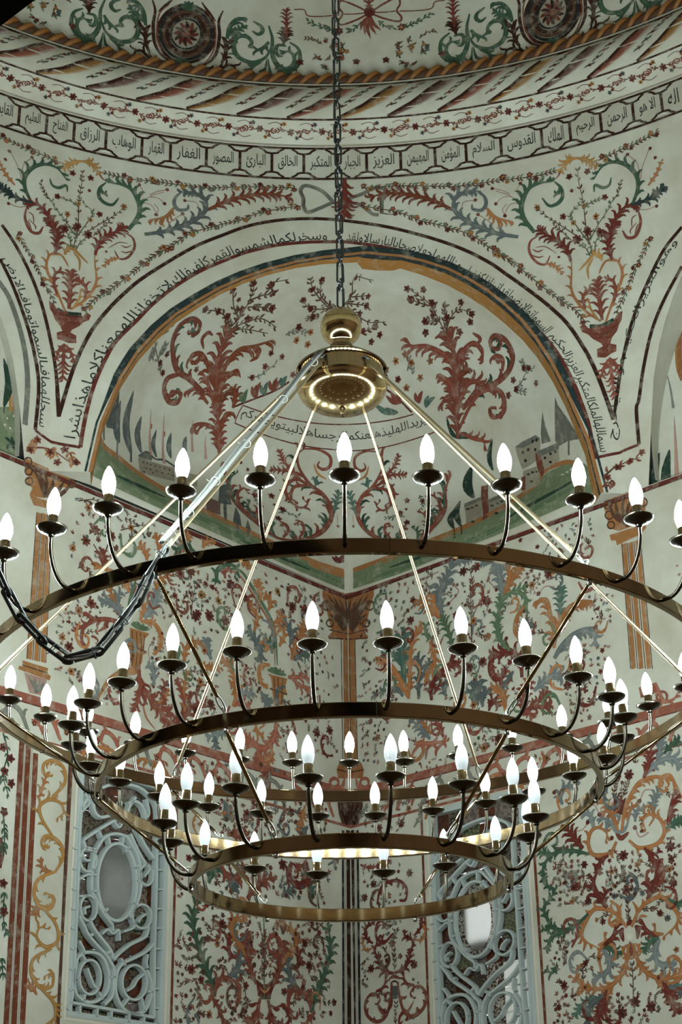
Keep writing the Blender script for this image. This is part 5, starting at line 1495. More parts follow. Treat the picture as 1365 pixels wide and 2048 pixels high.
('A','R',38,5,0,12,[764,5403,767,5513,865,5594,987,5661]),
('A','R',27,2,0,11,[767,5504,758,5532,722,5545]),
('A','R',26,4,-1,11,[928,5625,1022,5575,989,5520]),
('A','R',26,3,0,11,[784,5440,828,5489,869,5487]),
('A','s',28,3,0,11,[895,5396,868,5462,901,5496]),
('A','s',44,4,0,13,[1150,5276,1150,5350,1160,5431]),
('A','s',31,3,0,10,[1120,5283,1116,5367,1067,5396]),
('A','s',31,3,0,10,[1189,5267,1204,5345,1277,5344]),
('A','R',27,4,0,11,[1244,5212,1283,5277,1338,5231]),
('A','o',32,6,1,12,[1378,5180,1370,5272,1327,5348,1260,5373]),
('A','R',36,7,1,11,[1473,5566,1303,5569,1272,5485,1321,5405,1399,5453]),
('A','s',30,3,0,11,[1464,5436,1412,5384,1371,5353]),
('A','m',35,3,0,10,[593,5133,747,5100,898,5084]),
('s','m',26,0,[777,5095,709,5073,690,4999]),
('s','m',26,0,[858,5085,790,5047,780,5000]),
('s','m',26,0,[665,5121,601,5089,568,5045]),
('A','r',31,4,0,11,[855,5119,818,5198,771,5284]),
('A','b',32,5,0,11,[738,5133,669,5215,569,5315]),
('A','o',26,4,0,11,[750,5164,692,5244,643,5322]),
('A','b',32,4,0,11,[1170,5124,1113,5162,1055,5192]),
('A','b',45,7,0,12,[886,5999,871,6126,891,6192,947,6264,1005,6359]),
('A','b',29,4,1,11,[878,6142,850,6222,793,6249]),
('A','o',39,4,0,13,[864,5980,814,6044,754,6107,666,6179]),
('A','o',33,4,0,12,[860,5997,819,6088,812,6175]),
('A','v',31,6,0,12,[965,5725,945,5834,908,5931,875,6002]),
('A','v',27,4,0,10,[810,5843,748,5877,736,5953,811,5976]),
('A','o',34,6,0,13,[767,5839,799,5743,794,5641,707,5561]),
('A','b',33,4,0,11,[1000,6356,1084,6357,1176,6346]),
('A','t',30,3,0,11,[460,5789,397,5850,342,5847]),
('A','v',33,8,0,12,[1446,5584,1374,5683,1354,5815,1386,5926,1411,5996]),
('A','b',43,7,0,12,[1411,5987,1399,6111,1387,6228,1435,6266]),
('A','b',30,4,0,10,[1396,6208,1325,6270,1239,6278]),
('A','R',32,4,0,12,[810,5535,911,5602,1024,5603]),
('A','o',33,6,0,11,[1420,5994,1511,6088,1580,6158]),
('A','o',28,4,0,11,[1442,6022,1485,6113,1474,6190]),
('A','v',31,8,0,11,[1344,5689,1365,5847,1413,5966,1514,5993,1621,5995]),
('A','v',31,4,0,10,[1533,5983,1597,5926,1595,5846,1533,5859]),
('A','o',31,7,1,12,[1587,5865,1521,5804,1493,5711,1530,5625]),
('A','o',40,9,-1,15,[1803,5535,1851,5661,1924,5744,2019,5770,2109,5754]),
('A','o',35,7,1,14,[1803,5625,1786,5754,1764,5860,1674,5871]),
('A','t',26,7,0,14,[1864,5707,1875,5828,1892,5915]),
('A','b',43,8,-1,13,[1795,5437,1856,5502,1953,5557,2046,5572,2118,5568]),
('A','b',31,3,0,10,[2045,5564,2117,5512,2111,5445]),
('A','s',34,4,0,10,[1674,5691,1601,5726,1549,5684]),
('A','b',38,6,0,12,[1616,5260,1709,5305,1785,5328,1847,5295]),
('A','R',38,7,0,12,[1530,5375,1521,5500,1447,5586,1357,5593,1284,5596]),
('A','R',31,5,1,10,[1293,5593,1290,5494,1325,5415,1386,5418,1402,5469]),
('A','R',25,3,0,10,[1534,5489,1478,5512,1430,5508]),
('A','r',40,5,0,12,[1529,5109,1534,5236,1574,5319]),
('A','r',34,5,0,12,[1541,5142,1643,5178,1727,5237]),
('A','r',31,4,0,11,[1577,5174,1676,5134,1742,5138]),
('A','r',29,3,0,11,[1533,5156,1572,5115,1588,5087]),
('A','o',30,5,0,11,[1384,5204,1377,5291,1331,5352,1269,5375]),
('A','s',31,4,0,10,[1195,5250,1202,5334,1282,5347]),
('A','R',30,3,0,10,[1245,5237,1277,5275,1332,5221]),
('s','s',27,0,[1384,5347,1431,5392,1430,5450]),
('A','o',35,5,0,13,[1801,5508,1810,5620,1875,5717]),
]),
('painted_blossom', 'wr', [
('g','n',42,16,[1130,5681,1137,5876,1141,6031,1163,6129,1147,6284]),
('g','v',31,8,[1161,5451,1138,5569,1125,5674]),
('f','R',40,7,[1089,6266,1207,6266,600,6035,1097,5554,1218,5565]),
('f','R',29,5,[1285,5981,1004,5965,628,6188,342,5999]),
('f','o',32,6,[1269,5729,1157,5879]),
('c','nrsv',26,36,[306,6429,721,6323,680,5898,248,6033]),
('c','nrs',23,34,[929,6216,1339,6182,1306,5693,987,5762]),
('c','nrs',26,16,[118,6216,275,6171,259,5683,127,5716]),
('c','nrp',24,10,[660,6405,896,6388,863,6173,737,6201]),
('s','p',9,1,[754,6223,764,6310,872,6332]),
('s','p',9,1,[947,6065,1039,6131,971,6213]),
('s','p',8,1,[1365,6048,1297,6151,1360,6193]),
('d','R',15,[754,6223,947,6065,1365,6048,1423,5678]),
('f','R',35,7,[1318,5009]),
('f','o',33,6,[267,5248,1189,4966,1120,5283]),
('f','R',26,6,[206,5383,1083,5576,1218,5566]),
('c','nrs',25,28,[108,5415,443,5336,357,5034,121,5102]),
('c','nrsv',23,20,[1092,5150,1403,5062,1395,4952,1100,4954]),
('c','nrp',24,12,[115,5711,379,5645,374,5507,112,5571]),
('c','nro',20,14,[556,5016,1022,4971,940,4925,594,4917]),
('f','R',40,7,[1798,6040,1275,5993]),
('f','o',31,6,[1660,5996]),
('f','r',20,5,[1590,6346,1725,6255,1707,5919,1663,6098,2127,5561]),
('c','nrsv',21,40,[1721,6387,2264,6322,2253,6023,1780,6169]),
('c','nrsp',20,26,[2081,5942,2335,5768,2325,5498,2104,5607]),
('c','nrp',22,16,[1601,6104,1844,6014,1755,5863,1608,5948]),
('c','nr',22,10,[1239,6056,1348,6024,1315,5700,1198,5732]),
('s','p',8,1,[1663,6098,1597,6054,1545,6018]),
('s','p',8,1,[1707,5919,1763,5953,1837,5931]),
('s','p',8,1,[2149,5790,2126,5698,2144,5645]),
('f','R',39,7,[1883,5230,1312,5008,1217,5563]),
('f','o',31,6,[1921,5348,1268,5731,1685,4791]),
('f','r',21,5,[2164,5395,2138,5260,2027,4983,2061,5068,2068,4775]),
('c','nrs',22,40,[1873,5489,2264,5416,2208,5040,1858,5109]),
('c','nrs',20,18,[1882,5167,2127,5106,2040,4942,1865,4983]),
('c','nrs',21,14,[1179,5127,1471,5035,1455,4936,1169,4968]),
]),
('painted_border', 'wl', [
('s','z',36,1,[2860,4631,2835,3029]),
('s','z',37,1,[2811,4616,2783,3034]),
('s','z',37,1,[2755,4584,2726,3040]),
('s','h',5,1,[2836,4619,2809,3032]),
('s','h',5,1,[2783,4604,2755,3037]),
('s','n',21,1,[2499,4596,2479,3065]),
('A','y',25,8,-1,13,[2621,4345,2531,4451,2546,4541,2622,4569,2690,4535,2694,4479,2636,4467]),
('A','y',25,8,-1,13,[2599,4125,2684,4212,2702,4281,2636,4331,2553,4328,2527,4277,2572,4233]),
('A','y',25,8,-1,13,[2563,3923,2515,4007,2525,4074,2582,4115,2657,4112,2674,4060,2631,4047]),
('A','y',24,8,-1,13,[2553,3929,2678,3862,2704,3775,2655,3709,2582,3710,2555,3770,2622,3796]),
('A','y',24,8,-1,13,[2625,3701,2536,3628,2517,3540,2597,3495,2664,3536,2648,3594,2586,3594]),
('A','y',24,8,-1,13,[2555,3493,2674,3421,2690,3339,2621,3270,2540,3286,2535,3358,2595,3335]),
('A','y',23,8,-1,13,[2610,3262,2523,3202,2507,3125,2577,3071]),
('A','o',21,4,0,12,[2675,4347,2703,4359,2681,4424,2664,4489]),
('A','o',21,4,0,12,[2589,3919,2653,3925,2678,3979]),
('A','o',20,4,0,12,[2657,3708,2685,3663,2693,3703]),
('A','o',20,4,0,12,[2640,3228,2679,3271,2693,3261]),
]),
('painted_blossom', 'wl', [
('g','gG',41,10,[2997,4653,2955,4540,2975,4406,2923,4289]),
('g','gG',40,10,[2956,4197,2935,4067,2935,3951]),
('g','gG',39,10,[2907,3751,2906,3630,2876,3515]),
('g','gG',38,10,[2895,3394,2875,3279]),
('f','R',31,5,[2989,4567,2932,4514,2967,4429,2915,4371,2951,4198,2921,3798,2902,3643]),
('s','R',36,1,[2973,4044,2945,3982,2959,3881]),
]),
('painted_scrollwork', 'wl', [
('A','r',40,5,0,12,[1251,4188,1180,4120,1074,4146,1034,4217]),
('A','R',47,7,-1,11,[599,4317,630,4224,536,4165,427,4223,445,4334]),
('A','r',32,3,0,11,[574,4251,510,4306,459,4253]),
('A','r',37,5,0,12,[1197,4393,1090,4412,994,4387]),
('A','o',31,4,0,11,[1246,4512,1188,4541,1140,4507]),
('A','s',35,4,0,11,[1236,4609,1200,4556,1187,4498]),
('A','o',28,5,0,11,[468,4726,495,4630,534,4533]),
('A','s',33,4,0,11,[443,4586,495,4522,522,4463]),
('A','r',41,5,0,11,[1013,4009,919,4117,773,4192]),
('A','g',39,4,0,11,[1351,4055,1330,4125,1274,4176]),
('A','s',34,4,0,11,[1084,4031,1132,4074,1156,4128]),
('A','s',33,3,0,11,[699,4075,649,4108,574,4138]),
('A','t',36,3,0,11,[416,4093,409,4146,421,4180]),
('A','r',36,3,0,11,[800,4750,838,4815,851,4857]),
('A','m',39,4,0,11,[927,4995,876,4951,801,4986]),
('A','g',38,10,0,13,[1287,3376,1331,3489,1392,3584,1463,3733,1485,3834,1444,3954]),
('A','g',38,10,0,13,[419,3376,375,3489,314,3584,243,3733,221,3834,262,3954]),
('A','r',33,6,0,12,[925,3490,973,3565,1003,3642,1033,3720]),
('A','r',33,6,0,12,[781,3490,733,3565,703,3642,673,3720]),
('A','o',35,9,0,10,[1009,3641,1080,3722,1144,3786,1123,3863,988,3914]),
('A','o',35,9,0,10,[697,3641,626,3722,561,3786,583,3863,717,3914]),
('A','r',49,4,0,13,[927,3677,986,3702,1010,3772]),
('A','r',49,4,0,13,[779,3677,720,3702,696,3772]),
('A','R',33,4,0,12,[1096,3630,1159,3646,1172,3725,1127,3780]),
('A','R',33,4,0,12,[610,3630,547,3646,534,3725,579,3780]),
('p','n',0,[925,3522,866,3495,831,3499,771,3541,794,3412,889,3401]),
('s','q',16,0,[895,3477,848,3450,795,3489]),
('p','R',0,[925,3514,890,3494,807,3504,735,3549,795,3432,907,3419]),
('s','r',27,1,[889,3405,912,3323,893,3237]),
('s','r',27,1,[817,3405,794,3323,812,3237]),
('A','r',35,4,0,12,[900,3364,923,3289,998,3246]),
('A','r',35,4,0,12,[805,3364,783,3289,708,3246]),
('s','R',25,0,[912,3378,959,3357,993,3361]),
('s','R',25,0,[794,3378,747,3357,712,3361]),
('A','s',39,4,0,12,[1170,3499,1089,3565,1056,3696]),
('A','s',39,4,0,12,[536,3499,617,3565,650,3696]),
('A','r',36,5,0,12,[1287,3372,1263,3461,1185,3498,1058,3470]),
('A','r',36,5,0,12,[419,3372,443,3461,521,3498,647,3470]),
('A','r',27,5,1,11,[1145,3495,1076,3464,1074,3384,1119,3318,1182,3352]),
('A','r',27,5,-1,11,[561,3495,630,3464,631,3384,587,3318,524,3352]),
('A','r',28,4,0,11,[1322,3380,1254,3317,1208,3244,1162,3210]),
('A','r',28,4,0,11,[383,3380,452,3317,498,3244,544,3210]),
('s','v',10,1,[851,3409,854,3802,863,3951]),
]),
('painted_blossom', 'wl', [
('f','R',36,7,[1231,3823,986,3734,862,3693,476,3804,1480,3509,439,3665]),
('f','R',28,5,[1353,3712,1402,3460,1359,3926,1018,3471,411,3950,675,3470,201,3458]),
('f','o',29,6,[1268,3696,929,3925,1325,3263,736,3894]),
('g','n',34,12,[852,3523,855,3653,862,3818]),
('g','n',33,8,[1077,3544,1030,3485,1017,3367,1039,3301]),
('g','n',31,8,[1434,3437,1410,3346,1417,3237]),
('g','n',34,7,[699,3402,638,3352,602,3307]),
('c','nRrn',28,60,[1618,3711,1377,3761,1329,3216,1609,3187]),
('c','nRrn',28,44,[1082,3844,625,3911,675,3544,1030,3501]),
('c','nRr',29,22,[1336,3929,1083,3952,1079,3705,1353,3700]),
('c','nRr',31,60,[600,3914,321,3955,152,3337,554,3296]),
('c','nR',27,8,[1239,3635,1170,3612,1191,3514,1303,3516]),
('c','nr',27,20,[1255,3379,912,3402,957,3254,1230,3226]),
('f','R',42,6,[1020,4556,610,4653,1341,4554,687,4284]),
('f','R',29,5,[1275,4732,838,4815,1524,4183]),
('c','nRrs',30,34,[1635,4803,1097,4867,1093,4603,1650,4594]),
('c','nRrs',32,90,[1307,4595,120,4814,126,4535,1301,4373]),
('c','nRrs',31,60,[1320,4185,129,4407,135,4145,1314,3962]),
('c','nrs',31,18,[1000,4924,571,4898,227,4923,227,4886,974,4777]),
('c','r',23,10,[1611,4135,1523,4150,1538,3927,1614,3915]),
]),
('painted_scrollwork', 'wr', [
('A','R',27,5,0,11,[359,3624,275,3646,231,3701,221,3749]),
('A','R',27,5,0,11,[363,3624,448,3646,492,3701,502,3749]),
('A','R',22,7,0,10,[183,3841,131,3879,115,3930,140,3970,205,3982]),
('A','R',22,7,0,10,[539,3841,591,3879,607,3930,582,3970,518,3982]),
('A','R',20,5,0,11,[221,3749,193,3788,206,3821,264,3847,260,3882]),
('A','R',20,5,0,11,[502,3749,530,3788,517,3821,458,3847,463,3882]),
('A','o',18,4,0,10,[176,3812,118,3807,90,3855,96,3893]),
('A','o',18,4,0,10,[546,3812,605,3807,633,3855,626,3893]),
('A','r',25,8,-1,9,[335,3564,322,3465,282,3365,201,3335,123,3380,100,3450,138,3508,196,3514,232,3476,202,3444]),
('A','r',25,8,1,9,[388,3564,400,3465,440,3365,521,3335,600,3380,622,3450,584,3508,527,3514,491,3476,520,3444]),
('A','R',23,4,-1,11,[196,3527,254,3541,281,3575,279,3618]),
('A','R',23,4,1,11,[526,3527,468,3541,442,3575,443,3618]),
('s','r',17,0,[323,3473,285,3457,263,3468]),
('s','r',17,0,[400,3473,437,3457,460,3468]),
('s','r',17,0,[306,3404,260,3372,205,3429]),
('s','r',17,0,[416,3404,463,3372,518,3429]),
('p','s',0,[334,3547,390,3540,381,3458,336,3463]),
('s','R',24,0,[313,3596,359,3603,409,3584]),
('s','k',12,0,[323,3565,358,3574,396,3556]),
]),
('painted_blossom', 'wr', [
('f','R',33,7,[350,3817,161,3680,529,3656]),
('f','R',22,5,[300,3713,414,3727,481,3841]),
('g','n',30,8,[360,3645,363,3713,360,3782]),
('g','n',24,6,[358,3303,361,3368,369,3442]),
('c','nRe',23,16,[304,3980,497,3950,469,3817,300,3868]),
('c','nRe',23,12,[75,3770,157,3758,150,3537,81,3545]),
('c','pn',19,7,[519,3921,630,3904,589,3498,513,3525]),
]),
('painted_scrollwork', 'wr', [
('A','R',25,8,-1,10,[227,4093,256,4187,323,4225,425,4218,487,4159,477,4083,433,4080]),
('A','r',20,4,0,11,[84,4386,170,4351,262,4355]),
('A','r',17,3,0,11,[312,4301,327,4343,341,4371]),
('A','e',19,5,0,10,[567,4554,621,4618,624,4678,659,4732]),
('A','e',17,3,0,10,[459,4751,498,4733,518,4760]),
('A','e',18,4,0,10,[79,4693,114,4748,163,4795]),
]),
('painted_blossom', 'wr', [
('f','R',32,7,[460,4599,516,4256,199,4236,118,4155,264,4606]),
('f','o',27,5,[528,4692,354,4747]),
('g','n',26,5,[508,4661,467,4628,426,4555]),
('c','nRev',23,24,[96,4835,499,4764,452,4560,98,4638]),
('c','nRe',23,30,[91,4404,545,4325,507,4049,83,4116]),
]),
('painted_scrollwork', 'wr', [
('A','o',28,10,0,11,[2169,3554,2148,3464,2108,3390,2013,3330,1915,3327,1819,3360,1741,3430]),
('A','o',28,10,0,11,[2196,3554,2218,3464,2258,3390,2352,3330,2450,3327,2546,3360,2625,3430]),
('A','o',22,4,-1,10,[1867,3341,1805,3389,1790,3452,1823,3485]),
('A','o',22,4,1,10,[2498,3341,2560,3389,2575,3452,2543,3485]),
('A','o',19,3,0,10,[1915,3328,1834,3338,1782,3315]),
('A','o',19,3,0,10,[2450,3328,2532,3338,2584,3315]),
('A','o',20,2,0,10,[2013,3329,2001,3291,1987,3266]),
('A','o',20,2,0,10,[2352,3329,2364,3291,2379,3266]),
('A','o',28,10,-1,10,[2167,3649,2103,3737,2025,3780,1943,3789,1873,3717,1847,3655,1876,3607,1962,3556]),
('A','o',28,10,1,10,[2198,3649,2262,3737,2340,3780,2423,3789,2492,3717,2519,3655,2490,3607,2404,3556]),
('A','o',21,3,-1,10,[1956,3575,2008,3591,2003,3638]),
('A','o',21,3,1,10,[2410,3575,2357,3591,2363,3638]),
('s','o',17,0,[1853,3675,1830,3651,1803,3640]),
('s','o',17,0,[2513,3675,2536,3651,2562,3640]),
('s','o',18,0,[1853,3634,1862,3598,1846,3554]),
('s','o',18,0,[2512,3634,2503,3598,2520,3554]),
('s','o',19,0,[2137,3674,2115,3738,2146,3795]),
('s','o',19,0,[2228,3674,2250,3738,2220,3795]),
('s','o',18,0,[2114,3687,2091,3701,2054,3692]),
('s','o',18,0,[2251,3687,2274,3701,2312,3692]),
('A','R',38,5,1,12,[2042,3787,1984,3866,1958,3950,2004,4027]),
('A','R',38,5,-1,12,[2323,3787,2382,3866,2407,3950,2362,4027]),
('A','R',26,3,0,11,[2031,3793,2024,3849,2040,3891]),
('A','R',26,3,0,11,[2335,3793,2342,3849,2325,3891]),
('A','R',33,4,-1,11,[1996,3566,2066,3610,2089,3674]),
('A','R',33,4,1,11,[2370,3566,2300,3610,2277,3674]),
('A','g',28,10,0,11,[1904,3771,1828,3727,1732,3699,1640,3728,1595,3805,1582,3863,1639,3911,1691,3967]),
('A','g',28,10,0,11,[2462,3771,2537,3727,2633,3699,2725,3728,2771,3805,2783,3863,2727,3911,2674,3967]),
('A','g',26,4,0,11,[1732,3693,1623,3671,1577,3591]),
('A','g',26,4,0,11,[2634,3693,2743,3671,2788,3591]),
('A','g',20,2,0,10,[1641,3735,1588,3722,1563,3729]),
('A','g',20,2,0,10,[2725,3735,2778,3722,2803,3729]),
('A','g',24,4,0,10,[1677,3955,1611,3994,1595,4076]),
('A','g',24,4,0,10,[2689,3955,2755,3994,2770,4076]),
('A','g',25,4,0,11,[1987,3559,2051,3543,2103,3500]),
('A','g',25,4,0,11,[2379,3559,2315,3543,2262,3500]),
('A','g',23,3,0,10,[1656,3504,1609,3462,1568,3485]),
('A','g',23,3,0,10,[2710,3504,2756,3462,2797,3485]),
('A','b',34,5,0,11,[1986,3553,2027,3467,1992,3405,1900,3387]),
('A','b',34,5,0,11,[2379,3553,2339,3467,2373,3405,2465,3387]),
('A','R',31,7,0,12,[1997,3311,1956,3243,1912,3120]),
('A','R',31,7,0,12,[2369,3311,2410,3243,2454,3120]),
('A','s',32,5,0,11,[1968,3285,1865,3234,1835,3129]),
('A','s',32,5,0,11,[2397,3285,2500,3234,2531,3129]),
('A','t',25,5,0,11,[1911,3282,1809,3248,1754,3194]),
('A','t',25,5,0,11,[2455,3282,2557,3248,2611,3194]),
('s','R',34,0,[2143,3652,2125,3628,2135,3573]),
('s','R',34,0,[2222,3652,2241,3628,2231,3573]),
('s','R',34,0,[2169,3662,2190,3679,2212,3656]),
('s','r',29,0,[2179,3566,2182,3526,2181,3479]),
('P','c',0,[2160,3620,2208,3613,2199,3573,2160,3579]),
('A','o',19,2,0,10,[2157,3549,2126,3527,2127,3500]),
('A','o',19,2,0,10,[2209,3549,2239,3527,2238,3500]),
]),
('painted_blossom', 'wr', [
('f','R',39,7,[2186,3867,2178,3223,2085,3169,2283,3181]),
('f','R',30,7,[1814,3943,1911,3846,1691,3377,2508,3855]),
('f','R',24,6,[2002,3708,2400,3698,1856,3484,1643,3254,1791,4018]),
('f','s',22,6,[2098,3847,2295,3832,2451,3663]),
('f','o',21,5,[1794,3862,1956,3497,2487,3476]),
('g','n',29,7,[2187,3680,2187,3761,2187,3836]),
('g','n',29,8,[2170,3263,2179,3380,2178,3446]),
('g','n',27,6,[1697,3491,1712,3565,1733,3617]),
('g','n',27,7,[1830,3386,1837,3459,1892,3519,1949,3511]),
('g','n',26,7,[2273,3741,2367,3726,2446,3660]),
('g','n',27,5,[2186,3988,2181,3934,2185,3899]),
('c','nRre',25,34,[1696,4073,1966,4026,1913,3825,1694,3846]),
('c','nRne',22,30,[2032,4015,2361,3958,2320,3801,2048,3845]),
('c','nRe',23,16,[1645,3685,1845,3642,1809,3429,1605,3511]),
('c','nRr',24,22,[1624,3433,1799,3323,1750,3145,1584,3164]),
('c','nRe',23,34,[1993,3285,2369,3251,2334,3079,1960,3122]),
('c','nRe',22,12,[2432,3946,2574,3921,2559,3789,2432,3810]),
]),
('painted_scrollwork', 'wr', [
('A','o',28,7,0,12,[2165,4222,2135,4334,2080,4424,2018,4484]),
('A','o',29,11,-1,12,[2190,4224,2223,4339,2282,4434,2355,4498,2470,4503,2577,4452,2625,4350]),
('A','o',23,3,0,11,[2143,4297,2108,4361,2065,4355]),
('A','o',21,3,0,11,[2233,4280,2273,4350,2325,4368]),
('A','o',28,9,1,10,[2147,4168,2091,4108,1975,4118,1943,4191,1972,4265,2032,4275,2082,4230,2069,4183]),
('A','o',27,9,-1,10,[2233,4159,2304,4101,2425,4103,2484,4162,2465,4242,2397,4287,2346,4258,2356,4200]),
('A','R',32,5,0,12,[2378,4515,2423,4592,2458,4722]),
('A','b',35,6,0,11,[2401,4539,2505,4596,2601,4586,2645,4522]),
('A','b',30,4,0,11,[2480,4594,2513,4666,2529,4735]),
('A','g',26,4,0,12,[2534,4633,2595,4677,2646,4694]),
('A','g',28,8,0,11,[1942,4127,1826,4168,1692,4179,1598,4109,1593,3995]),
('A','g',22,3,0,11,[1692,4176,1609,4187,1575,4200]),
('A','R',35,4,0,12,[1903,4170,1841,4246,1776,4342]),
('A','b',30,4,0,11,[1990,4283,1973,4366,1923,4383]),
('A','b',26,3,0,11,[2071,4246,2102,4305,2029,4333]),
('A','b',27,5,0,11,[2421,4279,2429,4355,2478,4430]),
('A','b',23,4,0,11,[2289,4262,2304,4323,2362,4333]),
('A','R',33,5,-1,12,[2512,4198,2543,4290,2579,4395]),
('A','g',26,4,0,11,[2498,4180,2556,4203,2609,4214]),
('A','b',30,5,0,11,[1774,4471,1762,4540,1819,4580,1905,4570]),
('A','R',29,5,0,11,[2336,4095,2398,4004,2424,3945,2406,3859]),
('A','R',26,4,0,11,[2081,4095,2020,4071,1997,3998]),
('A','R',22,3,0,11,[2343,4083,2403,4045,2436,4060]),
('s','r',33,0,[2145,4225,2182,4183,2238,4208]),
('l','R',31,[2197,4329,2158,4438]),
('l','R',31,[2197,4329,2184,4447]),
('l','R',31,[2197,4329,2217,4447]),
('l','R',31,[2197,4329,2240,4421]),
('l','R',31,[2197,4329,2138,4413]),
]),
('painted_blossom', 'wr', [
('f','R',38,7,[2187,4077,2275,4558,2513,4070]),
('f','R',27,6,[2200,4567,1902,4070,1803,4009,2512,3991]),
('f','o',23,5,[2096,3995,2278,4005,1682,4798,2494,3940]),
('g','n',28,4,[2174,3953,2181,4022]),
('g','n',28,6,[2149,4439,2173,4507,2195,4554]),
('g','n',28,6,[2224,4432,2247,4492,2268,4538]),
('g','n',28,6,[2327,4620,2354,4716]),
('d','R',15,[2334,4381,2040,4356,1951,4323,2116,4195,2285,4227,1720,4560]),
('s','p',7,1,[2334,4381,2373,4437,2422,4434]),
('s','p',7,1,[2040,4356,2019,4408,1996,4427]),
('s','p',7,1,[1951,4323,1905,4285,1837,4290]),
('s','p',7,1,[2285,4227,2311,4166,2378,4182]),
('c','nRre',24,24,[2060,4135,2350,4075,2313,3882,2040,3927]),
('c','nRre',25,24,[1667,4140,1871,4104,1958,3941,1654,3992]),
('c','nRr',22,14,[2494,4146,2597,4113,2565,3840,2461,3857]),
('c','nro',23,8,[1563,4847,1797,4841,1790,4752,1556,4757]),
]),
('painted_landscape', 'tl', [
('s','o',80,1,[3272,7541,3191,7413,3109,7221,3061,7023,3030,6758]),
('s','z',22,1,[3230,7560,3149,7432,3066,7239,3019,7041,2988,6774]),
('s','y',22,1,[3281,7454,3209,7323,3138,7111,3101,6887,3084,6736]),
('p','a',0,[3214,6715,2987,6814,2969,6703,2989,6571,3013,6453,3184,6389]),
('l','G',61,[3137,6754,3169,7085]),
('s','G',11,1,[3140,6792,3133,6709]),
('l','G',24,[3061,6512,3114,6546]),
('l','G',24,[3061,6512,3066,6572]),
('l','G',24,[3061,6512,3015,6576]),
('l','G',24,[3061,6512,3091,6470]),
('l','G',24,[3061,6512,3016,6491]),
('d','c',7,[3109,6679,3061,6714,3024,6682,3079,6621,3122,6628,3002,6628]),
]),
('painted_landscape', 'tr', [
('s','o',51,1,[3014,7643,2957,7528,2926,7369,2912,7212,2932,7094]),
('s','y',14,1,[2981,7570,2924,7464,2901,7327,2895,7177]),
('s','b',19,3,[2812,7202,2828,7068,2834,6915]),
('s','p',32,3,[2832,6857,2818,6636,2801,6399]),
('l','G',65,[2660,6321,2696,6637]),
('l','G',75,[2763,6266,2771,6632]),
('l','s',64,[2573,6080,2606,6424]),
('s','s',8,1,[2578,6099,2576,6007]),
('p','q',0,[2584,5984,2617,6035,2663,6051,2700,5998,2805,5975,2786,5820,2642,5874,2584,5933]),
('p','a',0,[2547,5944,2644,5884,2787,5825,2767,5657,2532,5756]),
('l','v',31,[2597,5949,2603,6008,2678,5903,2684,5973]),
('p','h',0,[2685,6250,2772,6242,2831,6201,2808,6005,2665,6071]),
('d','x',9,[2712,6200,2744,6189,2774,6169,2705,6140,2746,6116]),
]),
]

def mirrored(base, name, parent, axis, lo, hi):
    """the same ornament turned over about a vertical axis, for the next bay of the wall"""
    b_ = Art(base.surf); n0 = 0; keep = []
    for uv, col, lay in zip(base.uv, base.col, base.lay):
        ok = uv[:, 0].min() > lo and uv[:, 0].max() < hi; keep.append(ok)
        if ok: b_.uv.append(np.stack([2*axis-uv[:, 0], uv[:, 1]], 1)); b_.col.append(col); b_.lay.append(lay)
    starts = np.concatenate([[0], np.cumsum([len(q) for q in base.uv])]); remap = -np.ones(starts[-1], int); k = 0
    for i, ok in enumerate(keep):
        if ok: L_ = starts[i+1]-starts[i]; remap[starts[i]:starts[i+1]] = np.arange(k, k+L_); k += L_
    b_.n = k; b_.f = [tuple(int(remap[v]) for v in f) for f in base.f if remap[f[0]] >= 0]
    return b_.build(name, parent)
UCL = th_of(plan(SA/2, 0))*UR; UCR = th_of(plan(0, SB/2))*UR
for name, surf, rows in PAINT:
    if surf == 'rv': repeat_rows(name, rows, surf, dome, [k*-2.704 for k in range(-4, 5)]); continue
    base = run_rows(surf, rows); base.build(name, PARENT[surf])
    if name in ('inscription_band', 'painted_pilaster'): continue
    if surf == 'wl': mirrored(base, name, wall_left, LA+0.08, -1, LA-0.10)
    elif surf == 'wr': mirrored(base, name, wall_right, LB+0.08, -1, LB-0.10)
    elif surf == 'dr': mirrored(base, name, drum, UCL, 6.9, UCL-0.05); mirrored(base, name, drum, UCR, UCR+0.05, 6.4)
    elif surf == 'tl': mirrored(base, name, tymp_l, SA/2, -1, SA/2)
    elif surf == 'tr': mirrored(base, name, tymp_r, SB/2, -1, SB/2)
# string courses and plain borders of the walls
for sf, par, ub, oth in (('wl', wall_left, LA, 6.6), ('wr', wall_right, LB, 6.0)):
    a = Art(sf); n = 40
    a.rect('R', 0, ZS-0.034, oth, ZS-0.006, 0.5, n); a.rect('k', 0, ZS-0.040, oth, ZS-0.034, 0.55, n)
    a.rect('m', 0, Z2-0.030, oth, Z2+0.028, 0.5, n); a.rect('R', 0, Z2-0.034, oth, Z2-0.026, 0.6, n)
    a.rect('m', 0, Z2-0.245, oth, Z2-0.225, 0.5, n)
    rg = random.Random(2); u = 0.18
    while u < oth:                                        # small rinceau between the two lines
        a.acan('e' if rg.random() < .5 else 'm', 0.034, [(u, Z2-0.20), (u+0.07, Z2-0.09), (u+0.15, Z2-0.07), (u+0.17, Z2-0.14), (u+0.12, Z2-0.15)], 4, 1, 1.1); a.flower('R', 0.022, (u+0.20, Z2-0.14), 5, 'y'); u += 0.24
    a.build('painted_string_course', par)

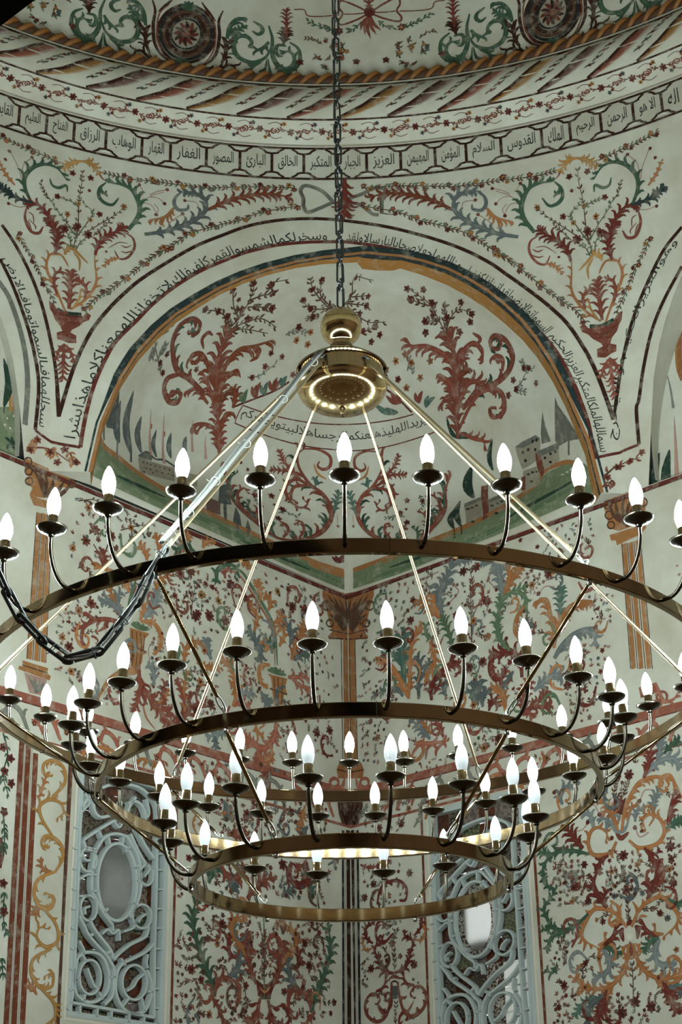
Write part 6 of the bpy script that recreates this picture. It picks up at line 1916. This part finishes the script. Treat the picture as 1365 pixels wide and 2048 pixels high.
# small leafy scrolls filling the ground between the large motifs
def filler(surf, parent, u0, u1, z0, z1, n, cols, seed, skip=()):
    rg = random.Random(seed); a = Art(surf); side = max(1, int(math.sqrt(n*(u1-u0)/(z1-z0)))); rows_ = max(1, round(n/side))
    for i in range(side):
        for j in range(rows_):
            u = u0+(u1-u0)*(i+rg.uniform(.15, .85))/side; z = z0+(z1-z0)*(j+rg.uniform(.15, .85))/rows_
            if any(q[0] < u < q[1] and q[2] < z < q[3] for q in skip): continue
            s_ = rg.uniform(.075, .125); t = rg.uniform(0, 6.28); sd = rg.choice((-1, 1)); pts = []
            for k in range(6):                           # a curl that opens from its eye
                r = s_*(0.22+0.16*k); an = t+sd*(1.05*k); pts.append((u+r*math.cos(an)*.8, z+r*math.sin(an)))
            a.acan(rg.choice(cols), s_*0.19, pts[::-1], 6, -sd, 1.5)
            a.sprig('n', [(u, z), (u+.05*math.cos(t), z+.05*math.sin(t)), (u+.11*math.cos(t+.5), z+.11*math.sin(t+.5))], 5, .026, 'n', None, rg.choice('Rro'))
    return a.build('painted_filling', parent)
filler('wl', wall_left, 0.16, LA-0.22, Z2+0.12, ZS-0.14, 34, 'rrosbvR', 21); filler('wr', wall_right, 0.16, LB-0.20, Z2+0.12, ZS-0.14, 32, 'rrosbvR', 22)
filler('wl', wall_left, 0.16, 1.52, 2.6, Z2-0.30, 34, 'rrRRnos', 23); filler('wr', wall_right, 0.12, 0.56, 2.6, Z2-0.30, 10, 'rRRn', 24); filler('wr', wall_right, 1.62, 2.9, 2.6, Z2-0.30, 30, 'rRogbsR', 25)
filler('wl', wall_left, LA+0.3, 6.2, 2.6, ZS-0.2, 70, 'rrosbvR', 26); filler('wr', wall_right, LB+0.3, 5.8, 2.6, ZS-0.2, 70, 'rrosbvR', 27)
BARS = [(29,[2397,4335,2402,4149,2395,3922,2391,3634,2391,3346,2397,3214]),(29,[1796,4260,1789,3995,1787,3721,1783,3453,1774,3195]),(29,[1729,4258,1725,3866,1728,3594,1730,3327,1736,3170]),(29,[2397,3213,2078,3206,1774,3197]),(29,[2270,4102,2289,4020,2293,3939,2285,3854,2233,3789,2187,3736,2118,3683]),(29,[2270,4102,2213,4184,2135,4222,2045,4223,2003,4187,1939,4108,1915,3988,1918,3905,1948,3819,1993,3745]),(29,[2373,4141,2260,4223,2140,4300,2060,4322]),(29,[2373,4141,2339,4093,2270,4104]),(29,[2373,3698,2327,3643,2286,3594,2160,3507,2128,3475,2098,3440,2096,3376,2100,3285,2156,3228]),(29,[2300,3693,2241,3629,2132,3543,2103,3491]),(29,[1839,3717,1863,3653,1976,3592,2061,3528,2101,3485]),(29,[1793,3622,1859,3563,1972,3505,2019,3483]),(29,[2397,4317,2350,4399,2223,4495,2098,4535,1970,4544,1875,4513,1801,4445,1793,4253]),(29,[2314,4413,2297,4330,2247,4302,2177,4325]),(29,[2010,4245,1951,4162,1878,4084,1822,4066]),(29,[1971,4291,1888,4194,1816,4130]),(29,[2024,3489,2071,3418,2076,3320,2035,3241,1956,3202,1856,3222,1809,3299,1801,3385,1843,3462]),(29,[2370,3463,2318,3499,2233,3507,2171,3476,2130,3391,2144,3299,2217,3240,2300,3231,2365,3267,2387,3347,2370,3463]),(29,[2093,4426,2107,4363,2060,4322,2028,4407,1980,4477]),(29,[2038,4427,1984,4451,1927,4434,1894,4369,1921,4300]),(29,[1946,3964,1951,3884,1974,3811,2013,3755,2061,3721,2113,3713,2163,3732,2205,3776,2235,3839,2249,3914,2245,3993,2223,4065,2186,4123,2138,4159,2085,4169,2033,4150,1990,4106,1959,4041,1946,3964]),(24,[1839,3390,1843,3356,1858,3324,1883,3299,1913,3284,1946,3280,1978,3288,2004,3307,2021,3335,2029,3368,2025,3402,2010,3433,1986,3458,1956,3474,1923,3478,1891,3470,1864,3451,1846,3424,1839,3390]),(24,[2265,4043,2267,4019,2276,3996,2292,3978,2312,3967,2333,3963,2353,3968,2371,3980,2383,3999,2388,4022,2386,4046,2377,4069,2361,4087,2342,4099,2320,4103,2300,4098,2282,4086,2270,4067,2265,4043]),(24,[2246,3764,2248,3738,2257,3715,2272,3697,2292,3685,2313,3682,2333,3688,2351,3701,2362,3721,2368,3745,2366,3770,2357,3793,2341,3812,2322,3823,2301,3827,2280,3821,2263,3808,2251,3788,2246,3764]),(24,[1821,3778,1825,3753,1837,3731,1856,3712,1879,3700,1905,3697,1929,3702,1949,3714,1963,3733,1969,3756,1966,3781,1954,3804,1935,3822,1912,3834,1886,3838,1861,3833,1841,3821,1827,3802,1821,3778]),(24,[2191,3377,2194,3344,2206,3314,2226,3290,2251,3276,2279,3273,2305,3281,2328,3299,2343,3326,2350,3358,2348,3390,2336,3421,2316,3445,2291,3459,2263,3463,2236,3455,2214,3436,2198,3409,2191,3377]),(24,[1818,4028,1820,4006,1828,3986,1842,3970,1859,3960,1877,3957,1895,3962,1909,3973,1919,3990,1924,4010,1921,4032,1913,4052,1900,4068,1883,4079,1864,4082,1847,4077,1832,4066,1822,4049,1818,4028]),(22,[2260,4227,2233,4180]),(22,[2140,4294,2102,4267,2068,4315]),(22,[2183,4199,2167,4152]),(22,[2064,4228,2068,4175]),(22,[2015,4164,2045,4128]),(22,[2291,3949,2248,3959]),(22,[2287,3853,2242,3867]),(22,[1942,4066,1968,4041]),(22,[1914,3974,1949,3969]),(22,[1948,3826,1985,3837]),(22,[2187,3743,2163,3773]),(22,[2290,3590,2264,3612]),(22,[2160,3507,2131,3533]),(22,[2387,3910,2321,3948,2293,3939]),(22,[2381,3812,2313,3823]),(22,[2197,3621,2156,3653,2115,3635,2073,3663,2061,3602]),(22,[2116,3647,2118,3683]),(22,[2370,3349,2342,3359]),(22,[2334,3487,2306,3452]),(22,[2303,3268,2308,3230]),(22,[2203,3293,2167,3258]),(22,[2131,3384,2078,3391]),(22,[2295,3415,2267,3368,2234,3321,2196,3319]),(22,[1853,3444,1913,3398,1942,3355,1993,3323]),(22,[2010,3468,2047,3502]),(22,[1978,3280,2019,3233]),(22,[1873,3295,1852,3226]),(22,[1830,3339,1785,3341]),(22,[2033,3659,1964,3689,1947,3724]),(22,[2372,4063,2352,4030,2313,4030]),(22,[2327,3715,2334,3747,2297,3766]),(22,[1921,3728,1904,3758,1869,3783]),(22,[2364,3560,2327,3514,2334,3487]),(22,[1840,3552,1847,3498,1836,3473]),(22,[1889,4006,1862,4038,1845,4062]),(22,[2378,4421,2340,4374,2392,4308]),(22,[1892,4484,1868,4403,1894,4355]),(17,[2446,4202,2407,4207]),(17,[2442,4081,2405,4085]),(17,[2438,3961,2402,3965]),(17,[2435,3843,2399,3846]),(17,[2430,3732,2397,3735]),(17,[2427,3622,2394,3625]),(17,[2423,3507,2392,3509]),(17,[2419,3393,2389,3395]),(17,[2415,3280,2387,3281]),(17,[1795,4161,1732,4169]),(17,[1792,4064,1732,4071]),(17,[1790,3946,1733,3952]),(17,[1788,3830,1732,3835]),(17,[1784,3714,1732,3719]),(17,[1782,3593,1732,3597]),(17,[1779,3480,1732,3483]),(17,[1776,3362,1732,3364]),(17,[1774,3251,1732,3253]),(22,[2332,3210,2332,3163]),(22,[2206,3207,2207,3159]),(22,[2100,3206,2100,3158]),(22,[1965,3203,1966,3155]),(22,[1850,3200,1852,3152]),(26,[2420,3171,2394,3209])]
OVAL = [(1.946,3.964),(1.948,3.903),(1.961,3.846),(1.983,3.795),(2.013,3.755),(2.048,3.727),(2.087,3.714),(2.126,3.716),(2.163,3.732),(2.196,3.763),(2.222,3.806),(2.24,3.857),(2.249,3.914),(2.247,3.973),(2.236,4.03),(2.215,4.081),(2.186,4.123),(2.151,4.153),(2.112,4.168),(2.072,4.167),(2.033,4.15),(1.999,4.119),(1.972,4.075),(1.954,4.022)]
# ---- the two windows: carved plaster tracery over small mottled panes ------------------------
def mottled(name, c0, c1, scale, rough=0.25, trans=0.0):
    m, N, L, b = new_mat(name); b.inputs['Roughness'].default_value = rough
    tc = N.new('ShaderNodeTexCoord'); v = N.new('ShaderNodeTexNoise'); v.inputs['Scale'].default_value = scale; v.inputs['Detail'].default_value = 3; L.new(tc.outputs['Object'], v.inputs['Vector'])
    mr = N.new('ShaderNodeMapRange'); mr.inputs[1].default_value = 0.42; mr.inputs[2].default_value = 0.58; L.new(v.outputs['Fac'], mr.inputs[0])
    mx = N.new('ShaderNodeMix'); mx.data_type = 'RGBA'; L.new(mr.outputs[0], mx.inputs[0]); mx.inputs[6].default_value = c0; mx.inputs[7].default_value = c1; L.new(mx.outputs[2], b.inputs['Base Color'])
    if trans:
        t = N.new('ShaderNodeBsdfTranslucent'); L.new(mx.outputs[2], t.inputs['Color']); ms = N.new('ShaderNodeMixShader'); ms.inputs[0].default_value = trans
        L.new(b.outputs[0], ms.inputs[1]); L.new(t.outputs[0], ms.inputs[2]); L.new(ms.outputs[0], N['Material Output'].inputs['Surface'])
    return m
M_TRAC = simple('pale_blue_white_plaster_tracery', lin(176, 185, 184), 0.7, 0.06, 10)
PANES = [mottled('brown_pane', lin(62, 44, 36), lin(120, 104, 90), 60), mottled('rust_pane', lin(92, 44, 26), lin(60, 34, 24), 30), mottled('green_pane', lin(58, 66, 44), lin(112, 108, 86), 55), mottled('dark_pane', lin(44, 38, 32), lin(96, 84, 72), 70), mottled('lilac_grey_pane', lin(118, 108, 104), lin(90, 76, 68), 40)]
M_MILK = mottled('dull_milk_glass', lin(120, 120, 117), lin(134, 133, 130), 4, 0.35, 0.25)
M_DAY = mottled('daylit_milk_glass', lin(226, 228, 222), lin(232, 233, 228), 4, 0.4, 0.9)
M_DAYP = mottled('daylit_speckled_pane', lin(70, 46, 34), lin(214, 208, 196), 75, 0.4, 0.6)
class Bar:
    pass
def tracery(par, pts, w, conv, depth0=-0.012, depth1=0.026):
    """one carved bar: flat back, bevelled front"""
    C = crom(pts, 5 if len(pts) > 2 else 2); T, N = frame(C); b = MB(); n = len(C); vs = []
    for p, q in zip(C, N):
        for k, d in ((1.0, depth1), (0.96, depth0+0.012), (0.62, depth0), (-0.62, depth0), (-0.96, depth0+0.012), (-1.0, depth1)): vs.append(conv(p+q*w/2*k, d))
    fs = [(6*i+k, 6*i+k+1, 6*i+k+7, 6*i+k+6) for i in range(n-1) for k in range(5)]; fs += [tuple(range(6)), tuple(range(6*n-6, 6*n))[::-1]]
    b.add(vs, fs); return b.build('tracery_bar', M_TRAC, par, sharp=35)
def make_window(name, W, conv, remap, milk, day):
    u0, u1, z0, z1 = W; b = MB(); f = 0.035
    for c in ((u0-.002, u0+f, z0, z1), (u1-f, u1+.002, z0, z1), (u0+f, u1-f, z0-.002, z0+f*.8), (u0+f, u1-f, z1-f, z1+.002)):
        q = [conv((c[0], c[2]), d) for d in (-0.004,)]+[]
        P8 = [conv((uu, zz), d) for d in (-0.003, 0.06) for zz in (c[2], c[3]) for uu in (c[0], c[1])]
        b.add(P8, [(0, 1, 3, 2), (4, 6, 7, 5), (0, 4, 5, 1), (2, 3, 7, 6), (0, 2, 6, 4), (1, 5, 7, 3)])
    w = tag(b.build(name, M_TRAC, smooth=False), kind='structure')
    for wd, q in BARS:
        p = [remap(a) for a in np.array(q, float).reshape(-1, 2)/1000]; tracery(w, p, wd/1000*0.84, conv)
    # panes behind the tracery, one per light
    rg = random.Random(5); nu, nz = 6, 11
    ov = np.array([remap(np.array(p)) for p in OVAL]); ctr = ov.mean(0); hw = np.abs(ov-ctr).max(0)
    for i in range(nu):
        for j in range(nz):
            a0, a1 = u0+(u1-u0)*i/nu, u0+(u1-u0)*(i+1)/nu; c0, c1 = z0+(z1-z0)*j/nz, z0+(z1-z0)*(j+1)/nz; d = 0.040+rg.uniform(0, .004); mid = (np.array([(a0+a1)/2, (c0+c1)/2])-ctr)/hw
            if float(mid @ mid) < 0.62: continue            # the oval light stands here
            e = rg.uniform(-.012, .012)
            P8 = [conv((uu, zz), dd) for dd in (d, d+.006) for uu, zz in ((a0, c0+e), (a1, c0-e), (a1, c1-e), (a0, c1+e))]
            bb = MB().add(P8, [(0, 1, 2, 3), (7, 6, 5, 4), (0, 4, 5, 1), (1, 5, 6, 2), (2, 6, 7, 3), (3, 7, 4, 0)]); mt = rg.choice(PANES)
            if day and (i >= nu-1 or (i >= nu-3 and j <= 3)): mt = M_DAY if (j <= 3 and i >= nu-2) else M_DAYP
            bb.build('pane', mt, w, smooth=False)
    ov = np.array([remap(np.array(p)) for p in OVAL]); ctr = ov.mean(0); n = len(ov)
    b = MB().add([conv(ctr, 0.020)]+[conv(p, 0.022) for p in ov]+[conv(p, 0.034) for p in ov], [(0, 1+i, 1+(i+1) % n) for i in range(n)]+[(1+i, 1+n+i, 1+n+(i+1) % n, 1+(i+1) % n) for i in range(n)]); b.build('oval_pane', milk, w, smooth=False)
    if day:                                              # speckled rim round the bright oval
        b = MB(); inn = ctr+(ov-ctr)*np.array([.70, .80]); b.add([conv(p, 0.0185) for p in ov]+[conv(p, 0.0185) for p in inn], [(i, (i+1) % n, n+(i+1) % n, n+i) for i in range(n)]); b.build('speckled_rim', M_DAYP, w, smooth=False)
    return w
convL = lambda p, d: Vector((CX+DL[0]*p[0]+oL[0]*d, CY+DL[1]*p[0]+oL[1]*d, p[1])); convR = lambda p, d: Vector((CX+DR[0]*p[0]+oR[0]*d, CY+DR[1]*p[0]+oR[1]*d, p[1]))
make_window('window_1', WIN_L, convL, lambda a: a, M_MILK, False)
kx, kz = (WIN_R[1]-WIN_R[0])/(WIN_L[1]-WIN_L[0]), 1.04
make_window('window_2', WIN_R, convR, lambda a: np.array([WIN_R[0]+(WIN_L[1]-a[0])*kx, 3.868+(a[1]-3.937)*kz]), M_DAY, True)
for sf, par, W in (('wl', wall_left, WIN_L), ('wr', wall_right, WIN_R)):
    a = Art(sf); u0, u1, z0, z1 = W
    for m, wd, c in ((0.055, 0.020, 'z'), (0.012, 0.012, 'c')):
        for q in ((u0-m-wd, z0-m-wd, u0-m, z1+m+wd), (u1+m, z0-m-wd, u1+m+wd, z1+m+wd), (u0-m, z0-m-wd, u1+m, z0-m), (u0-m, z1+m, u1+m, z1+m+wd)): a.rect(c, *q, 0.4)
    a.acan('o', 0.03, [(u1+.03, z1-.05), (u1-.05, z1+.10), (u1-.22, z1+.13), (u1-.30, z1+.10)], 6, 1, 1.2); a.acan('o', 0.03, [(u0-.03, z1-.05), (u0+.05, z1+.10), (u0+.22, z1+.13), (u0+.30, z1+.10)], 6, -1, 1.2)
    a.build('painted_window_border', par)

# ---- slack chain looped from the near left rod up to the wall --------------------------------
PTS = [(-0.488, -1.103, 3.574), (-0.531, -1.107, 3.51), (-0.58, -1.11, 3.386), (-0.61, -1.113, 3.338), (-0.633, -1.117, 3.306), (-0.65, -1.12, 3.271), (-0.672, -1.123, 3.246), (-0.699, -1.127, 3.228), (-0.727, -1.13, 3.221), (-0.753, -1.133, 3.217), (-0.775, -1.137, 3.228), (-0.800, -1.14, 3.247), (-0.838, -1.147, 3.280), (-0.872, -1.15, 3.315), (-0.906, -1.153, 3.357), (-0.940, -1.157, 3.434), (-0.985, -1.16, 3.52), (-1.3, -1.17, 4.05), (-2.2, -1.2, 5.55), (-3.2, -1.22, 7.1), (-3.93, -1.22, 8.45)]
sw = empty('looped_chain', PTS[0]); tag(sw, 'slack dark chain sagging in a loop at the left of the top ring', 'chain')
b0 = Vector(PTS[0]); rel = [Vector(p)-b0 for p in PTS]
Cc = np.array([list(v) for v in rel]); Lc = np.concatenate([[0], np.cumsum(np.linalg.norm(np.diff(Cc, axis=0), axis=1))])
pos = lambda d: Vector([float(np.interp(d, Lc, Cc[:, k])) for k in range(3)])
lk = link_mesh(0.112, 0.0125, 0.0064, 'link', M_CHAIN, 0.0, 20); st = 0.088; d = 0.03; k = 0
while d+st < Lc[-1]:
    p, q = pos(d), pos(d+st); v = (q-p).normalized(); o = link('link', lk, sw); o.location = (p+q)/2
    o.rotation_mode = 'QUATERNION'; o.rotation_quaternion = v.to_track_quat('Z', 'Y') @ Matrix.Rotation(math.radians(90*(k % 2)+20), 4, 'Z').to_quaternion(); d += st; k += 1
for q in (-1, 1):
    b = MB(); ds = np.linspace(0, 0.50, 30); b.tube([pos(t)+Vector((0.004*q, -0.012, 0.005*q+0.003*math.sin(40*t))) for t in ds], 0.0036, 7); b.build('cable', M_CABLE, sw)
for t in (0.05, 0.16, 0.27, 0.40, 0.52):
    c = pos(t); v = (pos(t+.01)-c).normalized(); s_ = v.orthogonal().normalized(); w_ = v.cross(s_); b = MB(); b.tube([c+Vector((0, -.006, 0))+s_*(0.0175*math.cos(2*math.pi*i/12))+w_*(0.0165*math.sin(2*math.pi*i/12)) for i in range(12)], 0.0016, 5, closed=True); b.tube([c+s_*.016, c+s_*.030], 0.0012, 4); b.build('cable_tie', M_TIE, sw)
b = MB(); e = rel[-1]; b.tube([e+Vector((0.0, 0, -0.02)), e, e+Vector((-0.10, 0, 0.02))], 0.010, 8); b.build('wall_hook', M_IRON, sw)

# ---- the gallery over the entrance: its dark front beam crosses the top left corner ----------
GA, GZ = 7.0, 4.085
gal = empty('timber_gallery', (*plan(GA+0.1, SB/2), GZ)); tag(gal, 'dark timber beam of a gallery cutting across the top left corner of the view', 'gallery')
g0 = Vector((*plan(GA+0.1, SB/2), GZ))
def gbox(name, a0, a1, b0_, b1_, z0, z1, mat=None):
    c = [Vector((*plan(x, y), 0)) for x, y in ((a0, b0_), (a1, b0_), (a1, b1_), (a0, b1_))]
    MB().add([p+Vector((0, 0, z))-g0 for z in (z0, z1) for p in c], [(0, 3, 2, 1), (4, 5, 6, 7)]+[(i, (i+1) % 4, 4+(i+1) % 4, 4+i) for i in range(4)]).build(name, mat or M_BOARD, gal, smooth=False)
gbox('front_beam', GA, GA+0.22, 0.012, SB-.012, GZ, GZ+0.26, M_WOOD)
for i in range(9): x = 0.25+i*(SB-0.5)/8; gbox('joist', GA+0.22, SA-.012, x-.06, x+.06, GZ+.06, GZ+.22)
for i in range(10): x0 = GA+0.02+i*(SA-GA-.04)/10; gbox('floor_board', x0, x0+(SA-GA-.04)/10-.008, 0.01, SB-.01, GZ+.26, GZ+.29)
